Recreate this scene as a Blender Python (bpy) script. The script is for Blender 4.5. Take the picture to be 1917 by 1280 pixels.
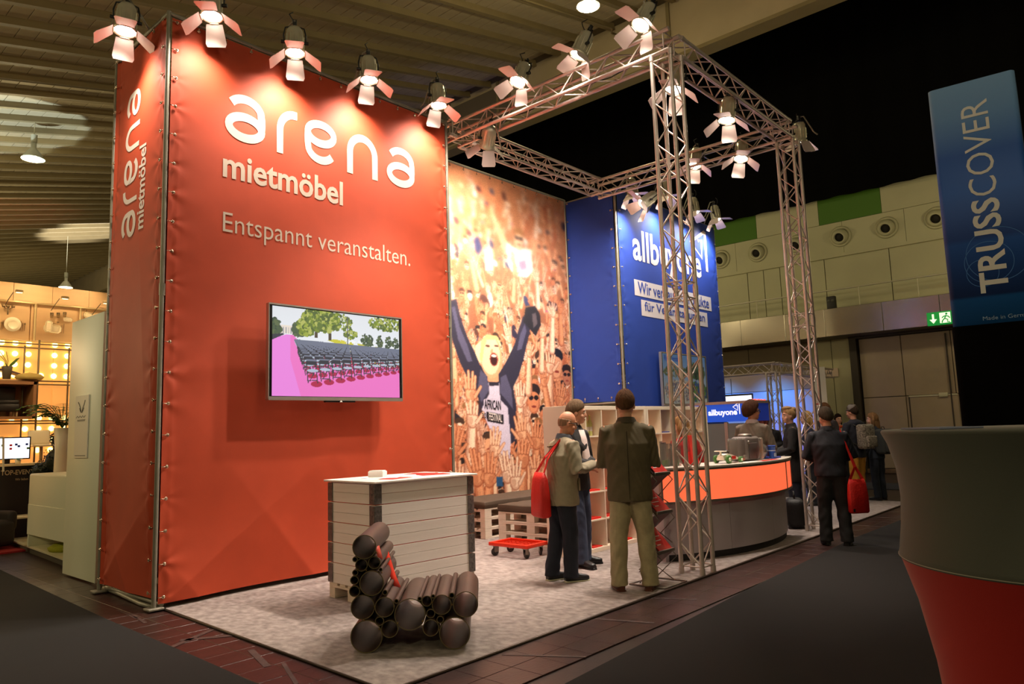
import bpy, bmesh, math, random
import numpy as np
from mathutils import Vector, Matrix, Quaternion

for _o in list(bpy.data.objects):
    bpy.data.objects.remove(_o, do_unlink=True)
SC = bpy.context.scene
COL = SC.collection

# ------------------------------------------------------------------ camera
# world: origin at the front left foot of the red tower, X along its front, Y back, Z up (metres)
FPX = 1361.96
CAM = Vector((-2.98603, -7.30028, 1.57807))
RGT = Vector((0.66891907, -0.74262596, -0.03246484))
FWD = Vector((0.74020043, 0.6614557, 0.12074636))
UPV = Vector((-0.06819533, -0.10480004, 0.99215238))
cam_d = bpy.data.cameras.new('camera')
cam = bpy.data.objects.new('camera', cam_d)
COL.objects.link(cam)
cam.matrix_world = Matrix(((RGT.x, UPV.x, -FWD.x, CAM.x), (RGT.y, UPV.y, -FWD.y, CAM.y),
                           (RGT.z, UPV.z, -FWD.z, CAM.z), (0, 0, 0, 1)))
cam_d.sensor_fit = 'HORIZONTAL'
cam_d.sensor_width = 36.0
cam_d.lens = FPX / 1917.0 * 36.0
cam_d.clip_end = 300
SC.camera = cam

# ------------------------------------------------------------------ world, exposure
wd = bpy.data.worlds.new('hall_air')
SC.world = wd
wd.use_nodes = True
wd.node_tree.nodes['Background'].inputs[0].default_value = (1.0, 0.84, 0.52, 1)
wd.node_tree.nodes['Background'].inputs[1].default_value = 0.030
SC.view_settings.view_transform = 'Standard'
SC.view_settings.look = 'None'
SC.view_settings.exposure = 0.0
SC.view_settings.gamma = 1.0
SC.view_settings.use_curve_mapping = False


def lamp(name, kind, loc, energy, color, radius=0.1, aim=None, angle=60, blend=0.5, parent=None):
    l = bpy.data.lights.new(name, kind)
    l.energy = energy
    l.color = color
    if kind in ('POINT', 'SPOT'):
        l.shadow_soft_size = radius
    if kind == 'SPOT':
        l.spot_size = math.radians(angle)
        l.spot_blend = blend
    o = bpy.data.objects.new(name, l)
    COL.objects.link(o)
    o.location = loc
    if aim is not None:
        d = Vector(aim) - Vector(loc)
        o.rotation_euler = d.to_track_quat('-Z', 'Y').to_euler()
    if parent:
        o.parent = parent
        o.location = Vector(loc) - parent.location
    return o


# added fill lights for the hall's ambient, unseen and without lamp bodies
HALLC = (1.0, 0.84, 0.48)
for hx, hy, hz, he in ((-9, -6, 5.4, 420), (-1.5, -13, 6.0, 480), (-7, 5, 5.4, 520), (-5, 14, 5.0, 460), (2, 24, 5.2, 700),
                       (16.2, -6.5, 6.0, 190), (16.0, 4.5, 6.2, 110), (-9, 24, 5.0, 500),
                       (6, 38, 5.5, 900)):
    lamp('hall_fill_light', 'POINT', (hx, hy, hz), he, HALLC, 0.3)


# ------------------------------------------------------------------ helpers
def px(u, v):
    """direction of the sight line through a point of the photograph"""
    return RGT * ((u - 958.5) / FPX) + FWD - UPV * ((v - 640.0) / FPX)


def onz(u, v, z=0.0):
    d = px(u, v)
    return CAM + d * ((z - CAM.z) / d.z)


def ony(u, v, y=0.0):
    d = px(u, v)
    return CAM + d * ((y - CAM.y) / d.y)


def onx(u, v, x=0.0):
    d = px(u, v)
    return CAM + d * ((x - CAM.x) / d.x)


def dep(u, v, d):
    return CAM + px(u, v) * d


def lin(c):
    r = []
    for x in c[:3]:
        x = x / 255.0
        r.append(x / 12.92 if x <= 0.04045 else ((x + 0.055) / 1.055) ** 2.4)
    return (r[0], r[1], r[2], 1.0)


MATS = {}


def mat(name, col=(128, 128, 128), rough=0.6, metal=0.0, var=0.0, vscale=8.0, bump=0.0, bscale=40.0,
        emit=0.0, ecol=None, trans=0.0, col2=None, stretch=(1, 1, 1), spec=0.5, sheen=0.0, detail=4.0, alpha=1.0):
    if name in MATS:
        return MATS[name]
    m = bpy.data.materials.new(name)
    m.use_nodes = True
    nt = m.node_tree
    b = nt.nodes['Principled BSDF']
    c = lin(col)
    b.inputs['Base Color'].default_value = c
    b.inputs['Roughness'].default_value = rough
    b.inputs['Metallic'].default_value = metal
    b.inputs['Specular IOR Level'].default_value = spec
    if sheen:
        b.inputs['Sheen Weight'].default_value = sheen
    if trans:
        b.inputs['Transmission Weight'].default_value = trans
        b.inputs['IOR'].default_value = 1.3
    if alpha < 1:
        b.inputs['Alpha'].default_value = alpha
    if emit:
        b.inputs['Emission Color'].default_value = lin(ecol) if ecol else c
        b.inputs['Emission Strength'].default_value = emit
    if var or bump:
        tc = nt.nodes.new('ShaderNodeTexCoord')
        mp = nt.nodes.new('ShaderNodeMapping')
        mp.inputs['Scale'].default_value = stretch
        nt.links.new(tc.outputs['Object'], mp.inputs['Vector'])
    if var:
        n = nt.nodes.new('ShaderNodeTexNoise')
        n.inputs['Scale'].default_value = vscale
        n.inputs['Detail'].default_value = detail
        nt.links.new(mp.outputs[0], n.inputs['Vector'])
        r = nt.nodes.new('ShaderNodeValToRGB')
        r.color_ramp.elements[0].position = 0.32
        r.color_ramp.elements[1].position = 0.68
        if col2:
            d = lin(col2)
        else:
            d = tuple(x * (1 - var) for x in c[:3]) + (1,)
        r.color_ramp.elements[0].color = d
        r.color_ramp.elements[1].color = c
        nt.links.new(n.outputs['Fac'], r.inputs['Fac'])
        nt.links.new(r.outputs['Color'], b.inputs['Base Color'])
    if bump:
        n2 = nt.nodes.new('ShaderNodeTexNoise')
        n2.inputs['Scale'].default_value = bscale
        n2.inputs['Detail'].default_value = 5.0
        nt.links.new(mp.outputs[0], n2.inputs['Vector'])
        bp = nt.nodes.new('ShaderNodeBump')
        bp.inputs['Strength'].default_value = min(1.0, bump)
        bp.inputs['Distance'].default_value = 0.02
        nt.links.new(n2.outputs['Fac'], bp.inputs['Height'])
        nt.links.new(bp.outputs['Normal'], b.inputs['Normal'])
    MATS[name] = m
    return m


def print_mat(name, emit=0.0, rough=0.6):
    """material that shows a printed or displayed picture held in the mesh's colour layer"""
    if name in MATS:
        return MATS[name]
    m = bpy.data.materials.new(name)
    m.use_nodes = True
    nt = m.node_tree
    b = nt.nodes['Principled BSDF']
    a = nt.nodes.new('ShaderNodeVertexColor')
    a.layer_name = 'Col'
    b.inputs['Roughness'].default_value = rough
    if emit:
        b.inputs['Base Color'].default_value = (0.01, 0.01, 0.01, 1)
        nt.links.new(a.outputs['Color'], b.inputs['Emission Color'])
        b.inputs['Emission Strength'].default_value = emit
    else:
        nt.links.new(a.outputs['Color'], b.inputs['Base Color'])
    MATS[name] = m
    return m


def empty(name, loc=(0, 0, 0), rz=0.0, label=None, cat=None, group=None, kind=None):
    o = bpy.data.objects.new(name, None)
    COL.objects.link(o)
    o.location = loc
    o.rotation_euler = (0, 0, rz)
    o.empty_display_size = 0.1
    return tag(o, label, cat, group, kind)


def tag(o, label=None, cat=None, group=None, kind=None):
    if label:
        o['label'] = label
    if cat:
        o['category'] = cat
    if group:
        o['group'] = group
    if kind:
        o['kind'] = kind
    return o


def dup(root, loc=None, rz=None, label=None, parent=None):
    r = root.copy()
    COL.objects.link(r)
    if parent is not None:
        r.parent = parent
    if loc is not None:
        r.location = loc
    if rz is not None:
        r.rotation_euler = (0, 0, rz)
    if label:
        r['label'] = label
    for ch in list(root.children):
        if ch.name in COL.objects:
            dup(ch, parent=r)
    return r


class MB:
    """collects shapes into one mesh"""

    def __init__(s):
        s.v = []
        s.f = []
        s.sm = []

    def add(s, vs, fs, smooth=False):
        n = len(s.v)
        s.v += [Vector(p) for p in vs]
        s.f += [tuple(i + n for i in f) for f in fs]
        s.sm += [smooth] * len(fs)
        return s

    def box(s, c, size, rot=None):
        hx, hy, hz = size[0] / 2, size[1] / 2, size[2] / 2
        vs = [Vector((x * hx, y * hy, z * hz)) for x in (-1, 1) for y in (-1, 1) for z in (-1, 1)]
        if rot is not None:
            vs = [rot @ p for p in vs]
        c = Vector(c)
        return s.add([p + c for p in vs], [(0, 1, 3, 2), (4, 6, 7, 5), (0, 4, 5, 1), (2, 3, 7, 6), (0, 2, 6, 4), (1, 5, 7, 3)])

    def bb(s, a, b):
        return s.box([(a[i] + b[i]) / 2 for i in range(3)], [abs(b[i] - a[i]) for i in range(3)])

    def rbox(s, c, size, r=0.01, rot=None, seg=2):
        """box with bevelled edges"""
        bm = bmesh.new()
        bmesh.ops.create_cube(bm, size=1.0)
        for v in bm.verts:
            v.co = Vector((v.co.x * size[0], v.co.y * size[1], v.co.z * size[2]))
        bmesh.ops.bevel(bm, geom=list(bm.edges), offset=r, segments=seg, profile=0.5, affect='EDGES')
        return s.frombm(bm, c, rot, seg > 1)

    def frombm(s, bm, c=(0, 0, 0), rot=None, smooth=False):
        bm.verts.index_update()
        c = Vector(c)
        vs = [(rot @ v.co if rot is not None else v.co.copy()) + c for v in bm.verts]
        fs = [tuple(v.index for v in f.verts) for f in bm.faces]
        bm.free()
        return s.add(vs, fs, smooth)

    def cyl(s, p0, p1, r0, r1=None, n=12, cap=True, smooth=True):
        r1 = r0 if r1 is None else r1
        p0, p1 = Vector(p0), Vector(p1)
        q = (p1 - p0).to_track_quat('Z', 'Y')
        vs, fs = [], []
        for k in range(n):
            a = 2 * math.pi * k / n
            d = q @ Vector((math.cos(a), math.sin(a), 0))
            vs += [p0 + d * r0, p1 + d * r1]
        for k in range(n):
            j = (k + 1) % n
            fs.append((2 * k, 2 * j, 2 * j + 1, 2 * k + 1))
        s.add(vs, fs, smooth)
        if cap:
            s.add([vs[2 * k] for k in range(n - 1, -1, -1)], [tuple(range(n))])
            s.add([vs[2 * k + 1] for k in range(n)], [tuple(range(n))])
        return s

    def pipe(s, p0, p1, ro, ri, n=28):
        """open pipe with a wall and crisp rims"""
        p0, p1 = Vector(p0), Vector(p1)
        q = (p1 - p0).to_track_quat('Z', 'Y')
        dirs = [q @ Vector((math.cos(2 * math.pi * k / n), math.sin(2 * math.pi * k / n), 0)) for k in range(n)]
        for (a, ra), (b, rb), sm in (((p0, ro), (p1, ro), True), ((p1, ri), (p0, ri), True), ((p1, ro), (p1, ri), False), ((p0, ri), (p0, ro), False)):
            vs = [a + d * ra for d in dirs] + [b + d * rb for d in dirs]
            s.add(vs, [(k, (k + 1) % n, n + (k + 1) % n, n + k) for k in range(n)], sm)
        return s

    def tube(s, pts, r, n=8, closed=False, cap=True):
        pts = [Vector(p) for p in pts]
        m = len(pts)
        rr = r if isinstance(r, (list, tuple)) else [r] * m
        rings = []
        ref = None
        for i, p in enumerate(pts):
            a = pts[i - 1] if (i > 0 or closed) else p
            b = pts[(i + 1) % m] if (i < m - 1 or closed) else p
            t = (b - a).normalized()
            if ref is None:
                ref = t.orthogonal().normalized()
            else:
                ref = (ref - t * ref.dot(t))
                ref = ref.normalized() if ref.length > 1e-6 else t.orthogonal().normalized()
            bn = t.cross(ref)
            rings.append([p + (ref * math.cos(2 * math.pi * k / n) + bn * math.sin(2 * math.pi * k / n)) * rr[i] for k in range(n)])
        return s.loft(rings, cap and not closed, closed)

    def loft(s, rings, cap=True, closed=False, smooth=True):
        n = len(rings[0])
        vs = [p for r in rings for p in r]
        fs = []
        m = len(rings)
        for i in range(m if closed else m - 1):
            a, b = i * n, ((i + 1) % m) * n
            for k in range(n):
                j = (k + 1) % n
                fs.append((a + k, a + j, b + j, b + k))
        base = len(s.v)
        s.add(vs, fs, smooth)
        if cap:
            s.f.append(tuple(base + k for k in range(n - 1, -1, -1)))
            s.f.append(tuple(base + (m - 1) * n + k for k in range(n)))
            s.sm += [False, False]
        return s

    def lathe(s, prof, n=24, c=(0, 0, 0), cap=True, rot=None):
        rings = []
        c = Vector(c)
        for r, z in prof:
            ring = [Vector((r * math.cos(2 * math.pi * k / n), r * math.sin(2 * math.pi * k / n), z)) for k in range(n)]
            if rot is not None:
                ring = [rot @ p for p in ring]
            rings.append([p + c for p in ring])
        return s.loft(rings, cap)

    def ell(s, c, rad, n=16, m=10, rot=None):
        rings = []
        c = Vector(c)
        for i in range(m + 1):
            t = math.pi * min(max(i / m, 0.02), 0.98) - math.pi / 2
            ring = []
            for k in range(n):
                a = 2 * math.pi * k / n
                p = Vector((rad[0] * math.cos(t) * math.cos(a), rad[1] * math.cos(t) * math.sin(a), rad[2] * math.sin(t)))
                if rot is not None:
                    p = rot @ p
                ring.append(p + c)
            rings.append(ring)
        return s.loft(rings)

    def prism(s, poly, z0, z1):
        n = len(poly)
        vs = [(p[0], p[1], z0) for p in poly] + [(p[0], p[1], z1) for p in poly]
        fs = [tuple(range(n - 1, -1, -1)), tuple(range(n, 2 * n))]
        for k in range(n):
            j = (k + 1) % n
            fs.append((k, j, n + j, n + k))
        return s.add(vs, fs)

    def quad(s, a, b, c, d):
        return s.add([a, b, c, d], [(0, 1, 2, 3)])

    def mesh(s, name):
        me = bpy.data.meshes.new(name)
        me.from_pydata([tuple(p) for p in s.v], [], s.f)
        if any(s.sm):
            me.polygons.foreach_set('use_smooth', s.sm)
        me.update()
        return me

    def build(s, name, m=None, parent=None, world=False, label=None):
        if world and parent is not None:
            inv = parent.matrix_basis.inverted()
            s.v = [inv @ p for p in s.v]
        me = s.mesh(name)
        if m is not None:
            me.materials.append(m)
        o = bpy.data.objects.new(name, me)
        COL.objects.link(o)
        o.parent = parent
        if label:
            o['label'] = label
        return o


def inst(name, me, parent, loc=(0, 0, 0), rot=None, scale=None):
    """another object on a mesh that already exists"""
    o = bpy.data.objects.new(name, me)
    COL.objects.link(o)
    o.parent = parent
    o.location = loc
    if rot is not None:
        o.rotation_mode = 'QUATERNION'
        o.rotation_quaternion = rot
    if scale is not None:
        o.scale = scale
    return o


def fixnormals(o):
    bm = bmesh.new()
    bm.from_mesh(o.data)
    bmesh.ops.recalc_face_normals(bm, faces=bm.faces)
    bm.to_mesh(o.data)
    bm.free()
    return o


def text_verts(body, bold=0.0):
    """flat mesh of a line of lettering: vertices, faces, width, bounds"""
    cu = bpy.data.curves.new('txt', 'FONT')
    cu.body = body
    cu.size = 1.0
    cu.offset = bold
    cu.resolution_u = 3
    to = bpy.data.objects.new('txt', cu)
    COL.objects.link(to)
    bpy.context.view_layer.update()
    dg = bpy.context.evaluated_depsgraph_get()
    me = to.evaluated_get(dg).to_mesh()
    vs = [v.co.copy() for v in me.vertices]
    fs = [tuple(p.vertices) for p in me.polygons]
    to.evaluated_get(dg).to_mesh_clear()
    bpy.data.objects.remove(to, do_unlink=True)
    bpy.data.curves.remove(cu)
    return vs, fs


def lettering(name, body, org, ux, uy, width, height, m, parent, bold=0.0, world=True, shear=0.0):
    """lettering fitted into width x height: org lower left, ux reading direction, uy up"""
    vs, fs = text_verts(body, bold)
    x0 = min(v.x for v in vs); x1 = max(v.x for v in vs)
    y0 = min(v.y for v in vs); y1 = max(v.y for v in vs)
    ux, uy, org = Vector(ux), Vector(uy), Vector(org)
    mb = MB()
    mb.add([org + ux * ((v.x - x0) / (x1 - x0) * width) + uy * ((v.y - y0) / (y1 - y0) * height) for v in vs], fs)
    return mb.build(name, m, parent, world)


def strokes(paths, w):
    """broad pen strokes as flat strips, in letter units"""
    out_v, out_f = [], []
    for pts in paths:
        closed = (Vector(pts[0]) - Vector(pts[-1])).length < 1e-4
        P = [Vector((p[0], p[1])) for p in pts]
        if closed:
            P = P[:-1]
        n = len(P)
        base = len(out_v)
        for i in range(n):
            a = P[i - 1] if (i > 0 or closed) else P[i]
            b = P[(i + 1) % n] if (i < n - 1 or closed) else P[i]
            t = (b - a).normalized()
            nn = Vector((-t.y, t.x)) * w / 2
            out_v += [P[i] + nn, P[i] - nn]
        for i in range(n if closed else n - 1):
            j = (i + 1) % n
            out_f.append((base + 2 * i, base + 2 * i + 1, base + 2 * j + 1, base + 2 * j))
    return out_v, out_f


def arc(cx, cy, rx, ry, a0, a1, n=14):
    return [(cx + rx * math.cos(math.radians(a0 + (a1 - a0) * k / n)), cy + ry * math.sin(math.radians(a0 + (a1 - a0) * k / n))) for k in range(n + 1)]
# ------------------------------------------------------------------ the hall: floor
M_floor = mat('hall_floor_brown', (48, 28, 23), 0.42, var=0.55, vscale=3.0, bump=0.06, bscale=60)
M_tile = mat('floor_tile_brown', (54, 28, 23), 0.36, var=0.45, vscale=2.2, bump=0.12, bscale=18, stretch=(1, 3, 1))
M_dark = mat('aisle_carpet', (18, 15, 13), 0.95, var=0.5, vscale=260, bump=0.5, bscale=500, detail=2)
floor = MB().bb((-32, -22, -0.06), (42, 66, -0.012)).build('floor', M_floor)
tag(floor, kind='structure')
random.seed(4)
tile_me = MB().rbox((0, 0, -0.006), (0.272, 0.272, 0.012), 0.002, seg=1).mesh('tile')
tile_me.materials.append(M_tile)
M_scuff = mat('floor_tape_residue', (76, 50, 42), 0.6, var=0.6, vscale=14)
for i in range(46):
    for r in range(2):
        inst('tile', tile_me, floor, (-0.45 + 0.275 * i, -3.69 - 0.275 * r, random.uniform(-.0012, .0004)))
for i in range(40):
    for r in range(2):
        y = -3.40 + 0.275 * i
        inst('tile', tile_me, floor, (-0.30 + 0.275 * r, y, random.uniform(-.0012, .0004)))
# old tape crosses left on the tiles
tape = MB()
for (x, y, a, l, w) in ((-.2, -1.25, .5, .5, .05), (-.12, -1.35, -.6, .42, .06), (-.2, -0.15, 1.45, .5, .03),
                        (-.2, .08, 1.52, .5, .025), (-.15, -2.2, 1.3, .5, .05), (2.2, -3.8, 1.9, .5, .04),
                        (1.1, -3.85, 2.1, .6, .03), (3.1, -3.75, 2.0, .4, .04), (-.2, -2.7, 1.2, .5, .03)):
    tape.box((x, y, 0.0016), (l, w, 0.0012), Matrix.Rotation(a, 3, 'Z'))
tape.build('tape_residue', M_scuff, floor)

M_carpet = mat('booth_carpet', (182, 168, 162), 0.95, var=0.5, vscale=13.0, bump=0.6, bscale=320,
               col2=(140, 128, 122), stretch=(1.3, .9, 1), detail=10)
carpet = MB().prism([(0.09, 0.23), (-0.03, -3.54), (12.33, -3.52), (12.33, 1.3), (0.09, 1.3)], -0.011, 0.012)
carpet = carpet.build('booth_carpet', M_carpet)
tag(carpet, 'light grey mottled booth carpet under counter and tube chair', 'carpet')
M_trim = mat('carpet_edge_rail', (74, 60, 52), 0.4, metal=0.5)
edge = MB()
edge.tube([(0.085, 0.2, 0.01), (-0.035, -3.545, 0.01), (12.33, -3.525, 0.01)], 0.012, 6)
edge.build('edge_rail', M_trim, carpet, label='thin dark rail along the carpet edge')

la = MB().prism([(-0.246, 4.17), (-30, 6.5), (-30, -20), (-0.62, -20), (-0.47, -3.2), (-0.43, -1.9), (-.40, 0)], -0.011, 0.008)
tag(la.build('aisle_carpet', M_dark), 'dark charcoal aisle carpet left of the red tower', 'carpet')
ra = MB().prism([(-0.45, -4.5), (.74, -4.33), (3.4, -4.16), (7.3, -3.99), (14.3, -4.1), (14.3, -20), (-0.45, -20)], -0.011, 0.008)
tag(ra.build('aisle_carpet', M_dark), 'dark charcoal aisle carpet in front of the bar table', 'carpet')
ca = MB().bb((14.9, -9, -0.011), (16.6, 7, 0.008))
tag(ca.build('aisle_carpet', mat('cross_aisle_carpet', (52, 50, 54), .95, var=.3, vscale=60)), 'grey cross aisle carpet strip before the big hall door', 'carpet')

# ------------------------------------------------------------------ sloping roof
M_roof = mat('roof_panel_cream', (176, 160, 128), 0.8, var=0.16, vscale=1.4, bump=0.1, bscale=30)
M_beam = mat('roof_beam_cream', (132, 116, 80), 0.7, var=0.12, vscale=2)
M_rback = mat('roof_deck_grey', (92, 80, 58), 0.9)
SL = math.radians(12.19)
ceil_o = MB().bb((-38, -22, 0.0), (0.25, 66, 0.1)).build('ceiling', M_rback)
ceil_o.location = (13.75, 0, 13.05)
ceil_o.rotation_euler = (0, -SL, 0)
tag(ceil_o, kind='structure')
pan_me = MB().rbox((0, 0, -0.02), (0.362, 0.86, 0.04), 0.004, seg=1).mesh('roof_panel')
pan_me.materials.append(M_roof)
beam_me = MB().bb((-30, -0.065, -0.20), (0, 0.065, 0.0)).mesh('roof_beam')
beam_me.materials.append(M_beam)
ceil_w = Matrix.Translation((13.75, 0, 13.05)) @ Matrix.Rotation(-SL, 4, 'Y')
pans = []
for j in range(-4, 64):
    inst('roof_beam', beam_me, ceil_o, (0, 0.48 + 0.977 * j, 0))
    yc = 0.48 + 0.977 * (j + 0.5)
    for i in range(78):
        xc = -0.25 - 0.378 * (i + .5)
        p = ceil_w @ Vector((xc, yc, 0))
        d = p - CAM
        zc = d.dot(FWD)
        if zc < 1:
            continue
        u = 958.5 + FPX * d.dot(RGT) / zc
        v = 640 - FPX * d.dot(UPV) / zc
        if -60 < u < 1980 and -60 < v < 700:
            pans.append((zc, xc, yc))
pans.sort()
for zc, xc, yc in pans[:290]:
    inst('roof_panel', pan_me, ceil_o, (xc, yc, 0))
rest = MB()
for zc, xc, yc in pans[290:]:
    rest.bb((xc - .181, yc - .43, -.04), (xc + .181, yc + .43, 0))
rp = rest.build('roof_panels_far', M_roof, ceil_o)
rp['kind'] = 'stuff'
# suspended pipe runs under the roof
for yy, zz in ((3.1, -.36), (12.6, -.36), (20.4, -.4)):
    MB().tube([(-30, yy, zz), (-.6, yy, zz), (-.3, yy + .2, zz), (0.1, yy + .2, zz)], .03, 6).build('conduit', M_beam, ceil_o)

M_fascia = mat('roof_fascia', (176, 158, 126), 0.75, var=0.12, vscale=1.1)
fas = MB().bb((14.02, -24, 11.42), (14.4, 66, 13.2)).build('trim_1', M_fascia)
tag(fas, kind='structure')
for k, yy in enumerate((-3.8, 1.72, 7.6, 8.1, 13.2, 18.6)):
    MB().bb((13.97, yy, 11.5), (14.02, yy + (.10 if k % 2 else .07), 13.1)).build('panel_joint', M_beam, fas)
MB().bb((13.9, -24, 11.36), (14.4, 66, 11.46)).build('lower_flange', M_beam, fas)
MB().bb((13.985, 7.7, 11.6), (14.03, 11.2, 12.9)).build('grey_panel', mat('fascia_grey', (96, 84, 66), .7), fas)
MB().bb((13.985, 12.6, 11.6), (14.03, 16.4, 12.9)).build('grey_panel', MATS['fascia_grey'], fas)

M_black = mat('black_molton', (9, 8, 8), 1.0, spec=0.1)
cur = MB()
ys = [k * 0.14 for k in range(-150, 230)]
vs = []
for i, y in enumerate(ys):
    xo = 20.1 + 0.05 * math.sin(i * 1.1) + 0.03 * math.sin(i * .37)
    vs += [(xo, y, 8.43), (xo + .02, y, 17.5)]
cur.add(vs, [(2 * i, 2 * i + 2, 2 * i + 3, 2 * i + 1) for i in range(len(ys) - 1)], True)
cur = cur.build('black_curtain', M_black)
sd = cur.modifiers.new('thick', 'SOLIDIFY')
sd.thickness = 0.01
tag(cur, 'huge black curtain hanging above the far hall wall', 'curtain')
c2 = MB().bb((14.0, -24, 17.5), (40, 66, 17.6)).build('ceiling_2', mat('dark_roof', (14, 13, 12), .95))
tag(c2, kind='structure')

# ------------------------------------------------------------------ far wall with air nozzles, ledge, door
M_wall = mat('far_wall_cream', (196, 192, 154), 0.7, var=0.10, vscale=.9)
M_walld = mat('far_wall_joint', (70, 64, 42), 0.8)
M_green = mat('far_wall_green', (72, 116, 14), 0.6)
M_alu = mat('dull_aluminium', (186, 176, 160), 0.27, metal=1.0, var=.12, vscale=1.5, bump=0.30, bscale=1.2)
wall = MB().bb((20.45, -22, -0.02), (20.7, 32, 17)).build('wall_far', M_walld)
tag(wall, kind='structure')
yb = [9.0, 7.0, 5.55, 3.92, 2.38, 0.34, -1.5, -3.4, -5.3, -7.2, -9.1]
for k in range(len(yb) - 1):
    MB().bb((20.36, yb[k + 1] + .006, 7.71), (20.5, yb[k] - .006, 8.7)).build('wall_panel', M_green if k in (1, 3, 5, 7) else M_wall, wall)
for k in range(11):
    y = 8.4 - k * 1.75
    MB().bb((20.33, y - 1.74, 6.68), (20.5, y, 7.69)).build('wall_panel', M_wall, wall)
jn = [8.2, 6.3, 4.4, 2.83, 2.27, 1.72, 0.30, -1.58, -3.5, -5.4, -7.3]
for k in range(len(jn) - 1):
    MB().bb((20.4, jn[k + 1] + .012, 4.6), (20.5, jn[k] - .012, 6.64)).build('wall_panel', M_wall, wall)
MB().bb((20.3, -9, 6.60), (20.5, 8, 6.70)).build('cornice', M_wall, wall)
ring = MB().lathe([(.0, -.01), (.30, -.01), (.33, .02), (.30, .05), (.25, .06), (.25, .0)], 28, rot=Matrix.Rotation(-math.pi / 2, 3, 'Y')).mesh('nozzle_ring')
ring.materials.append(M_wall)
ball_rot = Matrix.Rotation(-math.pi / 2, 3, 'Y') @ Matrix.Rotation(math.radians(-22), 3, 'Y')
ball = MB().lathe([(.23, -.05), (.25, .05), (.235, .13), (.19, .20), (.165, .215), (.14, .20), (.13, .05), (.01, .03)], 24, rot=ball_rot).mesh('nozzle_ball')
ball.materials.append(M_wall)
hole = MB().lathe([(.001, .12), (.128, .12), (.128, .14), (.001, .14)], 20, rot=ball_rot).mesh('nozzle_shade_disc')
hole.materials.append(mat('nozzle_dark', (24, 20, 12), .8))  # dark disc paints in the shade down the nozzle's throat
for y in (7.6, 6.3, 5.0, 3.69, 2.38, 1.08, -.28, -1.6, -2.92, -4.2, -5.5):
    inst('air_nozzle', ring, wall, (20.33, y, 7.22))
    inst('nozzle_ball', ball, wall, (20.31, y, 7.22))
    inst('nozzle_shade_disc', hole, wall, (20.31, y, 7.22))
# ledge with warped metal cladding
zt, zb = onx(1560, 577, 19.4).z, onx(1560, 629, 19.4).z
led = MB().bb((19.42, -14, zb), (20.4, 12, zt)).build('trim_2', mat('ledge_core', (120, 112, 92), .7))
tag(led, kind='structure')
yy = 7.0
for k in range(10):
    w = (1.45, 1.2, 1.6)[k % 3]
    MB().rbox((19.40, yy - w / 2, (zt + zb) / 2), (.03, w - .01, zt - zb), .006, seg=1).build('metal_panel', M_alu, led)
    yy -= w
M_rail = mat('rail_steel', (206, 200, 170), .5, metal=.3)
rl = MB().cyl((19.5, -12, 5.45), (19.5, 10, 5.45), .024, n=8).build('hand_rail', M_rail, led)
for k in range(9):
    MB().cyl((19.5, 5.3 - 1.55 * k, zt), (19.5, 5.3 - 1.55 * k, 5.45), .013, n=8).build('rail_post', M_rail, led)
p = onx(1556, 557, 19.7)
bx = empty('wall_speaker', (19.7, p.y, zt), 0, 'small dark box standing on the metal ledge', 'speaker')
MB().rbox((0, 0, .22), (.18, .24, .38), .01).build('housing', mat('dark_box', (30, 28, 22), .5), bx)
for s in (-.05, .05):
    MB().lathe([(.0, 0), (.045, 0), (.04, -.012), (.0, -.012)], 14, (-.09, s, .27), rot=Matrix.Rotation(math.pi / 2, 3, 'Y')).build('driver', mat('speaker_cone', (90, 90, 80), .6), bx)

# wall below the ledge, door
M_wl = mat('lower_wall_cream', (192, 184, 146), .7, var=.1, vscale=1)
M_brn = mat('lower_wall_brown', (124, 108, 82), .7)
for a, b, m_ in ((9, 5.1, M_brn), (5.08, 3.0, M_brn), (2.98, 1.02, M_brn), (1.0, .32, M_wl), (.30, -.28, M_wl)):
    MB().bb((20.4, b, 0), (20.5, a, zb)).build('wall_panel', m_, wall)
M_door = mat('hall_door_grey', (172, 152, 126), .6, var=.12, vscale=1.6, bump=.05)
M_dfr = mat('door_frame_dark', (58, 48, 36), .6)
dr = MB().bb((20.30, -8.4, 0.1), (20.40, -.52, 4.0)).build('door_1', M_dfr)
tag(dr, kind='structure')
for a, b in ((-.55, -1.68), (-1.70, -2.95), (-2.97, -4.2), (-4.22, -5.5)):
    for z0, z1 in ((.14, 2.19), (2.21, 3.96)):
        MB().rbox((20.285, (a + b) / 2, (z0 + z1) / 2), (.05, a - b, z1 - z0), .006, seg=1).build('door_panel', M_door, dr)
MB().bb((20.12, -.50, 0), (20.45, -.30, 4.14)).build('jamb', M_dfr, dr)
MB().bb((20.10, -8.4, 3.98), (20.45, -.30, 4.10)).build('header_rail', M_dfr, dr)
MB().bb((20.22, -3.0, .14), (20.26, -1.80, 2.16)).build('wicket_door', M_door, dr)
MB().bb((20.24, -1.80, .14), (20.27, -1.76, 2.18)).build('wicket_gap', M_dfr, dr)
MB().bb((20.2, -3.0, 2.16), (20.25, -1.78, 2.20)).build('latch_bar', M_rail, dr)
MB().rbox((20.19, -2.66, 2.18), (.06, .22, .12), .01).build('latch_box', M_rail, dr)
MB().bb((20.2, -2.86, .14), (20.27, -2.83, 3.9)).build('door_post', M_dfr, dr)
MB().bb((20.16, -8.4, 0.0), (20.42, -.45, .12)).build('threshold', mat('threshold_rust', (132, 104, 84), .7, var=.4, vscale=6), dr)

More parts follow.
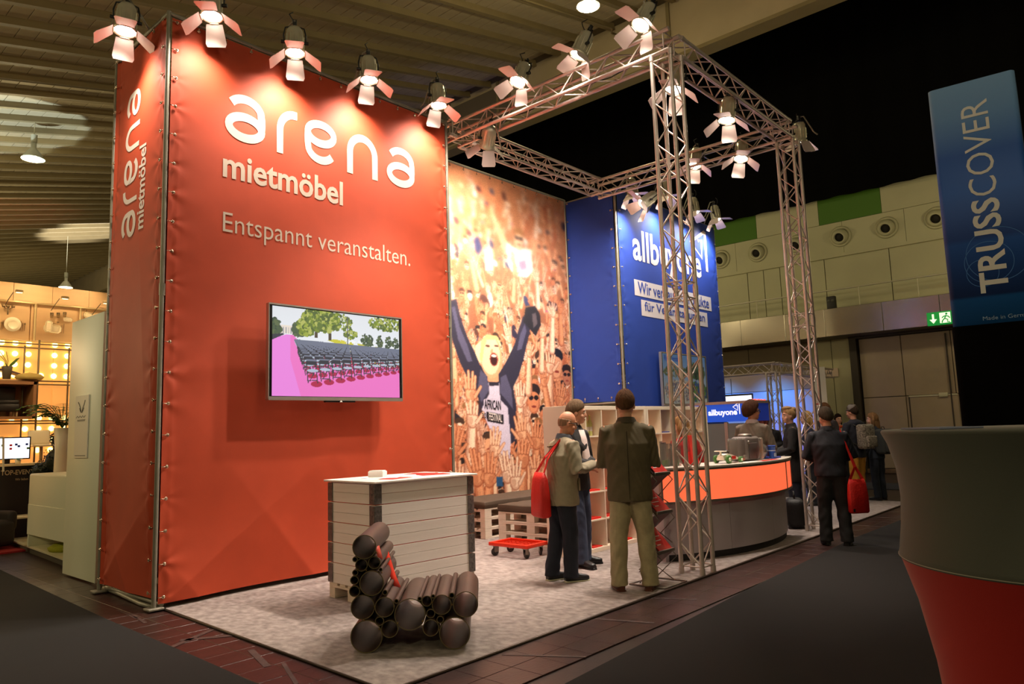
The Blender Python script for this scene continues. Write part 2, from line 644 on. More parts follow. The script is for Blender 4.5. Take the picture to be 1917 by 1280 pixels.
# exit sign: green box with arrow and running figure
py0, py1 = onx(1735, 596, 19.3), onx(1781, 593, 19.3)
ex = empty('exit_sign', (19.3, (py0.y + py1.y) / 2, onx(1758, 608, 19.3).z), 0, 'lit green emergency exit sign with white arrow and running figure', 'sign')
W_, H_ = abs(py1.y - py0.y), abs(onx(1758, 583, 19.3).z - onx(1758, 608, 19.3).z)
MB().rbox((.05, 0, H_ / 2), (.08, W_, H_), .008).build('light_box', mat('exit_green', (22, 150, 60), .5, emit=.55, ecol=(20, 150, 60)), ex)
M_exw = mat('exit_white', (240, 250, 225), .5, emit=1.0, ecol=(235, 250, 215))
sg = MB()
y0 = W_ * .24
sg.add([(0, y0 + .025, H_ * .85), (0, y0 - .025, H_ * .85), (0, y0 - .025, H_ * .4), (0, y0 + .025, H_ * .4)], [(0, 1, 2, 3)])
sg.add([(0, y0 + .09, H_ * .45), (0, y0 - .09, H_ * .45), (0, y0, H_ * .13)], [(0, 1, 2)])
sg.build('arrow', M_exw, ex)
y1 = -W_ * .26
MB().add([(0.004, y1 + .14, H_ * .12), (0.004, y1 - .12, H_ * .12), (0.004, y1 - .12, H_ * .9), (0.004, y1 + .14, H_ * .9)], [(0, 1, 2, 3)]).build('white_field', M_exw, ex)
rn = MB()
fg = [[(.02, .68), (-.02, .45), (-.08, .3), (-.1, .14)], [(-.02, .45), (.06, .34), (.04, .2), (.11, .16)], [(.02, .64), (.09, .56), (.11, .44)], [(.02, .64), (-.05, .6), (-.09, .5)]]
v_, f_ = strokes([[(-x * .9, z * H_) for x, z in q] for q in fg], .028)
rn.add([(-.002, y1 + q.x, q.y) for q in v_], f_)
rn.lathe([(0.001, 0), (.028, 0.0), (.001, .001)], 12, (-.002, y1 - .03, H_ * .78), rot=Matrix.Rotation(-math.pi / 2, 3, 'Y'))
rn.build('running_figure', MATS['exit_green'], ex)

# ------------------------------------------------------------------ pendant lamps of the hall
M_shade = mat('lamp_shade_enamel', (190, 190, 170), .4)


def pendant(pos, s, label, ecol, e, drop):
    t = empty('pendant_lamp', pos, 0, label, 'lamp', 'hall pendant lamps')
    a = MB().lathe([(.055 * s, .44 * s), (.06 * s, .26 * s), (.09 * s, .24 * s), (.14 * s, .17 * s), (.22 * s, .05 * s), (.25 * s, .0), (.24 * s, .0), (.13 * s, .16 * s), (.05 * s, .22 * s)], 24)
    a.build('shade', M_shade, t)
    MB().cyl((0, 0, .42 * s), (0, 0, .60 * s), .07 * s, n=12).build('ballast', M_shade, t)
    MB().cyl((0, 0, .6 * s), (0, 0, drop), .012, n=6).build('hanger', M_rail, t)
    MB().lathe([(.0, .0), (.12 * s, -.025 * s), (.215 * s, .005), (.12 * s, .07 * s), (0.01, .08 * s)], 20).build('glowing_bulb', mat('bulb' + label[:14], (255, 255, 240), .4, emit=e, ecol=ecol), t)
    lamp('lamp_light', 'POINT', Vector(pos) + Vector((0, 0, -.12)), 330, HALLC, .2, parent=t)
    return t


pendant(dep(62, 298, 20), 1.15, 'white hall pendant lamp before the bright ceiling patch', (235, 255, 215), 6, 1.5)
pendant(dep(123, 538, 36), 1.25, 'small distant hall pendant lamp above the backlit stall', (240, 255, 225), 6, 3.0)
pendant(dep(1101, 12, 15.5), 1.0, 'hall pendant lamp cut off by the top picture edge', (235, 250, 140), 4, 1.2)
# beams of light thrown on the roof by other stands (cool patch, hot spots, red patch)
lamp('uplight', 'SPOT', (0.5, 13.5, 3.2), 3600, (.74, .92, 1.0), .04, (1.5, 16.0, 10.5), 36, .10)
lamp('uplight', 'SPOT', (7.2, 26.5, 3.0), 16000, (1.0, 1.0, 1.0), .05, (9.0, 31.3, 12.0), 24, .5)
lamp('uplight', 'SPOT', (2.5, 23, 2.0), 900, (1.0, .15, .10), .05, (4.6, 27.0, 11.2), 34, .7)
lamp('uplight', 'SPOT', (9.5, 9, 3.0), 260, (.35, .35, 1.0), .05, (13.2, 9.5, 12.9), 40, .7)
# ------------------------------------------------------------------ flat pictures (print and screens)
class Canvas:
    """small painter: metres in, colour grid out"""

    def __init__(s, w, h, sx, sy, bg):
        s.w, s.h, s.nx, s.ny = w, h, int(w * sx), int(h * sy)
        s.a = np.zeros((s.ny, s.nx, 3), np.float32) + np.array(bg, np.float32)
        s.X, s.Y = np.meshgrid((np.arange(s.nx) + .5) * w / s.nx, (np.arange(s.ny) + .5) * h / s.ny)

    def win(s, x0, x1, y0, y1):
        i0 = max(0, int(x0 / s.w * s.nx) - 1); i1 = min(s.nx, int(x1 / s.w * s.nx) + 2)
        j0 = max(0, int(y0 / s.h * s.ny) - 1); j1 = min(s.ny, int(y1 / s.h * s.ny) + 2)
        return (i0, i1, j0, j1) if i0 < i1 and j0 < j1 else None

    def put(s, wn, m, col):
        i0, i1, j0, j1 = wn
        v = s.a[j0:j1, i0:i1]
        v[m] = np.array(col, np.float32)

    def poly(s, pts, col):
        xs = [p[0] for p in pts]; ys = [p[1] for p in pts]
        wn = s.win(min(xs), max(xs), min(ys), max(ys))
        if not wn:
            return
        X = s.X[wn[2]:wn[3], wn[0]:wn[1]]; Y = s.Y[wn[2]:wn[3], wn[0]:wn[1]]
        m = np.zeros(X.shape, bool)
        n = len(pts)
        for k in range(n):
            xa, ya = pts[k]; xb, yb_ = pts[(k + 1) % n]
            if ya == yb_:
                continue
            c = ((Y >= ya) != (Y >= yb_)) & (X < (xb - xa) * (Y - ya) / (yb_ - ya) + xa)
            m ^= c
        s.put(wn, m, col)

    def ell(s, cx, cy, rx, ry, col, ang=0.0):
        r = max(rx, ry)
        wn = s.win(cx - r, cx + r, cy - r, cy + r)
        if not wn:
            return
        X = s.X[wn[2]:wn[3], wn[0]:wn[1]] - cx; Y = s.Y[wn[2]:wn[3], wn[0]:wn[1]] - cy
        c, n = math.cos(ang), math.sin(ang)
        s.put(wn, ((X * c + Y * n) / rx) ** 2 + ((-X * n + Y * c) / ry) ** 2 < 1, col)

    def cap(s, p, q, r0, r1, col):
        r = max(r0, r1)
        wn = s.win(min(p[0], q[0]) - r, max(p[0], q[0]) + r, min(p[1], q[1]) - r, max(p[1], q[1]) + r)
        if not wn:
            return
        X = s.X[wn[2]:wn[3], wn[0]:wn[1]]; Y = s.Y[wn[2]:wn[3], wn[0]:wn[1]]
        dx, dy = q[0] - p[0], q[1] - p[1]
        L = dx * dx + dy * dy + 1e-9
        t = np.clip(((X - p[0]) * dx + (Y - p[1]) * dy) / L, 0, 1)
        d = np.hypot(X - p[0] - t * dx, Y - p[1] - t * dy)
        s.put(wn, d < r0 + (r1 - r0) * t, col)

    def grid(s, name, org, ux, uy, m, parent, disp=None):
        """grid mesh carrying the painted colours; org lower left, unit vectors ux, uy"""
        ny, nx = s.ny, s.nx
        gx = (np.arange(nx) / (nx - 1)) * s.w
        gy = (np.arange(ny) / (ny - 1)) * s.h
        GX, GY = np.meshgrid(gx, gy)
        o, a, b = np.array(org), np.array(ux), np.array(uy)
        P = o + GX[..., None] * a + GY[..., None] * b
        if disp is not None:
            P = P + disp(GX, GY)[..., None] * np.cross(a, b)
        if parent is not None:
            P = P - np.array(parent.location)
        V = P.reshape(-1, 3)
        idx = np.arange(nx * ny).reshape(ny, nx)
        F = np.stack([idx[:-1, :-1], idx[:-1, 1:], idx[1:, 1:], idx[1:, :-1]], -1).reshape(-1, 4)
        me = bpy.data.meshes.new(name)
        me.vertices.add(len(V)); me.vertices.foreach_set('co', V.astype(np.float32).ravel())
        me.loops.add(F.size); me.loops.foreach_set('vertex_index', F.ravel().astype(np.int32))
        me.polygons.add(len(F)); me.polygons.foreach_set('loop_start', (np.arange(len(F)) * 4).astype(np.int32))
        me.polygons.foreach_set('use_smooth', np.ones(len(F), bool))
        me.update(calc_edges=True)
        at = me.color_attributes.new('Col', 'FLOAT_COLOR', 'POINT')
        c = s.a.reshape(-1, 3) / 255.0
        c = np.where(c <= 0.04045, c / 12.92, ((np.clip(c, 0, 1) + .055) / 1.055) ** 2.4)
        at.data.foreach_set('color', np.concatenate([c, np.ones((len(c), 1))], 1).astype(np.float32).ravel())
        me.materials.append(m)
        ob = bpy.data.objects.new(name, me)
        COL.objects.link(ob)
        ob.parent = parent
        return ob


SURF = {}


def hug(ob, key, gap):
    """lay flat lettering on the folds of a banner"""
    org, ux, uy, D, w, h = SURF[key]
    n = ux.cross(uy)
    mw = ob.parent.matrix_basis if ob.parent else Matrix()
    inv = mw.inverted()
    ny, nx = D.shape
    for v in ob.data.vertices:
        p = mw @ v.co
        s, t = (p - org).dot(ux), (p - org).dot(uy)
        fi = min(max(s / w * (nx - 1), 0), nx - 1.001); fj = min(max(t / h * (ny - 1), 0), ny - 1.001)
        i, j = int(fi), int(fj)
        a, b = fi - i, fj - j
        d = D[j, i] * (1 - a) * (1 - b) + D[j, i + 1] * a * (1 - b) + D[j + 1, i] * (1 - a) * b + D[j + 1, i + 1] * a * b
        extra = (p - org).dot(n)
        v.co = inv @ (org + ux * s + uy * t + n * (d + gap + min(extra, .0) * 0))
    return ob


def cloth(name, org, ux, uy, w, h, nx, ny, m, parent, eyes=(), seed=1, low=.03, base=.004):
    """tensioned banner: puckers at the eyelets, soft folds towards the foot"""
    rs = np.random.RandomState(seed)
    ph = rs.uniform(0, 6, 12)
    GX, GY = np.meshgrid(np.linspace(0, w, nx), np.linspace(0, h, ny))
    D = base * np.sin(1.7 * GX + ph[0] + 1.1 * np.sin(.9 * GY + ph[1])) + base * .6 * np.sin(3.9 * GX - 1.3 * GY + ph[2])
    foot = np.exp(-GY / 0.75)
    rid = lambda q: 1 - np.abs(np.sin(q)) ** .8
    D += low * foot * (rid(1.5 * GX - 2.1 * GY + ph[3]) + .7 * rid(2.4 * GX + 1.9 * GY + ph[4]) - .8)
    D += base * 1.2 * np.exp(-((GY - h * .45) / (h * .3)) ** 2) * rid(2.2 * GX + .35 * GY + ph[5]) * (low > .04) * (w < 2)
    for k, (ex, ey) in enumerate(eyes):
        dx, dy = GX - ex, GY - ey
        r = np.hypot(dx, dy)
        th = np.arctan2(dy, dx)
        amp = rs.uniform(.004, .016)
        D += amp * np.exp(-r / rs.uniform(.06, .15)) * np.sin(rs.randint(4, 8) * th + rs.uniform(0, 6)) * (r / (r + .03)) - .006 * np.exp(-(r / .05) ** 2)
    # rolled hem seen as a slight ridge, about 9 cm in from the edges
    for q in (GX - .09, w - .09 - GX):
        D += .004 * np.exp(-(q / .012) ** 2)
    edge = np.minimum(np.minimum(GX, w - GX) / .05, 1)
    D *= edge
    o, a, b = np.array(org), np.array(ux), np.array(uy)
    P = o + GX[..., None] * a + GY[..., None] * b + D[..., None] * np.cross(a, b)
    SURF[name + str(parent.name)] = (Vector(org), Vector(ux), Vector(uy), D, w, h)
    V = (P - np.array(parent.location)).reshape(-1, 3)
    idx = np.arange(nx * ny).reshape(ny, nx)
    F = np.stack([idx[:-1, :-1], idx[:-1, 1:], idx[1:, 1:], idx[1:, :-1]], -1).reshape(-1, 4)
    me = bpy.data.meshes.new(name)
    me.from_pydata(V.tolist(), [], F.tolist())
    me.polygons.foreach_set('use_smooth', np.ones(len(F), bool))
    me.materials.append(m)
    ob = bpy.data.objects.new(name, me)
    COL.objects.link(ob)
    ob.parent = parent
    return ob


M_pole = mat('galvanised_tube', (150, 144, 128), .45, metal=.35, var=.2, vscale=6)
M_eye = mat('eyelet_metal', (215, 200, 175), .25, metal=.9)
eye_me = None
_e = MB()
_e.tube([(.014 * math.cos(a), 0, .014 * math.sin(a)) for a in [k * math.pi / 4 for k in range(8)]], .005, 5, closed=True)
_e.tube([(0, 0, 0), (-.03, -.006, 0), (-.055, 0, 0)], .004, 5)
_e.ell((0, -.008, 0), (.009, .009, .009), 8, 5)
eye_me = _e.mesh('eyelet')
eye_me.materials.append(M_eye)


def eyelets(parent, pts, q):
    for p in pts:
        inst('eyelet', eye_me, parent, Vector(p) - parent.location, q)


# ------------------------------------------------------------------ red tower
H = 6.0
L = 3.9
D_ = 1.39
M_red = mat('red_banner_fabric', (192, 74, 44), .62, var=.10, vscale=3, bump=.05, bscale=160, spec=.3)
M_print = mat('printed_white', (204, 186, 168), .6)
red = empty('red_tower', (0, 0, 0), 0, 'tall orange red fabric tower with large white lettering and emblem letters', 'exhibition tower')
zs = [.12 + .305 * k for k in range(20)]
fe = [(.02, z - .06) for z in zs] + [(L - .12, z - .06) for z in zs]
front = cloth('front_banner', (.03, -.012, .06), (1, 0, 0), (0, 0, 1), L - .06, H - .10, 190, 290, M_red, red, fe, 3, .042)
se = [(.02, z - .04) for z in zs] + [(D_ - .12, z - .04) for z in zs]
side = cloth('side_banner', (-.012, D_ - .03, .10), (0, -1, 0), (0, 0, 1), D_ - .06, H - .14, 90, 250, M_red, red, se, 8, .045, .014)
cloth('rear_banner', (L - .05, D_ + .01, .06), (-1, 0, 0), (0, 0, 1), L - .1, H - .12, 30, 40, M_red, red, (), 5)
cloth('inner_side_banner', (L + .01, .05, .06), (0, 1, 0), (0, 0, 1), D_ - .1, H - .12, 20, 40, M_red, red, (), 6)
for x, y in ((0, 0), (L, 0), (0, D_), (L, D_)):
    MB().cyl((x - (.004 if x == 0 else -.004), y - (.004 if y == 0 else -.004), .03), (x - (.004 if x == 0 else -.004), y - (.004 if y == 0 else -.004), H + .02), .022, n=12).build('corner_pole', M_pole, red)
    MB().cyl((x, y, 3.02), (x, y, 3.14), .029, n=12).build('pole_joint', M_pole, red)
for a, b in (((0, 0, H), (L, 0, H)), ((0, 0, H), (0, D_, H)), ((L, 0, H), (L, D_, H)), ((0, D_, H), (L, D_, H)),
             ((.07, 0, .05), (.07, D_, .05)), ((.07, 0.06, 3.0), (.07, D_, 3.0)), ((L - .07, 0.06, 3.0), (L - .07, D_, 3.0))):
    MB().cyl(a, b, .024, n=10).build('cross_rail', M_pole, red)
for x, y in ((0, 0), (L, 0), (0, D_), (L, D_)):
    MB().rbox((x, y, .022), (.14, .14, .02), .004).build('base_plate', M_pole, red)
qF = Quaternion((0, 0, 1), 0)
qFr = Quaternion((0, 0, 1), math.pi)
eyelets(red, [(.075, -.03, z) for z in zs], qF)
eyelets(red, [(L - .075, -.03, z + .02) for z in zs], Quaternion((0, 1, 0), math.pi))
eyelets(red, [(.3 + .3 * k, -.03, H - .09) for k in range(12)], Quaternion((0, 1, 0), math.pi / 2))
qS = Quaternion((0, 0, 1), -math.pi / 2)
eyelets(red, [(-.03, .075, z + .04) for z in zs], Quaternion((0, 0, 1), math.pi / 2) @ Quaternion((0, 1, 0), 0))
eyelets(red, [(-.03, D_ - .075, z + .04) for z in zs], qS)
eyelets(red, [(-.03, .3 + .27 * k, H - .09) for k in range(4)], qS @ Quaternion((0, 1, 0), math.pi / 2))

# the word "arena": drawn letters
wl = .178


def letter_a():
    hook = arc(.50, .62, .385, .285, 148, 20, 14) + [(.885, .58), (.89, .45), (.88, .33)]
    bowl = arc(.50, .315, .385, .215, 0, 360, 30)
    return [hook, bowl]


def rot180(paths, w=1.0):
    return [[(w - x, 1 - y) for x, y in p] for p in paths]


def letter_r():
    return [[(.115, 0), (.115, .45)] + arc(.52, .52, .405, .385, 180, 88, 10) + [(.60, .905)]]


def letter_n():
    return [[(.115, 0), (.115, .45)] + arc(.5, .53, .385, .37, 180, 0, 18) + [(.885, .45), (.885, 0)]]


def arena(parent, xs, org, ux, uy, xh, m, key, flip=1, name='logo_lettering'):
    mb = MB()
    lay = []
    org, ux, uy = Vector(org), Vector(ux), Vector(uy)
    for (x0, x1), g, gw in zip(xs, (letter_a(), letter_r(), rot180(letter_a()), letter_n(), letter_a()), (1, .62, 1, 1, 1)):
        for gg_, path in enumerate(g):
            v, f = strokes([path], wl)
            mb.add([org + ux * (x0 + p.x / gw * (x1 - x0)) + uy * (p.y * xh) for p in v], f)
            lay += [.001 * gg_] * len(v)
    o = hug(mb.build(name, m, parent, True), key, .0035)
    n = ux.cross(uy) * flip
    for v, l in zip(o.data.vertices, lay):
        v.co += n * l
    return o


arena(red, ((.60, 1.10), (1.22, 1.50), (1.58, 2.05), (2.18, 2.68), (2.80, 3.30)), (0, -.028, 4.83), (1, 0, 0), (0, 0, 1), .555, M_print, 'front_bannerred_tower')
hug(lettering('subline_lettering', 'mietmöbel', (.60, -.026, 4.385), (1, 0, 0), (0, 0, 1), 1.53, .30, M_print, red, .022), 'front_bannerred_tower', .0035)
hug(lettering('slogan_lettering', 'Entspannt veranstalten.', (.61, -.026, 3.715), (1, 0, 0), (0, 0, 1), 2.58, .285, M_print, red, -.004), 'front_bannerred_tower', .0035)
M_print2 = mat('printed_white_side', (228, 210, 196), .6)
sx = [((a - .6) * .626, (b - .6) * .626) for a, b in ((.60, 1.10), (1.22, 1.50), (1.58, 2.05), (2.18, 2.68), (2.80, 3.30))]
arena(red, sx, (-.034, .64, 3.76), (0, 0, 1), (0, 1, 0), .42, M_print2, 'side_bannerred_tower')
hug(lettering('subline_lettering', 'mietmöbel', (-.034, .44, 3.80), (0, 0, 1), (0, 1, 0), .93, .175, M_print2, red, .022), 'side_bannerred_tower', .004)


# ------------------------------------------------------------------ wall screens
M_silver = mat('screen_bezel_silver', (200, 190, 178), .35, metal=.8)
M_blk = mat('screen_black', (12, 12, 13), .3)
M_scr = print_mat('screen_picture', 1.05)


def tv_common(root, w, h):
    MB().rbox((0, 0, h / 2), (w, .05, h), .008).build('housing', M_blk, root)
    for a, b in (((-w / 2, -.03, h - .012), (w / 2, -.03, h + .006)), ((-w / 2, -.032, -.012), (w / 2, -.032, .026))):
        MB().bb((a[0], -.036, a[2]), (b[0], .02, b[2])).build('bezel', M_silver, root)
    for s in (-1, 1):
        MB().bb((s * w / 2 - .006, -.034, 0), (s * w / 2 + .006, .02, h)).build('bezel', M_silver, root)
    MB().bb((-.2, -.03, -.03), (.2, .01, -.012)).build('sensor_bar', M_blk, root)
    MB().add([(-.02, -.038, -.028), (.02, -.038, -.028), (0, -.038, -.006)], [(0, 1, 2)]).build('logo_mark', mat('logo_white', (240, 240, 235), .5), root)
    MB().bb((-.3, .02, h * .3), (.3, .05, h * .7)).build('bracket_plate', M_blk, root)
    MB().bb((-.08, .04, h * .4), (.08, -root.location.y - .02, h * .6)).build('wall_bracket', M_blk, root)


tw, th_ = 1.80, 1.02
_c = [ony(u, v, -.27) for u, v in ((505, 562), (753, 595), (495, 747), (746, 749))]
tv = empty('wall_screen', (sum(q.x for q in _c) / 4, -.27, (_c[2].z + _c[3].z) / 2), 0, 'large flat screen on red banner showing rows of folding chairs', 'screen')
tv_common(tv, tw, th_)
pw, phh = tw - .08, th_ - .055
cv = Canvas(pw, phh, 150, 190, (226, 236, 246))
random.seed(11)
for j in range(cv.ny):
    t = j / cv.ny
    cv.a[j] = np.array((240, 244, 250)) * (1 - .10 * t)
HZ = .70 * phh
# lawn, white rows far right
cv.poly([(pw * .45, HZ - .02), (pw, HZ - .10), (pw, HZ - .30), (pw * .4, HZ - .04)], (196, 190, 50))
for k in range(26):
    x = pw * (.5 + .5 * random.random()); y = HZ - .03 - .22 * random.random() * (x / pw - .4)
    cv.poly([(x, y), (x + .05, y - .004), (x + .05, y + .012), (x, y + .016)], (236, 238, 240))
for k in range(5):
    x = pw * (.5 + .1 * k)
    cv.poly([(x, HZ - .02 - .02 * k), (x + .06, HZ - .03 - .02 * k), (x + .22, HZ - .28), (x + .10, HZ - .28)], (232, 234, 236) if k % 2 else (206, 196, 60))
# pavilion
cv.poly([(.11, HZ), (.25, HZ), (.25, HZ + .09), (.11, HZ + .09)], (226, 214, 200))
for k in range(4):
    cv.poly([(.13 + .03 * k, HZ), (.142 + .03 * k, HZ), (.142 + .03 * k, HZ + .07), (.13 + .03 * k, HZ + .07)], (150, 150, 158))


def leafs(cx, cy, rx, ry, n, cols, s=.03):
    for _ in range(n):
        a = random.random() * 6.283; r = math.sqrt(random.random())
        cv.ell(cx + rx * r * math.cos(a), cy + ry * r * math.sin(a), s * random.uniform(.5, 1.2), s * random.uniform(.4, .9), random.choice(cols), random.random() * 3)


G1 = [(70, 92, 40), (110, 130, 40), (146, 160, 60), (88, 110, 44), (170, 176, 90)]
G2 = [(50, 70, 56), (66, 86, 60), (84, 100, 66)]
leafs(.04, HZ + .05, .07, .10, 60, G2)
leafs(.33, HZ + .05, .09, .07, 80, G2)
cv.poly([(.52, HZ - .02), (.56, HZ - .02), (.55, HZ + .16), (.53, HZ + .16)], (70, 60, 44))
cv.poly([(.70, HZ - .04), (.74, HZ - .04), (.73, HZ + .2), (.71, HZ + .2)], (70, 60, 44))
leafs(.42, HZ + .10, .12, .10, 120, G1)
leafs(.60, HZ + .18, .24, .13, 420, G1)
leafs(.86, HZ + .18, .16, .10, 90, G1, .022)
leafs(1.0, HZ + .05, .10, .05, 60, G1, .02)
leafs(1.52, HZ + .21, .26, .08, 190, G1, .022)
for x in (1.2, 1.27, 1.42, 1.55, 1.66):
    leafs(x, HZ - .01, .05, .07, 40, G2, .02)
cv.poly([(.955, HZ - .1), (.965, HZ - .1), (.965, HZ + .26), (.955, HZ + .26)], (80, 84, 80))
# magenta carpet
cv.poly([(0, 0), (pw, 0), (pw, .36), (.62, .40), (.245, HZ - .01), (.17, HZ - .01), (0, HZ - .07)], (228, 112, 190))
cv.poly([(0, 0), (.35, 0), (.22, .4), (.22, HZ - .01), (.17, HZ - .01), (0, HZ - .07)], (226, 128, 214))
cv.poly([(0, HZ - .08), (0, HZ - .02), (.13, HZ + .0), (.15, HZ - .01)], (44, 48, 60))
NR = 26
for k in range(NR):  # chair rows, far to near
    sc1 = 1 / (1 + .20 * (NR - 1 - k))
    e = sc1
    sz = .118 * sc1
    yb_ = HZ - .015 - .315 * sc1
    x0 = .235 + .175 * sc1
    st = sz * 1.42
    sl = -.035 * (1 - e) + .085 * e
    x, i = x0, 0
    while x < pw:
        y = yb_ + sl * (x - x0)
        q = sz * max(.62, 1 - .30 * (x - x0))
        if sc1 > .38:
            cv.ell(x + q * 1.15, y - q * 1.75, q * .62, q * .28, (168, 24, 70))
            for dx in (.03, 1.05):
                cv.cap((x + q * dx, y + q * .3), (x + q * (dx + .22), y - q * 1.65), .0035 + .004 * e, .003 + .003 * e, (46, 48, 60))
            cv.cap((x + q * .2, y - q * 1.45), (x + q * 1.25, y - q * 1.40), .003 + .002 * e, .003 + .002 * e, (50, 52, 64))
            cv.cap((x + q * .95, y - q * .6), (x + q * .45, y - q * 1.45), .003 + .002 * e, .003 + .002 * e, (50, 52, 64))
        cv.ell(x + q * .72, y - q * .50, q * .62, q * .15, (168, 182, 200))
        cv.poly([(x + .02 * q, y + .02 * q), (x + q * 1.20, y + .02 * q), (x + q * 1.16, y + q * .50), (x + q * .08, y + q * .50)], (34, 38, 52))
        cv.cap((x + q * .12, y + q * .48), (x + q * 1.10, y + q * .48), .002 + .008 * e, .002 + .008 * e, (104, 112, 132))
        x += st * q / sz
        i += 1
cv.grid('screen_picture', (tv.location.x - pw / 2, tv.location.y - .0275, tv.location.z + .032), (1, 0, 0), (0, 0, 1), M_scr, tv)

# ------------------------------------------------------------------ blue tower
BX = 8.19
BL = 4.0
M_blue = mat('blue_banner_fabric', (38, 66, 152), .6, var=.10, vscale=3, bump=.05, bscale=160, spec=.3)
blu = empty('blue_tower', (BX, 0, 0), 0, 'tall blue fabric tower with white lettering and triangle emblem', 'exhibition tower')
ze = [.2 + .36 * k for k in range(17)]
cloth('front_banner', (BX + .025, -.03, .06), (1, 0, 0), (0, 0, 1), BL - .05, H - .06, 120, 180, M_blue, blu,
      [(.02, z) for z in ze] + [(BL - .12, z) for z in ze], 13, .02, .004)
cloth('side_banner', (BX - .03, 1.16 - .04, 2.05), (0, -1, 0), (0, 0, 1), 1.16 - .065, H - 2.07, 60, 120, M_blue, blu,
      [(.02, z - 1.9) for z in ze if z > 2.2] + [(1.05, z - 1.9) for z in ze if z > 2.2], 17, .03, .012)
cloth('rear_side_banner', (BX + BL + .02, .05, .06), (0, 1, 0), (0, 0, 1), 1.2, H - .1, 16, 40, M_blue, blu, (), 4)
for x, y in ((BX, 0), (BX + BL, 0), (BX, 1.2), (BX + BL, 1.3)):
    MB().cyl((x, y, .02), (x, y, H + .04), .024, n=12).build('corner_pole', M_pole, blu, True)
for a, b in (((BX, 0, H), (BX + BL, 0, H)), ((BX, 0, H), (BX, 1.2, H)), ((BX + BL, 0, H), (BX + BL, 1.3, H)), ((BX, 0, 2.02), (BX, 1.2, 2.02))):
    MB().cyl(a, b, .022, n=10).build('cross_rail', M_pole, blu, True)
eyelets(blu, [(BX + .075, -.05, z) for z in ze], qF)
eyelets(blu, [(BX + BL - .075, -.05, z) for z in ze], Quaternion((0, 1, 0), math.pi))
eyelets(blu, [(BX - .045, .075, z) for z in ze if z > 2.2], Quaternion((0, 0, 1), math.pi / 2))
eyelets(blu, [(BX - .045, 1.08, z) for z in ze if z > 2.2], qS)
eyelets(blu, [(BX - .045, .25 + .3 * k, 2.12) for k in range(4)], qS @ Quaternion((0, 1, 0), -math.pi / 2))
BK = 'front_bannerblue_tower'
M_pw = mat('printed_white_blue', (216, 204, 198), .6)
M_pb = mat('printed_blue', (30, 62, 150), .6)
hug(lettering('logo_lettering', 'allbuyone', (8.68, -.045, 4.54), (1, 0, 0), (0, 0, 1), 2.74, .81, M_pw, blu, .022), BK, .004)


def triangle_logo(parent, org, ux, uy, s, m):
    v, f = strokes([[(0, -1.05), (0, 1.0), (-.03, 1.0), (-1.12, .22), (-.34, -.42), (-.30, .52), (-.58, .40)]], .16)
    org, ux, uy = Vector(org), Vector(ux), Vector(uy)
    return MB().add([org + ux * p.x * s[0] + uy * p.y * s[1] for p in v], f).build('triangle_emblem', m, parent, True)


hug(triangle_logo(blu, (11.70, -.046, 5.38), (1, 0, 0), (0, 0, 1), (.62, .44), M_pw), BK, .004)
for x0, x1, z0, z1, s in ((8.67, 11.78, 4.04, 4.35, 'Wir verkaufen Produkte'), (8.88, 11.55, 3.67, 3.98, 'für Veranstaltungen')):
    lb_ = MB()
    lb_.add([(x0 + (x1 - x0) * i / 30, -.044, z) for i in range(31) for z in (z0, z1)], [(2 * i, 2 * i + 2, 2 * i + 3, 2 * i + 1) for i in range(30)])
    hug(lb_.build('printed_label', M_pw, blu, True), BK, .003)
    hug(lettering('slogan_lettering', s, (x0 + .12, -.047, z0 + .05), (1, 0, 0), (0, 0, 1), x1 - x0 - .24, .235, M_pb, blu, .012), BK, .006)

tv2 = empty('wall_screen', (10.14, -.16, 1.96), 0, 'flat screen on blue banner behind the front truss column', 'screen')
tv_common(tv2, tw, th_)
cv = Canvas(pw, phh, 60, 90, (150, 180, 205))
random.seed(5)
for j in range(cv.ny):
    t = j / cv.ny
    cv.a[j] = np.array((96, 140, 190)) * t + np.array((190, 180, 160)) * (1 - t)
leafs(.5, .62, .5, .10, 220, [(60, 84, 50), (90, 104, 66), (150, 140, 110)], .03)
leafs(1.3, .66, .4, .16, 260, [(30, 50, 40), (60, 90, 50), (80, 100, 60)], .04)
leafs(.6, .25, .6, .22, 500, [(190, 160, 130), (150, 120, 100), (90, 90, 110), (210, 190, 160)], .028)
leafs(1.35, .25, .4, .2, 200, [(70, 110, 40), (100, 130, 50), (40, 60, 80), (50, 70, 140)], .04)
cv.grid('screen_picture', (tv2.location.x - pw / 2, tv2.location.y - .0275, tv2.location.z + .032), (1, 0, 0), (0, 0, 1), print_mat('screen_picture_dim', .32), tv2)
lettering('screen_lettering', 'Referenzen', (tv2.location.x - pw / 2 + .06, tv2.location.y - .031, tv2.location.z + .86), (1, 0, 0), (0, 0, 1), .62, .11, mat('screen_blue_text', (20, 50, 130), .5, emit=.3), tv2, .015)

# ------------------------------------------------------------------ crowd banner between the towers
CX, CY, CW, CH = 3.95, 1.16, 4.22, 6.02
crowd = empty('crowd_banner', (CX, CY, 0), 0, 'large photo banner of cheering crowd between red and blue towers', 'banner')
cv = Canvas(CW, CH, 66, 104, (176, 104, 66))
rnd = random.Random(21)
SK = [(250, 204, 166), (244, 184, 140), (230, 156, 110), (252, 218, 186), (216, 134, 92), (238, 172, 128), (254, 226, 200)]
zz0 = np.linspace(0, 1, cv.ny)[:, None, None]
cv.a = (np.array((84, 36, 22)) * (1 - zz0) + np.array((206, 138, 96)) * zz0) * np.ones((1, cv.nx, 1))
DK = [(40, 34, 60), (60, 40, 50), (30, 26, 40), (90, 50, 40), (230, 220, 215), (48, 56, 96)]


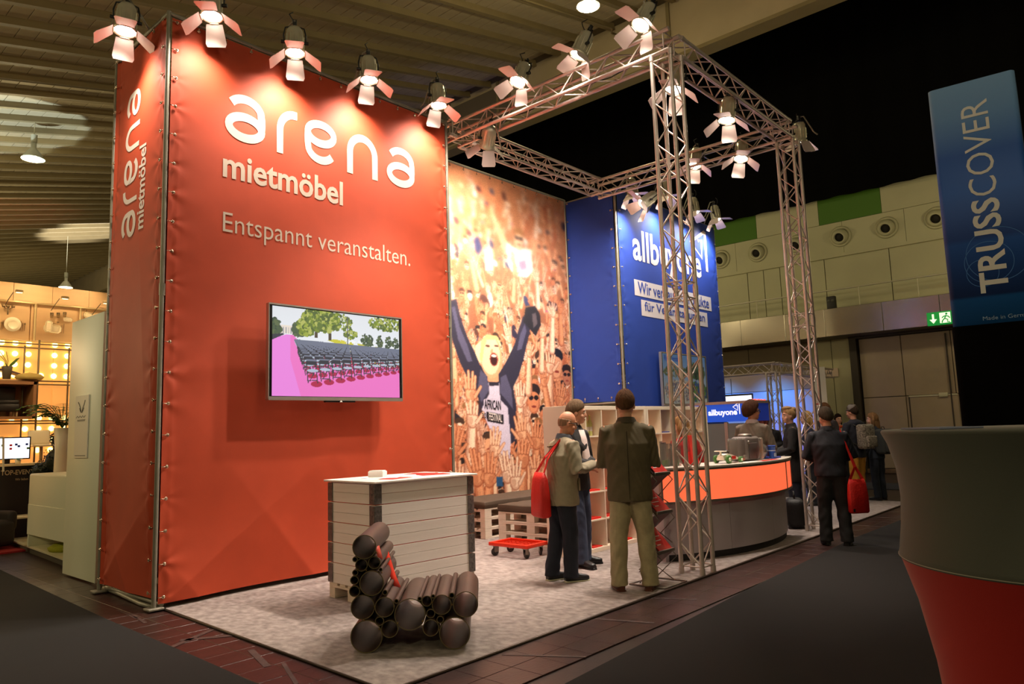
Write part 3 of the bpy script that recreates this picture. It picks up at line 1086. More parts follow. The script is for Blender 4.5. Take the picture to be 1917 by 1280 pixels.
def mul(c, k):
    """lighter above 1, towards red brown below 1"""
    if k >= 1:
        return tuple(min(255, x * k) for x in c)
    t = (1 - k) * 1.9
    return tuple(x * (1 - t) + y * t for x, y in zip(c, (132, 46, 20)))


def hand(x, z, s, ang, col):
    """raised hand: forearm, palm, five fingers; s = palm width"""
    c, n = math.cos(ang), math.sin(ang)
    lt = rnd.choice((-1, 1))

    def T(a, b):
        return (x + (a * c + b * n) * s, z + (-a * n + b * c) * s)
    for k, w in ((.66, 1.0), (.84, .84), (1.0, .55), (1.05, .22)):
        o = lt * (1 - w) * .26
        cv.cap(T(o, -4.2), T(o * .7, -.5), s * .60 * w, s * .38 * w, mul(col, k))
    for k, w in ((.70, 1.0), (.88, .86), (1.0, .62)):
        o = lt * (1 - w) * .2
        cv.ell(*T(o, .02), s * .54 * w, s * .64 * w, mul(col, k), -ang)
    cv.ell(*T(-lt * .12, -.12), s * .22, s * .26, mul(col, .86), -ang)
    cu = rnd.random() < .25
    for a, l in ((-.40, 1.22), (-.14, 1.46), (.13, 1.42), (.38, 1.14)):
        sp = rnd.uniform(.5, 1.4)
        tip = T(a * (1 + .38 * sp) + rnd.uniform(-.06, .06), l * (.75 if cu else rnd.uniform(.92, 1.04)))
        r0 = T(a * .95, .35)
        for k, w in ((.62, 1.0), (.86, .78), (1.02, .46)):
            cv.cap(r0, tip, s * .150 * w, s * .122 * w, mul(col, k))
    sd_ = rnd.choice((-1, 1))
    for k, w in ((.68, 1.0), (.95, .7)):
        cv.cap(T(sd_ * .4, -.2), T(sd_ * .95, .45), s * .17 * w, s * .12 * w, mul(col, k))


def face(x, z, s, col, glasses=True, cap_=None):
    cv.ell(x, z, s * .55, s * .78, mul(col, .85))
    cv.ell(x - .05 * s, z, s * .46, s * .70, col)
    cv.ell(x, z + .52 * s, s * .60, s * .40, cap_ or rnd.choice([(70, 44, 30), (150, 100, 60), (40, 30, 30)]))
    cv.ell(x, z + .12 * s, s * .47, s * .34, col)
    if glasses:
        cv.ell(x - .23 * s, z + .12 * s, s * .2, s * .14, (30, 20, 22))
        cv.ell(x + .23 * s, z + .12 * s, s * .2, s * .14, (30, 20, 22))
    cv.ell(x, z - .38 * s, s * .2, s * .07, (140, 50, 40))


N = 1300
for k in range(N):
    t = k / N                       # 0 = top of the picture, far away; 1 = bottom, near
    z = CH * (1 - t ** .9) + rnd.uniform(-.12, .12)
    sc = .052 + .15 * t ** 1.5
    x = rnd.uniform(-.1, CW + .1)
    q = rnd.random()
    if q < .085:
        cv.ell(x, z - .1, sc * rnd.uniform(.6, 1.3), sc * rnd.uniform(.8, 2.0), rnd.choice(DK), rnd.random())
    elif q < .28 and t > .15:
        face(x, z, sc * 1.35, rnd.choice(SK), rnd.random() < .5)
    else:
        hand(x, z, sc * rnd.uniform(.85, 1.15), rnd.uniform(-.45, .45), mul(rnd.choice(SK), rnd.uniform(.86, 1.08)))
    if rnd.random() < .10:
        cv.ell(x, z - sc * 1.4, sc * .5, sc * .16, rnd.choice([(60, 40, 110), (30, 30, 40), (150, 60, 140)]))


def C_(u, v):
    p = ony(u, v, CY)
    return (p.x - CX, p.z)


def PG(pts, col, k=3.367, ou=840, ov=560):
    cv.poly([C_(ou + a / k, ov + b / k) for a, b in pts], col)


# young man in white shirt with raised arms, upper part
k2 = 3.879
PGu = lambda pts, col: PG(pts, col, k2, 840, 290)
PGu([(285, 370), (310, 370), (350, 480), (400, 570), (430, 650), (420, 740), (395, 700), (345, 560)], (244, 182, 140))
PGu([(620, 500), (655, 520), (650, 640), (635, 740), (600, 730), (595, 640)], (232, 160, 118))
PGu([(420, 640), (470, 680), (560, 690), (600, 700), (612, 850), (570, 900), (470, 880), (430, 800)], (250, 238, 232))
PGu([(500, 780), (560, 770), (570, 840), (520, 850)], (160, 140, 170))
x_, z_ = C_(840 + 510 / k2, 290 + 625 / k2)
face(x_, z_, .24, (248, 196, 156), True, (170, 116, 70))
for a, b, s_ in ((300, 340, .10), (640, 450, .10), (470, 770, .10), (150, 730, .14), (480, 870, .12), (640, 900, .13)):
    hand(*C_(840 + a / k2, 290 + b / k2), s_, rnd.uniform(-.3, .3), rnd.choice(SK))
PGu([(180, 620), (215, 595), (245, 690), (215, 740), (190, 700)], (56, 56, 96))
PGu([(260, 690), (320, 690), (325, 850), (265, 850)], (240, 228, 180))
# people to the right and below
face(*C_(840 + 580 / 3.367, 560 + 410 / 3.367), .26, (238, 176, 130), True)
face(*C_(840 + 680 / 3.367, 560 + 420 / 3.367), .34, (226, 160, 120), False, (30, 28, 36))
face(*C_(840 + 535 / 3.367, 560 + 640 / 3.367), .32, (224, 140, 96), True, (44, 30, 28))
face(*C_(840 + 110 / 3.367, 560 + 1040 / 3.367), .36, (228, 150, 104), True, (60, 40, 30))
face(*C_(840 + 745 / 3.367, 560 + 490 / 3.367), .24, (190, 120, 90), True, (40, 26, 26))
for a, b, s_, an in ((640, 430, .26, .1), (600, 520, .2, -.2), (700, 640, .24, .2), (655, 90, .17, .1), (700, 70, .15, 0), (450, 640, .24, .0),
                     (30, 330, .2, .0), (380, 250, .17, -.2), (590, 220, .16, .1), (510, 340, .17, .1), (20, 600, .2, .1)):
    hand(*C_(840 + a / 3.367, 560 + b / 3.367), s_, an, rnd.choice(SK[:4]))
# the cheering woman in the leather jacket
NAVY, NAVL, SHIRT = (44, 40, 60), (86, 82, 110), (214, 202, 222)
PG([(205, 270), (240, 232), (300, 238), (330, 290), (318, 400), (205, 420), (170, 370), (165, 300)], (252, 226, 176))
PG([(0, 20), (50, 5), (75, 120), (120, 250), (165, 340), (200, 430), (190, 520), (120, 500), (70, 400), (20, 250), (0, 200)], NAVY)
PG([(20, 60), (40, 50), (70, 180), (120, 300), (150, 400), (120, 400), (60, 260)], NAVL)
PG([(320, 470), (365, 395), (415, 290), (440, 200), (470, 110), (520, 170), (500, 260), (475, 370), (440, 490), (400, 570)], NAVY)
PG([(430, 330), (450, 230), (480, 160), (490, 210), (460, 320)], NAVL)
PG([(485, 60), (545, 48), (575, 100), (582, 170), (548, 238), (508, 190), (470, 150)], (30, 26, 32))
PG([(525, 100), (550, 90), (560, 160), (535, 190)], (92, 80, 84))
PG([(185, 410), (245, 470), (320, 470), (350, 430), (405, 560), (425, 680), (415, 900), (390, 920), (300, 820), (205, 690), (165, 560)], NAVY)
PG([(200, 450), (240, 490), (255, 580), (205, 660), (185, 560)], NAVL)
PG([(325, 500), (360, 480), (395, 580), (405, 700), (360, 640), (325, 600)], NAVL)
PG([(235, 440), (310, 440), (315, 540), (250, 540)], (232, 160, 116))
PG([(250, 530), (318, 530), (325, 640), (372, 690), (392, 900), (385, 1012), (345, 1002), (290, 900), (208, 700), (256, 600)], SHIRT)
PG([(250, 528), (318, 528), (314, 552), (256, 552)], (40, 36, 50))
x_, z_ = C_(840 + 268 / 3.367, 560 + 360 / 3.367)
cv.ell(x_, z_ - .03, .27, .36, (236, 170, 124))
cv.ell(x_ - .02, z_, .235, .33, (252, 212, 172))
cv.ell(x_ + .12, z_ - .05, .06, .10, (248, 190, 150))
for a, b in ((245, 302), (300, 302)):
    cv.ell(*C_(840 + a / 3.367, 560 + b / 3.367), .055, .018, (96, 56, 44))
cv.ell(*C_(840 + 272 / 3.367, 560 + 338 / 3.367), .03, .05, (226, 160, 120))
cv.ell(*C_(840 + 284 / 3.367, 560 + 386 / 3.367), .10, .115, (150, 56, 44))
cv.ell(*C_(840 + 284 / 3.367, 560 + 392 / 3.367), .075, .085, (60, 16, 18))
cv.ell(*C_(840 + 284 / 3.367, 560 + 364 / 3.367), .07, .022, (250, 240, 226))
PG([(205, 270), (235, 232), (300, 236), (330, 280), (300, 262), (240, 262), (222, 320), (212, 400), (196, 390)], (246, 206, 132))
PG([(238, 715), (345, 735), (345, 795), (243, 775)], (26, 22, 30))
PG([(220, 640), (255, 625), (330, 650), (330, 700), (255, 690), (222, 690)], (206, 194, 214))
# near hands along the lower edge
for a, b, s_, an in ((140, 600, .25, 0), (150, 760, .26, .1), (40, 950, .26, .2), (460, 860, .26, -.1), (550, 900, .26, .1), (290, 950, .24, .1),
                     (470, 1010, .30, .1), (180, 1120, .30, -.2), (260, 1130, .28, .1), (370, 1110, .26, -.1), (550, 1100, .28, .1), (420, 1150, .27, .0), (60, 1180, .26, 0)):
    hand(*C_(840 + a / 3.367, 560 + b / 3.367), s_, an, rnd.choice(SK[:4]))
PG([(300, 1125), (340, 1125), (345, 1185), (305, 1185)], (40, 86, 130))


def box_blur(a, r):
    k = 2 * r + 1
    for ax in (0, 1):
        pad = [(0, 0)] * 3
        pad[ax] = (r + 1, r)
        c = np.cumsum(np.pad(a, pad, mode='edge'), axis=ax)
        a = (np.take(c, range(k, c.shape[ax]), axis=ax) - np.take(c, range(0, c.shape[ax] - k), axis=ax)) / k
    return a


zz_ = np.linspace(0, CH, cv.ny)[:, None, None]
soft = np.clip((zz_ - 2.9) / 2.2, 0, 1)
b1, b2 = box_blur(cv.a, 1), box_blur(box_blur(cv.a, 3), 2)
cv.a = (cv.a * .45 + b1 * .55) * (1 - soft) + b2 * soft
rs_ = np.random.RandomState(4)
cv.a = np.clip(cv.a * (1 + .03 * rs_.randn(cv.ny, cv.nx, 1)), 0, 255).astype(np.float32)
M_crowd = print_mat('crowd_print', 0.0, .55)
cv.grid('printed_banner', (CX, CY, .02), (1, 0, 0), (0, 0, 1), M_crowd, crowd, lambda x, y: .004 * np.sin(2.3 * x + y))


def CP(a, b):
    u, v = 840 + a / 3.367, 560 + b / 3.367
    return ony(u, v, CY - .008)


M_ink = mat('printed_ink', (34, 28, 38), .6)
o0, o1 = CP(244, 772), CP(338, 790)
ux = (o1 - o0)
lettering('shirt_lettering', 'FESTIVAL', o0 + Vector((.04, 0, .03)), ux.normalized(), (0, 0, 1), ux.length - .04, .13, M_pw, crowd, .02)
o0, o1 = CP(226, 690), CP(330, 700)
ux = (o1 - o0)
lettering('shirt_lettering', 'AFRICAN', o0, ux.normalized(), (0, 0, 1), ux.length, .16, M_ink, crowd, .02)
o0 = CP(210, 750)
lettering('shirt_lettering', '20', o0, (1, 0, 0), (0, 0, 1), .10, .09, M_ink, crowd, .01)
for a, b in (((CX, CY, 6.05), (CX + CW, CY, 6.05)), ((CX, CY, .02), (CX, CY, 6.05)), ((CX + CW, CY, .02), (CX + CW, CY, 6.05))):
    MB().cyl(a, b, .022, n=10).build('frame_pole', M_pole, crowd, True)
eyelets(crowd, [(CX + 1.1 + .32 * k, CY - .02, 5.98) for k in range(10)], Quaternion((0, 1, 0), math.pi / 2))
# ------------------------------------------------------------------ aluminium trusses
M_truss = mat('truss_aluminium', (214, 200, 190), .38, metal=.5, var=.15, vscale=9)
TS = 0.244
_tube = {}


def tube_between(name, p0, p1, r, m, parent, n=10):
    p0, p1 = Vector(p0), Vector(p1)
    ln = round((p1 - p0).length, 3)
    key = (ln, r, m.name)
    if key not in _tube:
        me = MB().cyl((0, 0, 0), (0, 0, ln), r, n=n).mesh(name)
        me.materials.append(m)
        _tube[key] = me
    return inst(name, _tube[key], parent, p0 - parent.location, (p1 - p0).to_track_quat('Z', 'Y'))


def truss(name, label, cat, p0, ax, a, b, length, s=TS, rc=.024, rb=.0085, pitch=.25, joints=(), group=None, frames=True):
    p0, ax, a, b = Vector(p0), Vector(ax), Vector(a), Vector(b)
    t = empty(name, p0, 0, label, cat, group)
    cs = [Vector((0, 0, 0)), a * s, a * s + b * s, b * s]
    for c in cs:
        tube_between('chord', p0 + c, p0 + c + ax * length, rc, M_truss, t, 12)
        for e in (0.0, length - .07):
            tube_between('coupler', p0 + c + ax * e, p0 + c + ax * (e + .07), rc + .005, M_truss, t, 12)
    n = max(2, int(round((length - .16) / pitch)))
    st = (length - .16) / n
    for f in range(4):
        q0, q1 = cs[f], cs[(f + 1) % 4]
        for k in range(n):
            x0, x1 = .08 + st * k, .08 + st * (k + 1)
            u, w = (q0, q1) if (k + f) % 2 == 0 else (q1, q0)
            tube_between('brace', p0 + u + ax * x0, p0 + w + ax * x1, rb, M_truss, t, 7)
        for x in ((.08, length - .08) if frames else ()):
            tube_between('end_bar', p0 + q0 + ax * x, p0 + q1 + ax * x, rb, M_truss, t, 7)
        for j in joints:
            for x in (j - .09, j + .09):
                tube_between('end_bar', p0 + q0 + ax * x, p0 + q1 + ax * x, rb, M_truss, t, 7)
    for j in joints:
        for c in cs:
            tube_between('coupler', p0 + c + ax * (j - .06), p0 + c + ax * (j + .06), rc + .006, M_truss, t, 12)
    return t


X1, X2, YF, YR, ZL = 4.126, 7.76, -3.504, -.02, 5.838
ex_, ey_, ez_ = (1, 0, 0), (0, 1, 0), (0, 0, 1)
truss('truss_column', 'front square truss column at carpet edge before the glowing counter', 'truss', (X1, YF, .012), ez_, ex_, ey_, ZL - .012, joints=(3.05,))
truss('truss_column', 'rear square truss column behind the man in dark jacket', 'truss', (X2, YF, .012), ez_, ex_, ey_, ZL - .012, joints=(3.05,))
beam_front = truss('truss_beam', 'truss beam with three spotlights running from red tower to front column', 'truss', (X1, YF, ZL), ey_, ex_, ez_, YR - YF + TS)
truss('truss_beam', 'truss beam joining the tops of the front and rear columns', 'truss', (X1 + TS + .03, YF, ZL), ex_, ey_, ez_, X2 - X1 - TS - .06)
truss('truss_beam', 'truss beam running from rear column back to blue tower corner', 'truss', (X2, YF, ZL), ey_, ex_, ez_, YR - YF + TS)
truss('truss_beam', 'truss beam above the crowd banner between the two towers', 'truss', (L + .05, YR, ZL + .001), ex_, ey_, ez_, X1 - L - .08)
truss('truss_beam', 'long rear truss beam before the top of the crowd banner', 'truss', (X1 + TS + .03, YR, ZL), ex_, ey_, ez_, X2 - X1 - TS - .06)
M_cable = mat('black_cable', (14, 13, 12), .6)
cb = MB()
for o_ in (0, .03):
    cb.tube([(X1 + .1 + o_, YF + .2 + .35 * k, ZL + .06 + .035 * math.sin(k * 1.7 + o_ * 40)) for k in range(10)], .008, 6)
cb = cb.build('power_cable', M_cable)
tag(cb, 'black power cables lying inside the front truss beam', 'cable')

# ------------------------------------------------------------------ spotlights with barn doors
M_can = mat('polished_can', (222, 216, 190), .32, metal=.4, var=.2, vscale=5)
M_flap = mat('barn_door_white', (226, 206, 200), .45, metal=.2)
M_lens = mat('lit_lens', (255, 246, 232), .3, emit=20, ecol=(255, 240, 222))
M_black2 = mat('fixture_black', (22, 21, 19), .5)


def make_spot():
    t = empty('spotlight', (0, 0, 0))
    b = MB().lathe([(.03, .20), (.075, .19), (.098, .15), (.10, .10), (.104, .09), (.104, -.11), (.118, -.115), (.122, -.15), (.110, -.15), (.107, -.12)], 24)
    for k in range(12):
        a = 2 * math.pi * k / 12
        b.box((.104 * math.cos(a), .104 * math.sin(a), 0), (.022, .006, .17), Matrix.Rotation(a, 3, 'Z'))
    b.build('can', M_can, t)
    MB().lathe([(.001, -.142), (.06, -.150), (.104, -.135), (.10, -.12), (.001, -.12)], 24).build('lens', M_lens, t)
    for k in range(4):
        a = math.pi / 2 * k
        op = math.radians((46, 74, 50, 32)[k])
        R_ = Matrix.Rotation(a, 3, 'Z')
        w0, w1, ln = .088, .112, .24
        dx, dz = math.sin(op), -math.cos(op)
        P = []
        for th in (0, .004):
            for s, w in ((0.0, w0), (.86, w1), (1.0, w1 * .86)):
                for sg_ in (-1, 1):
                    P.append(R_ @ Vector((.118 + dx * ln * s + th * math.cos(op), sg_ * w, -.155 + dz * ln * s + th * math.sin(op))))
        F = [(0, 1, 3, 2), (2, 3, 5, 4), (6, 8, 9, 7), (8, 10, 11, 9), (0, 6, 7, 1), (4, 5, 11, 10), (0, 2, 8, 6), (2, 4, 10, 8), (1, 7, 9, 3), (3, 9, 11, 5)]
        MB().add(P, F).build('barn_door', M_flap, t)
        MB().cyl(R_ @ Vector((.116, -.05, -.152)), R_ @ Vector((.116, .05, -.152)), .008, n=6).build('hinge', M_can, t)
    y = MB().tube([(.125, 0, 0), (.132, 0, .10), (.11, 0, .20), (.0, 0, .235), (-.11, 0, .20), (-.132, 0, .10), (-.125, 0, 0)], .010, 6)
    y.build('yoke', M_black2, t)
    for s in (-1, 1):
        MB().cyl((s * .104, 0, 0), (s * .16, 0, 0), .022, n=10).build('yoke_knob', M_black2, t)
    MB().rbox((0, 0, .27), (.05, .05, .08), .008).build('clamp', M_black2, t)
    MB().tube([(.0, .05, .19), (.02, .10, .24), (.06, .12, .30), (.02, .08, .36)], .007, 6).build('cable', M_cable, t)
    MB().rbox((0.02, .02, .205), (.04, .03, .02), .004).build('plug', mat('plug_blue', (40, 50, 130), .4), t)
    return t


spot0 = make_spot()
WARM = (1.0, .86, .73)
first_spot = [True]


def spotlight(pos, aim, label, energy, angle=58, blend=.45, roll=0.0, col=WARM, group='barn door spotlights', beam=None):
    d = (Vector(aim) - Vector(pos)).normalized()
    q = d.to_track_quat('-Z', 'Y') @ Quaternion((0, 0, 1), roll)
    t = spot0 if first_spot[0] else dup(spot0)
    first_spot[0] = False
    t.location = pos
    t.scale = (.94, .94, .94)
    t.rotation_mode = 'QUATERNION'
    t.rotation_quaternion = q
    tag(t, label, 'spotlight', group)
    l = lamp('spot_light', 'SPOT', (0, 0, -.33), energy, col, .11, None, angle, blend)
    l.parent = t
    if beam is not None:
        l.rotation_mode = 'QUATERNION'
        l.rotation_quaternion = q.inverted() @ Vector(beam).to_track_quat('-Z', 'Y')
    return t


names = ('leftmost', 'second from left', 'third from left', 'rightmost')
for k, (u, v) in enumerate(((397, 10), (552, 80), (690, 132), (820, 181))):
    p = ony(u, v, -.30)
    t = spotlight(p, p + Vector((-.05, -.10, -1)), 'lit barn door spotlight on red tower front, ' + names[k], 125, 120, 1.0, math.radians(-12 + 6 * k), beam=(0, .42, -1))
    MB().tube([(p.x, -.03, 6.0), (p.x, -.08, 6.06), (p.x, -.2, p.z + .26), (p.x, -.30, p.z + .27)], .012, 6).build('mount_arm', M_pole, t, True)
p = onx(236, 38, -.26)
t = spotlight(p, p + Vector((-.08, -.10, -1)), 'lit barn door spotlight above the narrow side of the red tower', 110, 105, 1.0, math.radians(20), beam=(.42, 0, -1))
MB().tube([(-.03, p.y, 6.0), (-.10, p.y, 6.1), (p.x, p.y, p.z + .27)], .012, 6).build('mount_arm', M_pole, t, True)

yb_lab = ('large lit spotlight beside the front truss corner', 'lit spotlight in the middle of the front truss beam', 'lit spotlight on truss beam nearest the red tower')
for (u, v), aim, lb, e, ro in zip(((1207, 32), (1090, 86), (975, 140)), ((.9, -1.9, .3), (2.6, -.6, 1.6), (1.4, -.9, 1.0)), yb_lab, (640, 500, 540), (.2, .5, .3)):
    p = onx(u, v, 4.06)
    spotlight(p, aim, lb, e, 62, .6, ro)
    MB().cyl((X1, p.y, 6.08), (p.x, p.y, p.z + .2), .014, n=8).build('spot_post', M_pole, beam_front, True)
p = onx(914, 258, 4.34)
spotlight(p, (5.4, 1.16, 4.3), 'spotlight hanging with its back to view before the crowd banner', 1000, 116, 1.0, .1)
for (u, v, pl, val), aim, lb, e in (((1362, 208, 'y', -3.36), (4.9, -3.0, 0), 'lit spotlight under the beam between front and rear columns', 330),
                                     ((1264, 150, 'y', -3.30), (3.4, -2.9, 0), 'lit spotlight seen through the top of the front column', 330),
                                     ((1302, 297, 'x', 7.86), (6.3, -1.6, .6), 'lit spotlight in the rear truss beam, nearer the blue tower', 260),
                                     ((1388, 284, 'x', 7.86), (6.2, -2.6, .6), 'lit spotlight in the rear truss beam, nearer the rear column', 260),
                                     ((1497, 250, 'y', -3.2), (10.4, -2.6, 0), 'spotlight at the top corner of the rear column', 240)):
    p = ony(u, v, val) if pl == 'y' else onx(u, v, val)
    spotlight(p, aim, lb, e, 66, .6, .6)
BW = (.80, .86, 1.0)
for k, (u, v) in enumerate(((1183, 352), (1246, 356), (1299, 386), (1339, 400))):
    p = ony(u, v, -.32)
    t = spotlight(p, p + Vector((.03, -.10, -1)), 'lit barn door spotlight on blue tower front, ' + names[k], 170, 105, 1.0, math.radians(-10), BW, beam=(0, .42, -1))
    MB().tube([(p.x, -.04, 6.0), (p.x, -.08, 6.08), (p.x, -.32, p.z + .27)], .012, 6).build('mount_arm', M_pole, t, True)
p = onx(1213, 374, 7.95)
spotlight(p, (6.4, .5, 4.0), 'spotlight under the truss corner beside the blue tower', 120, 60, .6, .3)

# ------------------------------------------------------------------ pallets
M_pal = mat('white_painted_wood', (226, 208, 188), .65, var=.12, vscale=3, bump=.15, bscale=30, stretch=(.3, 2, 2))


def make_pallet(m):
    t = empty('pallet', (0, 0, 0))
    lm = MB().rbox((0, 0, 0), (1.2, .143, .022), .003, seg=1).mesh('board'); lm.materials.append(m)
    ln_ = MB().rbox((0, 0, 0), (1.2, .10, .022), .003, seg=1).mesh('board'); ln_.materials.append(m)
    cm = MB().rbox((0, 0, 0), (.143, .80, .022), .003, seg=1).mesh('cross_board'); cm.materials.append(m)
    bm_ = MB().rbox((0, 0, 0), (.143, .10, .078), .003, seg=1).mesh('block'); bm_.materials.append(m)
    bm2 = MB().rbox((0, 0, 0), (.143, .143, .078), .003, seg=1).mesh('block'); bm2.materials.append(m)
    for y, me in ((-.328, lm), (-.164, ln_), (0, lm), (.164, ln_), (.328, lm)):
        inst('board', me, t, (0, y, .133))
    for x in (-.528, 0, .528):
        inst('cross_board', cm, t, (x, 0, .111))
        for y in (-.35, 0, .35):
            inst('block', bm_ if y else bm2, t, (x, y, .061))
    for y, me in ((-.35, ln_), (0, lm), (.35, ln_)):
        inst('bottom_board', me, t, (0, y, .011))
    return t


pal0 = make_pallet(M_pal)
Z0 = .0125
lev = ('bottom', 'middle', 'top')
k_ = 0
for i, (x, y, rz, nm) in enumerate(((5.42, .72, 0, 'bench by the crowd banner, left stack'), (6.63, .72, 0, 'bench by the crowd banner, right stack'),
                                    (5.10, -.66, math.pi / 2, 'seat behind the red dolly'))):
    for k in range(3):
        lb = 'white painted pallet, %s one of the %s' % (lev[k], nm)
        if i == 0 and k == 0:
            t = pal0
            t.location = (x, y, Z0)
            t['label'] = lb
        else:
            t = dup(pal0, (x, y, Z0 + .1445 * k), rz, lb)
        tag(t, lb, 'pallet', 'stacked white pallets')
M_cush = mat('taupe_cushion', (86, 70, 56), .8, var=.1, vscale=4, bump=.2, bscale=90, spec=.3)


def cushion(c, size, rz, label):
    bm = bmesh.new()
    bmesh.ops.create_cube(bm, size=1)
    bmesh.ops.subdivide_edges(bm, edges=list(bm.edges), cuts=7, use_grid_fill=True)
    for v in bm.verts:
        x, y, z = v.co.x * 2, v.co.y * 2, v.co.z * 2
        f = 1 - .03 * (abs(x) ** 10 + abs(y) ** 10)
        pill = .10 * (1 - x * x) * (1 - y * y) * (1 if z > 0 else 0)
        v.co = Vector((v.co.x * size[0] * (1 - .012 * z * z), v.co.y * size[1] * (1 - .02 * abs(z)), (v.co.z + pill) * size[2] * f + .004 * math.sin(9 * x + 5 * y)))
    me = bpy.data.meshes.new('seat_cushion')
    bm.to_mesh(me); bm.free()
    me.polygons.foreach_set('use_smooth', [True] * len(me.polygons))
    me.materials.append(M_cush)
    o = bpy.data.objects.new('seat_cushion', me)
    COL.objects.link(o)
    o.location = (c[0], c[1], c[2] + size[2] / 2)
    o.rotation_euler = (0, 0, rz)
    m_ = o.modifiers.new('soft', 'BEVEL'); m_.width = .012; m_.segments = 2
    tag(o, label, 'cushion')
    return o


cushion((6.02, .72, Z0 + .4345), (2.42, .82, .105), 0, 'long dark taupe cushion on the pallet bench by the crowd banner')
cushion((5.10, -.66, Z0 + .4345), (.82, 1.22, .10), 0, 'dark taupe cushion on the pallet seat behind the red dolly')

# ------------------------------------------------------------------ counter of pallet collars
cn = empty('collar_counter', (1.86, -1.40, .0125), math.radians(-3.5), 'white counter of stacked pallet collars with dark corner hinges', 'counter')
M_wood = mat('white_glazed_plank', (240, 228, 220), .6, var=.10, vscale=2.5, bump=.10, bscale=26, stretch=(.25, .25, 3))
M_hinge = mat('galvanised_hinge', (132, 122, 118), .45, metal=.5, var=.5, vscale=40)
M_rl = mat('red_liner', (240, 40, 20), .5)
for me_n in ('x',):
    pt = make_pallet(M_pal)
    pt.name = 'base_pallet'
    kids = list(pt.children)
    for c in kids:
        c.parent = cn
    bpy.data.objects.remove(pt, do_unlink=True)
bl = MB().rbox((0, 0, 0), (1.19, .02, .0925), .002, seg=1).mesh('board'); bl.materials.append(M_wood)
bs = MB().rbox((0, 0, 0), (.02, .79, .0925), .002, seg=1).mesh('board'); bs.materials.append(M_wood)
hm = MB()
hm.box((.035, -.006, 0), (.075, .008, .178)).box((-.006, .035, 0), (.008, .075, .178)).cyl((0, 0, -.085), (0, 0, .085), .011, n=8)
for zz in (-.05, 0, .05):
    hm.cyl((.03, -.014, zz), (.03, .0, zz), .008, n=6).cyl((-.014, .03, zz), (0, .03, zz), .008, n=6)
hm = hm.mesh('hinge'); hm.materials.append(M_hinge)
for k in range(5):
    zc = .144 + .195 * k
    cl = inst('collar', MB().bb((-.584, -.384, .0), (.584, .384, .1945)).mesh('collar_liner'), cn, (0, 0, zc))
    cl.data.materials.append(M_rl)
    for z in (.0485, .1435):
        for s in (-1, 1):
            inst('board', bl, cl, (0, s * .39, z))
            inst('board', bs, cl, (s * .59, 0, z))
    for q, (sx_, sy_) in enumerate(((-1, -1), (1, -1), (1, 1), (-1, 1))):
        inst('hinge', hm, cl, (sx_ * .602, sy_ * .402, .096), Quaternion((0, 0, 1), math.pi / 2 * q))
MB().rbox((0, 0, .144 + .975 + .010), (1.27, .90, .018), .003, seg=1).build('top_plate', mat('white_laminate', (232, 220, 210), .45), cn)
zt_ = .0125 + .144 + .975 + .0195
M_paper = mat('white_paper', (238, 232, 226), .6)
M_redp = mat('red_paper', (214, 36, 24), .5)


def paper(name, label, x, y, z, w, h, rz, m, cat='leaflet', th=.002, parent=None):
    o = MB().rbox((0, 0, th / 2), (w, h, th), min(.0008, th * .3), seg=1).build(name, m)
    o.location = (x, y, z)
    o.rotation_euler = (0, 0, rz)
    return tag(o, label, cat)


paper('leaflet', 'white leaflet on the left end of the collar counter', 1.50, -1.42, zt_, .30, .21, .4, M_paper)
paper('leaflet', 'red leaflet under the white papers on the collar counter', 1.62, -1.58, zt_, .30, .21, .2, M_redp)
paper('leaflet', 'white leaflet lying over a red one on the collar counter', 1.70, -1.40, zt_ + .0025, .30, .21, .7, M_paper)
paper('leaflet', 'red leaflet on the right end of the collar counter', 2.18, -1.52, zt_, .21, .30, 1.2, M_redp, th=.006)
paper('leaflet', 'red leaflet near the back of the collar counter', 2.25, -1.25, zt_, .21, .30, .3, M_redp, th=.004)
nb = empty('card_box', (1.66, -1.26, zt_ + .003), .5, 'small white card box on the collar counter', 'box')
MB().rbox((0, 0, .03), (.11, .16, .06), .003, seg=1).build('box_body', M_paper, nb)
MB().bb((-.045, -.07, .06), (.045, .07, .068)).build('card_stack', mat('card_edge', (214, 208, 200), .7), nb)
paper('leaflet', 'white sheet hanging over the card box corner', 1.56, -1.30, zt_ + .004, .12, .21, 1.0, M_paper)

# ------------------------------------------------------------------ lounge chair of black pipes
ME, MN = Vector((.698, -.716, 0)), Vector((.716, .698, 0))
ch = empty('pipe_chair', (.36, -2.80, .0125), 0, 'low lounge chair built from stacked dark cardboard tubes', 'chair')
M_tubeo = mat('dark_tube_outside', (86, 62, 50), .42, var=.25, vscale=4, stretch=(1, 1, 6), bump=.05)
M_ring = mat('tube_rim', (96, 84, 50), .6)
kc = .00119
circ = [(290, 605, 73), (232, 680, 16), (270, 715, 38), (348, 702, 38), (388, 742, 12), (232, 760, 18), (226, 806, 26), (333, 822, 75), (228, 870, 33),
        (412, 880, 16), (275, 967, 73), (410, 965, 60), (482, 932, 14), (563, 1012, 95), (625, 917, 13), (668, 932, 32), (707, 905, 12), (758, 957, 60),
        (822, 900, 17), (905, 955, 77), (690, 1008, 27), (748, 1042, 22), (378, 1048, 27), (297, 1140, 97), (438, 1097, 52), (690, 1090, 50), (835, 1125, 95)]
clen = .78
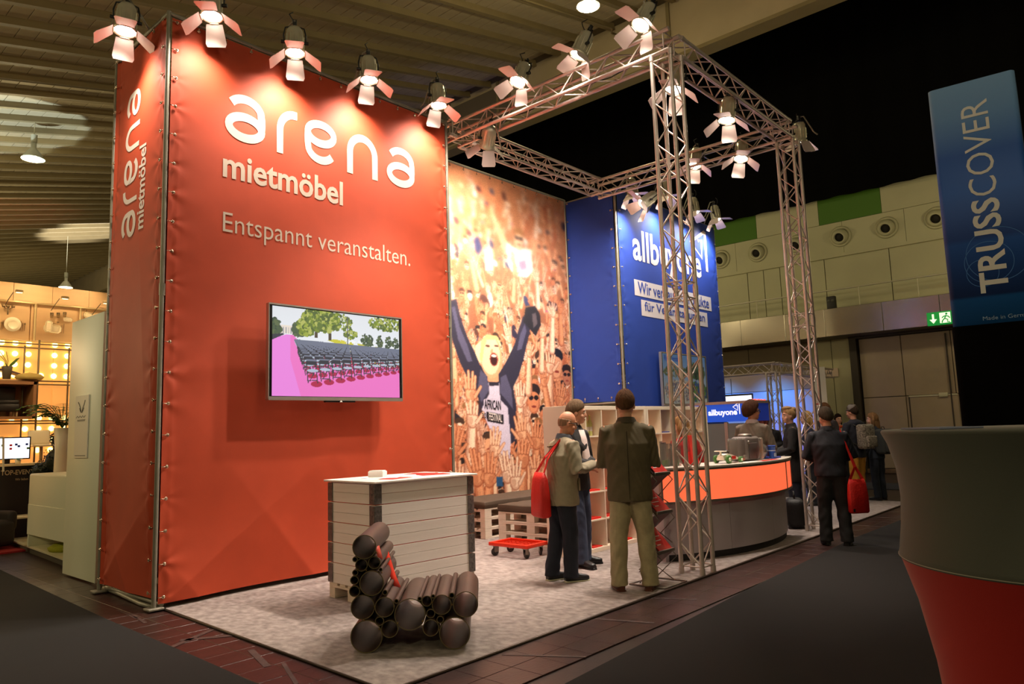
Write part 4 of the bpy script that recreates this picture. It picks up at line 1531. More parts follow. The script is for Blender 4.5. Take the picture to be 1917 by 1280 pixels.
for i, (x, y, r) in enumerate(circ):
    s_, h_, r_ = (x - 297) * kc, (1237 - (x - 297) * .032 - y) * kc, r * kc
    h_ = max(h_, r_ + .001)
    off = ((i * 37) % 7 - 3) * .003
    a = ME * s_ + Vector((0, 0, h_)) + MN * off
    wall_t = .004 + .01 * r_
    tb = MB().pipe(a, a + MN * clen, r_, r_ - wall_t, 32).build('tube', M_tubeo, ch)
    MB().pipe(a - MN * .0015, a + MN * .002, r_ + .0005, r_ - wall_t - .0005, 32).build('tube_rim', M_ring, tb)
M_bolt = mat('bolt_brass', (170, 140, 80), .35, metal=.9)
bolt_me = MB().cyl((0, 0, 0), (0, 0, .02), .006, n=6).mesh('bolt'); bolt_me.materials.append(M_bolt)
for x, y in ((362, 640), (248, 740), (300, 745), (395, 760), (262, 850), (285, 1040), (350, 962), (468, 962), (488, 1060), (640, 1050), (700, 940), (822, 955), (375, 1095), (738, 1100), (870, 1038)):
    s_, h_ = (x - 297) * kc, (1237 - (x - 297) * .032 - y) * kc
    inst('bolt', bolt_me, ch, ME * s_ + Vector((0, 0, h_)) - MN * .006, MN.to_track_quat('Z', 'Y'))


def strip(name, label, pts, wv, m, cat):
    """thin sheet bent along points; wv half width vector"""
    mb = MB()
    n = len(pts)
    nn = []
    for i, p in enumerate(pts):
        t = (Vector(pts[min(i + 1, n - 1)]) - Vector(pts[max(i - 1, 0)])).normalized()
        q = t.cross(wv).normalized() * .0012
        nn.append([Vector(p) + wv - q, Vector(p) + wv + q, Vector(p) - wv + q, Vector(p) - wv - q])
    mb.loft(nn)
    return tag(mb.build(name, m), label, cat)


B0 = Vector((.36, -2.80, .0125))


def chp(x, y, dpt):
    return B0 + ME * ((x - 297) * kc) + Vector((0, 0, (1237 - (x - 297) * .032 - y) * kc)) + MN * dpt


st = strip('price_strip', 'long red paper strip hanging over the backrest of the tube chair',
           [chp(352, 668, .42), chp(376, 700, .42), chp(392, 760, .42), chp(420, 850, .42), chp(452, 925, .42)], MN * .035 + ME * .016, mat('red_strip', (232, 60, 36), .5), 'tag')
st2 = strip('price_card', 'small red card tucked beside the top tube of the chair',
            [chp(362, 608, .05), chp(370, 640, .05), chp(384, 690, .05)], MN * .035 + ME * .01, mat('red_card', (226, 90, 70), .5), 'tag')

# ------------------------------------------------------------------ red dolly
pl_, pr_, pf_, pb_ = onz(921, 1016, .16), onz(1022, 1017, .16), onz(978, 1027, .16), onz(962, 1008, .16)
dc = (pl_ + pr_ + pf_ + pb_) / 4
da = math.atan2((pr_ - pf_).y, (pr_ - pf_).x)
dl = empty('transport_dolly', (dc.x, dc.y, .0125), da, 'red plastic transport dolly with grid deck and four grey castors', 'dolly')
M_rdp = mat('red_plastic', (226, 46, 12), .4)
wx, wy = .40, .60
fr = MB()
for s in (-1, 1):
    fr.rbox((s * wx / 2, 0, .15), (.03, wy, .045), .006).rbox((0, s * wy / 2, .15), (wx + .03, .03, .045), .006)
fr.build('rim', M_rdp, dl)
gr = MB()
for k in range(9):
    gr.box((0, -wy / 2 + wy * (k + .5) / 9, .137), (wx, .012, .014))
for k in range(6):
    gr.box((-wx / 2 + wx * (k + .5) / 6, 0, .138), (.012, wy, .014))
gr.build('grid_deck', M_rdp, dl)
M_rub = mat('grey_rubber', (62, 56, 54), .7)
M_zinc = mat('zinc_fork', (150, 140, 130), .4, metal=.7)
for i, (x, y) in enumerate(((-.15, -.24), (.15, -.24), (.15, .24), (-.15, .24))):
    c = empty('castor', (x, y, 0)); c.parent = dl
    c.rotation_euler = (0, 0, i * .9)
    MB().lathe([(.0, -.014), (.044, -.014), (.05, -.008), (.05, .008), (.044, .014), (.0, .014)], 20, (.02, 0, .05), rot=Matrix.Rotation(math.pi / 2, 3, 'X')).build('wheel', M_rub, c)
    MB().bb((-.025, -.022, .05), (.035, -.018, .118)).bb((-.025, .018, .05), (.035, .022, .118)).bb((-.035, -.03, .115), (.035, .03, .13)).cyl((.02, -.024, .05), (.02, .024, .05), .008, n=8).build('fork', M_zinc, c)

# ------------------------------------------------------------------ white cube shelves
M_shelf = mat('white_shelf', (232, 218, 196), .5, var=.03, vscale=2)


def shelf_unit(x0, label):
    t = empty('cube_shelf', (x0, -1.72, .0125), 0, label, 'shelf', 'white cube shelves')
    W, Dp, e, th = 1.85, .39, .05, .018
    pit = (W - 2 * e + th) / 5
    for x in (0, W - e):
        MB().rbox((x + e / 2, Dp / 2, W / 2), (e, Dp, W), .002, seg=1).build('side_panel', M_shelf, t)
    for z in (0, W - e):
        MB().rbox((W / 2, Dp / 2, z + e / 2), (W - 2 * e, Dp, e), .002, seg=1).build('top_panel' if z else 'bottom_panel', M_shelf, t)
    for k in range(1, 5):
        c = e + pit * k - th / 2
        MB().bb((c - th / 2, .004, e), (c + th / 2, Dp - .004, W - e)).build('divider', M_shelf, t)
        MB().bb((e, .006, c - th / 2), (W - e, Dp - .006, c + th / 2)).build('shelf_board', M_shelf, t)
    return t, e, pit, th


shelf_unit(4.24, 'white cube shelf beside the pallet seat')
_, se_, sp_, sth = shelf_unit(6.10, 'white cube shelf behind the glowing counter')


def cell(unit, i, j):
    """floor centre of a compartment, i across, j from the bottom"""
    x = (4.24, 6.10)[unit] + se_ + sp_ * (i + .5) - sth / 2
    z = .0125 + se_ + sp_ * j
    return Vector((x, -1.72, z))


M_glassb = mat('bottle_glass', (206, 204, 128), .15, trans=.25, spec=.6)
M_blab = mat('bottle_label', (196, 186, 176), .6)


def bottle(p, label, s=1.0):
    t = empty('bottle', p, 0, label, 'bottle', 'pale bottles in the shelf')
    MB().lathe([(.001, 0), (.033 * s, 0), (.034 * s, .01), (.034 * s, .15 * s), (.028 * s, .18 * s), (.014 * s, .215 * s), (.013 * s, .26 * s), (.001, .262 * s)], 16).build('glass', M_glassb, t)
    MB().lathe([(.0348 * s, .06 * s), (.0352 * s, .062 * s), (.0352 * s, .115 * s), (.0348 * s, .117 * s)], 16, cap=False).build('paper_label', M_blab, t)
    MB().lathe([(.001, .262 * s), (.015 * s, .258 * s), (.015 * s, .272 * s), (.001, .274 * s)], 12).build('cap', mat('bottle_cap', (190, 170, 90), .4, metal=.6), t)
    return t


c = cell(0, 1, 4)
for k, (dx, lb) in enumerate(((-.085, 'left'), (0, 'middle'), (.085, 'right'))):
    bottle(c + Vector((dx + .02, .15, .0)), 'pale yellow bottle in the shelf compartment above the grey jacket, %s of three' % lb)
c = cell(0, 2, 4)
for k, (dx, lb) in enumerate(((-.10, 'left'), (-.01, 'right'))):
    bottle(c + Vector((dx, .18, .0)), 'pale yellow bottle partly behind the tall man, %s one' % lb)
M_bluep = mat('blue_paper', (30, 50, 150), .5)
rr = random.Random(3)
spots = ((0, 1, 2, 'red'), (0, 1, 1, 'red'), (0, 1, 0, 'red'), (0, 2, 1, 'red'), (0, 2, 2, 'red'), (0, 3, 0, 'red'), (0, 4, 2, 'red'), (1, 1, 4, 'blue'), (1, 2, 4, 'blue'), (1, 1, 3, 'red'), (1, 3, 4, 'blue'))
place = {(0, 1, 2): 'below the two standing men', (0, 1, 1): 'at knee height behind the jeans', (0, 1, 0): 'in the lowest row by the black shoe', (0, 2, 1): 'left of the tall mans knee',
         (0, 2, 2): 'hidden beside the tall mans hip', (0, 3, 0): 'in the lowest row beside the tall mans calf', (0, 4, 2): 'behind the brochure rack', (1, 1, 4): 'at the top behind the truss', (1, 2, 4): 'at the top right of the truss',
         (1, 1, 3): 'behind the acrylic holders', (1, 3, 4): 'near the top right end'}
for u, i, j, cname in spots:
    c = cell(u, i, j)
    paper('brochure_pile', '%s brochure pile in the shelf %s' % (cname, place[(u, i, j)]), c.x, c.y + .17, c.z, .21, .28, rr.uniform(-.1, .1), M_redp if cname == 'red' else M_bluep, 'brochure', rr.uniform(.012, .03))
bk = MB().rbox((0, 0, .15), (.24, .03, .30), .003, seg=1).build('catalogue', mat('blue_catalogue', (40, 52, 140), .5))
bk.location = cell(1, 1, 4) + Vector((0, .22, .032)); bk.rotation_euler = (-.15, 0, 0)
tag(bk, 'blue catalogue leaning upright in the top row behind the truss', 'catalogue')

# ------------------------------------------------------------------ glowing curved counter
DC, DR = (6.27, -.52), 2.84
A0, A1 = 233.5, 291.5
M_dgrey = mat('desk_grey', (178, 166, 170), .55, var=.05, vscale=3)
M_dplinth = mat('desk_plinth', (30, 26, 25), .6)
M_glow = mat('glow_panel', (255, 120, 78), .4, emit=.98, ecol=(255, 106, 66))
M_dtop = mat('desk_top', (206, 196, 184), .35)


def ringseg(mb, r0, r1, z0, z1, a0, a1, n=30):
    rings = []
    for k in range(n + 1):
        a = math.radians(a0 + (a1 - a0) * k / n)
        c, s = math.cos(a), math.sin(a)
        rings.append([(DC[0] + r0 * c, DC[1] + r0 * s, z0), (DC[0] + r1 * c, DC[1] + r1 * s, z0), (DC[0] + r1 * c, DC[1] + r1 * s, z1), (DC[0] + r0 * c, DC[1] + r0 * s, z1)])
    return mb.loft([[Vector(p) for p in r] for r in rings], True, False, False)


dk = empty('glow_counter', (5.75, -3.1, .0125), 0, 'curved reception counter with grey base and glowing orange red band', 'counter')
ringseg(MB(), DR - .06, DR - .02, .012, .09, A0 + .4, A1 - .4).build('plinth', M_dplinth, dk, True)
cuts = [A0, 252.5, 272.0, A1]
for k in range(3):
    ringseg(MB(), DR - .04, DR, .09, .68, cuts[k] + .06, cuts[k + 1] - .06, 14).build('base_panel', M_dgrey, dk, True)
gl = [A0 - .6, 280.0, A1 + .8]
for k in range(2):
    ringseg(MB(), DR + .05, DR + .09, .70, 1.045, gl[k] + .25, gl[k + 1] - .25, 26 if k == 0 else 8).build('glow_panel', M_glow, dk, True)
for z0, z1 in ((.672, .70), (1.045, 1.07)):
    ringseg(MB(), DR + .02, DR + .105, z0, z1, A0 - .8, A1 + 1).build('frame_rail', M_zinc, dk, True)
for a in (A0 - .7, 280.0, A1 + .9):
    ringseg(MB(), DR + .03, DR + .10, .70, 1.045, a - .22, a + .22, 2).build('frame_post', M_zinc, dk, True)
ringseg(MB(), DR - .50, DR + .115, 1.07, 1.09, A0 - 1, A1 + 1.2).build('top', M_dtop, dk, True)
ringseg(MB(), DR - .5, DR - .46, .012, 1.07, A0 + .2, A0 + 1.2, 2).build('end_leg', M_dgrey, dk, True)
ringseg(MB(), DR - .48, DR - .02, .012, 1.07, A1 - 1.2, A1 - .3, 2).build('end_panel', M_dgrey, dk, True)
ringseg(MB(), DR - .48, DR - .02, .012, 1.07, A0 + .3, A0 + 1.1, 2).build('end_panel', M_dgrey, dk, True)
for k in range(3):
    a = math.radians(240 + k * 18)
    pp = (DC[0] + (DR + .02) * math.cos(a), DC[1] + (DR + .02) * math.sin(a), .87)
    lamp('band_light', 'POINT', pp, 0.5, (1, .3, .12), .05)
ZT = .0125 * 0 + 1.0905


def on_desk(a, r):
    a = math.radians(a)
    return Vector((DC[0] + (DR - r) * math.cos(a), DC[1] + (DR - r) * math.sin(a), ZT))


# things on the counter, placed by their foot on the top plate
def dpos(u, v):
    return onz(u, v, ZT)


p = on_desk(268, .22)
tm = empty('counter_appliance', p, math.radians(-4), 'grey rounded appliance with clear sides on the glowing counter', 'appliance')
M_app = mat('appliance_grey', (128, 116, 112), .4, var=.05)
M_clear = mat('clear_plastic', (210, 208, 200), .1, trans=.85)
MB().rbox((0, 0, .16), (.36, .22, .30), .035, seg=3).build('body', M_app, tm)
MB().rbox((-.02, -.118, .13), (.22, .012, .20), .005).build('front_plate', mat('appliance_dark', (96, 86, 84), .45), tm)
MB().rbox((-.24, 0, .15), (.12, .20, .28), .02).build('clear_side', M_clear, tm)
MB().rbox((.24, 0, .15), (.12, .20, .28), .02).build('clear_side', M_clear, tm)
MB().lathe([(.001, 0), (.09, 0), (.09, .02), (.075, .035), (.001, .04)], 20, (0, 0, .31)).build('lid', M_zinc, tm)
MB().lathe([(.001, 0), (.025, 0), (.02, .02), (.001, .022)], 14, (-.13, -.11, .24), rot=Matrix.Rotation(math.pi / 2, 3, 'X')).build('knob', M_zinc, tm)
MB().cyl((.05, -.12, .03), (.045, -.12, .10), .008, .004, 8).build('lever', M_black2, tm)
MB().rbox((-.24, -.11, .06), (.05, .04, .05), .008).build('tap', M_zinc, tm)

p = on_desk(277.5, .20)
jr = empty('candy_jar', p + Vector((.0, .05, 0)), 0, 'round glass candy jar on the right end of the counter', 'jar')
M_glass = mat('jar_glass', (225, 225, 220), .06, trans=.95, spec=.6)
MB().lathe([(.001, 0), (.09, 0), (.14, .05), (.155, .11), (.14, .17), (.10, .205), (.10, .225), (.095, .225), (.095, .20), (.13, .165), (.145, .11), (.13, .055), (.085, .01), (.001, .008)], 28).build('glass', M_glass, jr)
ra_ = random.Random(8)
for k in range(26):
    a = ra_.random() * 6.28; r = .10 * math.sqrt(ra_.random())
    MB().ell((r * math.cos(a), r * math.sin(a), .03 + .10 * ra_.random()), (.022, .018, .014), 8, 5).build('candy', mat('candy_%d' % (k % 3), ((210, 200, 190), (190, 150, 60), (190, 196, 205))[k % 3], .3, metal=.3), jr)
cu = empty('paper_cup', on_desk(279.0, .06) + Vector((0, 0, 0)), 0, 'blue paper cup beside the glass candy jar', 'cup')
MB().lathe([(.001, 0), (.036, 0), (.05, .17), (.053, .172), (.050, .175), (.046, .17), (.033, .006), (.001, .006)], 20).build('cup_wall', mat('cup_blue', (32, 84, 190), .45), cu)
MB().bb((-.03, -.0475, .03), (.03, -.0385, .075)).build('label_patch', mat('cup_patch', (180, 190, 220), .5), cu)
MB().lathe([(.049, .105), (.0495, .108), (.0485, .111)], 20, cap=False).build('stripe', M_paper, cu)
for k, (a, r) in enumerate(((282.0, .12), (284.5, .14))):
    q = on_desk(a, r)
    paper('brochure_pile', 'blue brochure pile on the counter, %s' % ('beside the blue cup' if k == 0 else 'at the right end'), q.x, q.y, q.z, .30, .21, .12, M_bluep, 'brochure', .014)
for k, (a, r) in enumerate(((268.5, -.02), (273.0, -.02))):
    q = on_desk(a, r)
    paper('leaflet', 'red leaflet at the counter edge, %s' % ('left one' if k == 0 else 'right one'), q.x, q.y, q.z + .0002, .30, .10, .05 + .04 * k, M_redp, 'leaflet', .004)
q = on_desk(262.0, -.0)
paper('leaflet', 'white leaflet at the counter edge before the toy car', q.x, q.y, q.z + .0002, .40, .12, -.06, M_paper, 'leaflet', .004)

# toy car
q = on_desk(256.6, .14)
tc_ = empty('toy_car', q, math.radians(-12), 'white toy racing car with green wheels on the counter', 'toy')
tc_.scale = (.78, .78, .78)
M_tw = mat('toy_white', (244, 236, 214), .3)
b = MB()
b.loft([[Vector((x, y, z)) for y, z in ((-w, .05), (w, .05), (w * .8, h), (-w * .8, h))] for x, w, h in ((-.20, .07, .12), (-.10, .09, .15), (.02, .08, .13), (.14, .05, .10), (.24, .03, .07))], smooth=False)
b.build('body', M_tw, tc_)
MB().rbox((-.19, 0, .19), (.06, .2, .015), .004).bb((-.2, -.01, .12), (-.17, .01, .19)).build('rear_wing', M_tw, tc_)
MB().rbox((.24, 0, .055), (.06, .22, .012), .004).build('front_wing', M_redp, tc_)
MB().ell((-.03, 0, .165), (.045, .04, .04)).build('driver_head', mat('toy_helmet', (60, 50, 44), .3), tc_)
MB().bb((-.02, -.085, .06), (.08, -.078, .11)).build('side_stripe', M_redp, tc_)
for x, r in ((-.15, .065), (.15, .05)):
    for y in (-.12, .12):
        w_ = MB().lathe([(.001, -.025), (r * .6, -.025), (r, -.015), (r, .015), (r * .6, .025), (.001, .025)], 18, (x, y, r), rot=Matrix.Rotation(math.pi / 2, 3, 'X')).build('wheel', mat('toy_green', (70, 120, 50), .5), tc_)
        MB().lathe([(.001, -.028), (r * .45, -.027), (r * .45, .027), (.001, .028)], 12, (x, y, r), rot=Matrix.Rotation(math.pi / 2, 3, 'X')).build('hub', M_tw, w_)

# acrylic holders and red standing brochure behind the front column
for k, (a, r, hh) in enumerate(((237.2, .22, .30), (240.2, .22, .27))):
    q = on_desk(a, r)
    hd = empty('leaflet_holder', q, .3, 'clear acrylic leaflet holder at the left counter end, %s' % ('outer one' if k == 0 else 'inner one'), 'holder')
    MB().bb((-.07, -.05, 0), (.07, .05, .006)).bb((-.07, .046, 0), (.07, .05, hh)).bb((-.07, -.05, 0), (.07, -.046, hh * .7)).bb((-.07, -.05, 0), (-.066, .05, hh * .9)).bb((.066, -.05, 0), (.07, .05, hh * .9)).build('acrylic', M_clear, hd)
    MB().bb((-.06, -.03, .007), (.06, .03, hh * .25)).build('leaflets', mat('green_leaflet', (120, 170, 60), .5), hd)
    MB().bb((-.055, .0, .007), (.055, .04, hh * .95)).build('dark_leaflets', mat('dark_leaflet', (90, 70, 70), .5), hd)
q = on_desk(246.0, .20)
rs = empty('standing_brochure', q, .25, 'upright red brochure stand on the counter behind the front truss column', 'brochure')
MB().loft([[Vector((x, y, z)) for x, y in ((-w, -.012 + t), (w, -.012 + t), (w, t), (-w, t))] for z, w, t in ((.0, .15, 0), (.36, .125, .05))], smooth=False).build('panel', M_redp, rs)
MB().bb((-.08, .0, 0), (.08, .10, .008)).bb((-.01, .03, 0), (.01, .09, .16)).build('foot', M_redp, rs)
lettering('printed_lettering', 'arena', (-.045, -.0105 + .038, .27), (1, 0, 0), (0, .14, .99), .10, .03, M_paper, rs, .02, False)
for zq, wq in ((.165, .11), (.145, .12), (.115, .07)):
    MB().quad((-.05, -.0115 + zq * .139, zq), (-.05 + wq, -.0115 + zq * .139, zq), (-.05 + wq, -.0115 + (zq + .008) * .139, zq + .008), (-.05, -.0115 + (zq + .008) * .139, zq + .008)).build('printed_line', M_paper, rs)
MB().quad((-.06, -.0145, .0), (.02, -.0145, .0), (.02, -.008, .06), (-.06, -.008, .06)).build('violet_panel', mat('violet_print', (120, 40, 200), .5), rs)

# ------------------------------------------------------------------ zigzag brochure rack
rx0 = ony(1231, 1040, -3.42)
rk = empty('brochure_rack', (rx0.x, -3.42, .0125), 0, 'folding zigzag brochure rack with red brochures beside the tall man', 'brochure rack')
M_rk = mat('rack_metal', (150, 140, 132), .35, metal=.8)
rw = .30
for k, z in enumerate((.31, .69, 1.07)):
    MB().loft([[Vector((0, 0, z)), Vector((rw, 0, z)), Vector((rw, -.012, z + .01)), Vector((0, -.012, z + .01))], [Vector((0, .21, z + .215)), Vector((rw, .21, z + .215)), Vector((rw, .20, z + .225)), Vector((0, .20, z + .225))]], smooth=False).build('tray', M_rk, rk)
    MB().rbox((rw / 2, -.012, z + .016), (rw, .028, .036), .006).build('tray_lip', M_rk, rk)
    br = MB().loft([[Vector((.03, -.004, z + .024)), Vector((rw - .03, -.004, z + .024)), Vector((rw - .03, -.012, z + .030)), Vector((.03, -.012, z + .030))], [Vector((.03, .215, z + .245)), Vector((rw - .03, .215, z + .245)), Vector((rw - .03, .207, z + .251)), Vector((.03, .207, z + .251))]], smooth=False).build('brochure', M_redp, rk)
    for q_, wdt in enumerate((.10, .16, .13, .07)):
        tt = .15 - .035 * q_
        y0_, z0_ = -.012 + tt - .002, z + .030 + tt + .002
        MB().quad((.06, y0_, z0_), (.06 + wdt, y0_, z0_), (.06 + wdt, y0_ + .006, z0_ + .006), (.06, y0_ + .006, z0_ + .006)).build('printed_line', M_paper, rk)
    MB().loft([[Vector((0, .0, z)), Vector((rw, .0, z)), Vector((rw, .01, z - .01)), Vector((0, .01, z - .01))], [Vector((0, .22, z - .18)), Vector((rw, .22, z - .18)), Vector((rw, .225, z - .19)), Vector((0, .225, z - .19))]], smooth=False).build('rear_tray', mat('rack_rear', (120, 60, 56), .5), rk)
    for x in (0.0, rw):
        MB().tube([(x, .0, z), (x, -.03 + .25, z - .16), (x, .0, z - .30 if k else .02)], .006, 6).build('side_bar', M_rk, rk)
        MB().tube([(x, .22, z + .22), (x, -.04, z - .05), (x, .22, z - .30 if k else .02)], .006, 6).build('side_bar', M_rk, rk)
MB().tube([(-.06, -.10, .01), (rw + .06, -.10, .01), (rw + .06, .30, .01), (-.06, .30, .01)], .009, 6, closed=True).build('base_frame', M_rk, rk)

# ------------------------------------------------------------------ lit sign kiosk behind the counter
kx, ky = 9.46, -1.84
ki = empty('sign_kiosk', (kx, ky, .0125), 0, 'grey framed kiosk topped by a small lit blue sign', 'kiosk')
zt1, zt0 = onx(1402, 749, kx).z, onx(1402, 789, kx).z
wY, wX = 1.3, .75
M_kfr = mat('kiosk_frame', (158, 140, 128), .4, metal=.5)
M_kbl = mat('kiosk_sign_blue', (18, 76, 196), .5, emit=.45, ecol=(18, 80, 205))
MB().bb((kx + .01, ky + .03, zt0 + .02), (kx + wX - .02, ky + wY - .03, zt1 - .03)).build('sign_core', mat('kiosk_core', (30, 40, 80), .6), ki, True)
MB().bb((kx - .005, ky + .05, zt0 + .01), (kx + .01, ky + wY, zt1 - .05)).build('front_sign', M_kbl, ki, True)
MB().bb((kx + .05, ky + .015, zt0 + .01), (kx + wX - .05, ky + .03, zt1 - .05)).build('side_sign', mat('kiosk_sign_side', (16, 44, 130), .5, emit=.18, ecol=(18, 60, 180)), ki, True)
for a, b in (((kx - .02, ky, zt1 - .05), (kx + wX, ky + wY, zt1)), ((kx - .02, ky, .012), (kx + .04, ky + .06, zt1)), ((kx - .02, ky + wY - .06, .012), (kx + .04, ky + wY, zt1)),
             ((kx + wX - .05, ky, .012), (kx + wX, ky + .05, zt1)), ((kx - .015, ky + .5, .012), (kx + .03, ky + .56, zt0))):
    MB().bb(a, b).build('frame_post', M_kfr, ki, True)
lettering('sign_lettering', 'allbuyone', (kx - .012, ky + .86, (zt0 + zt1) / 2 - .09), (0, -1, 0), (0, 0, 1), .56, .14, mat('sign_white', (245, 245, 250), .5, emit=.8), ki, .03)
triangle_logo(ki, (kx - .012, ky + .25, (zt0 + zt1) / 2 + .06), (0, -1, 0), (0, 0, 1), (.11, .10), MATS['sign_white'])
for k, (a0, a1) in enumerate(((.06, .28), (.29, .50), (.56, .9), (.91, 1.24))):
    MB().bb((kx + .0, ky + a0, .1), (kx + .02, ky + a1, zt0 - .02)).build('grey_panel', mat('kiosk_panel', (96, 98, 92), .5), ki, True)
for k in range(5):
    MB().box((kx + .1 + .13 * k, ky + .05, zt1 + .012), (.04, .03, .02)).build('red_lamp', mat('red_pilot', (255, 90, 70), .4, emit=2.5, ecol=(255, 80, 60)), ki, True)
# ------------------------------------------------------------------ neighbouring stand on the left
YW = 9.0
wl_ = MB().bb((-30, 64, -.02), (42, 64.3, 18)).build('wall_end', mat('end_wall', (90, 76, 54), .8))
tag(wl_, kind='structure')
M_board = mat('warm_board', (206, 168, 118), .6, var=.08, vscale=3, stretch=(.3, 1, 3))
M_back = mat('backlit_cloth', (255, 190, 110), .8, emit=.55, ecol=(255, 172, 88))
M_bulb = mat('warm_bulb', (255, 236, 170), .4, emit=4.2, ecol=(255, 226, 140))
M_alu2 = mat('frame_tube', (206, 180, 130), .35, metal=.6)
sw = empty('display_wall', (1.6, YW, 0), 0, 'tall warm backlit display wall with place settings mounted on top', 'display wall')
MB().bb((-2.6, YW + .02, 0), (6, YW + .1, 4.72)).build('core', M_board, sw, True)
for k in range(9):
    MB().bb((-2.4 + .66 * k + .004, YW, 4.345), (-2.4 + .66 * (k + 1) - .004, YW + .04, 4.72)).build('board_panel', M_board, sw, True)
for k in range(6):
    MB().bb((-1.75 + .98 * k + .01, YW - .02, 3.62), (-1.75 + .98 * (k + 1) - .01, YW + .03, 4.33)).build('board_panel', M_board, sw, True)
for k in range(11):
    MB().bb((-2.3 + .49 * k + .006, YW - .01, .05), (-2.3 + .49 * (k + 1) - .006, YW + .03, 3.60)).build('backlit_panel', M_back, sw, True)
bmesh_b = MB().ell((0, 0, 0), (.052, .03, .052), 12, 8).mesh('bulb'); bmesh_b.materials.append(M_bulb)
rb_ = random.Random(2)
for i in range(12):
    for j in range(13):
        z = 3.55 - .205 * j
        x = .30 + .222 * i
        if 4 <= j <= 6 or z < 1.4 or (i in (5, 8) and j < 3) or (rb_.random() < .12):
            continue
        inst('bulb', bmesh_b, sw, (x - 1.6, -.03, z))
for (x0, z0, x1, z1, r, y) in ((-2.3, 4.34, 6, 4.34, .022, 8.93), (-2.3, 3.60, 6, 3.60, .018, 8.93), (1.26, 3.6, 1.26, 4.34, .024, 8.92), (2.05, 3.6, 2.05, 4.34, .022, 8.92), (.28, 3.6, .28, 4.34, .022, 8.92)):
    MB().cyl((x0, y, z0), (x1, y, z1), r, n=8).build('frame_tube', M_alu2, sw, True)
M_tdk = mat('shelf_tube_dark', (118, 104, 76), .4, metal=.5)
for x in (.36, 1.25, 2.02):
    MB().cyl((x, 8.55, .02), (x, 8.55, 3.58), .018, n=8).build('shelf_post', M_tdk, sw, True)
for x in (.12, 1.10, 1.86):
    MB().cyl((x, 8.88, .02), (x, 8.88, 3.5), .016, n=8).build('shelf_post', M_tdk, sw, True)
for z in (3.5, 2.80, 2.05):
    MB().cyl((-1.5, 8.55, z), (4, 8.55, z), .014, n=8).build('shelf_rail', M_tdk, sw, True)
    MB().cyl((-1.5, 8.88, z - .04), (4, 8.88, z - .04), .014, n=8).build('shelf_rail', M_tdk, sw, True)
MB().bb((-1.5, 8.45, 2.79), (1.22, 8.9, 2.815)).build('shelf_plate', M_board, sw, True)
lamp('wall_washer', 'SPOT', (1.2, 8.35, 4.75), 26, (1, .72, .40), .05, (1.2, 9.0, 4.1), 120, .6)
lamp('wall_washer', 'SPOT', (2.2, 8.35, 4.75), 26, (1, .72, .40), .05, (2.0, 9.0, 4.1), 120, .6)
lamp('wall_washer', 'SPOT', (.2, 8.35, 4.75), 26, (1, .72, .40), .05, (.4, 9.0, 4.1), 120, .6)
lamp('stand_light', 'POINT', (1.6, 6.9, 3.4), 60, (1, .66, .34), .2)
lamp('stand_light', 'POINT', (-.6, 7.2, 3.4), 50, (1, .66, .34), .2)
# clip lamps on the top rail
for k, (u, v, lb) in enumerate(((36, 545, 'left'), (122, 557, 'middle'), (199, 566, 'right'))):
    p = ony(u, v, 8.45)
    cl = empty('clip_lamp', p, 0, 'small metal clip lamp on arm above the place settings, %s one' % lb, 'lamp', 'clip lamps')
    MB().rbox((0, 0, 0), (.13, .07, .05), .01).build('lamp_head', M_alu2, cl)
    MB().bb((-.05, -.03, -.03), (.05, .03, -.024)).build('lamp_glass', mat('clip_glass', (255, 244, 200), .3, emit=2.0), cl)
    MB().tube([(-.08, .05, -.02), (-.10, .25, -.12), (-.10, .47, -.2)], .008, 6).build('arm', M_tdk, cl)
# plates and cutlery fixed on the boards
M_china = mat('white_china', (240, 226, 190), .25)
M_steel = mat('cutlery_steel', (150, 126, 90), .3, metal=.8)
RX = Matrix.Rotation(math.pi / 2, 3, 'X')


def round_plate(u, v, r, label, name='plate'):
    p = ony(u, v, 8.96)
    t = empty(name, p, 0, label, 'plate', 'china on the wall boards')
    MB().lathe([(.001, .0), (r * .62, .0), (r, .022), (r, .028), (r * .62, .008), (.001, .008)], 28, rot=RX).build('dish', M_china, t)
    MB().lathe([(r * .3, .008), (r * .62, .012), (r * .64, .03), (r * .6, .03), (r * .5, .016), (.001, .014)], 28, (.005, -.02, -.01), rot=RX).build('bowl', M_china, t)
    return t


round_plate(23, 607, .14, 'round white plate with bowl on the upper wall board')


def oval(u, v, w, h, label, rz=0, yy=8.95, d=.03):
    p = ony(u, v, yy)
    t = empty('platter', p, 0, label, 'plate', 'china on the wall boards')
    R_ = Matrix.Rotation(rz, 3, 'Y')
    MB().rbox((0, 0, 0), (w, d, h), min(w, h) * .28 if min(w, h) * .28 < d * 4 else d, rot=R_, seg=1).build('dish', M_china, t)
    MB().rbox((0, -d * .5, 0), (w * .7, .008, h * .62), .003, rot=R_, seg=1).build('well', mat('china_shade', (226, 208, 168), .35), t)
    return t


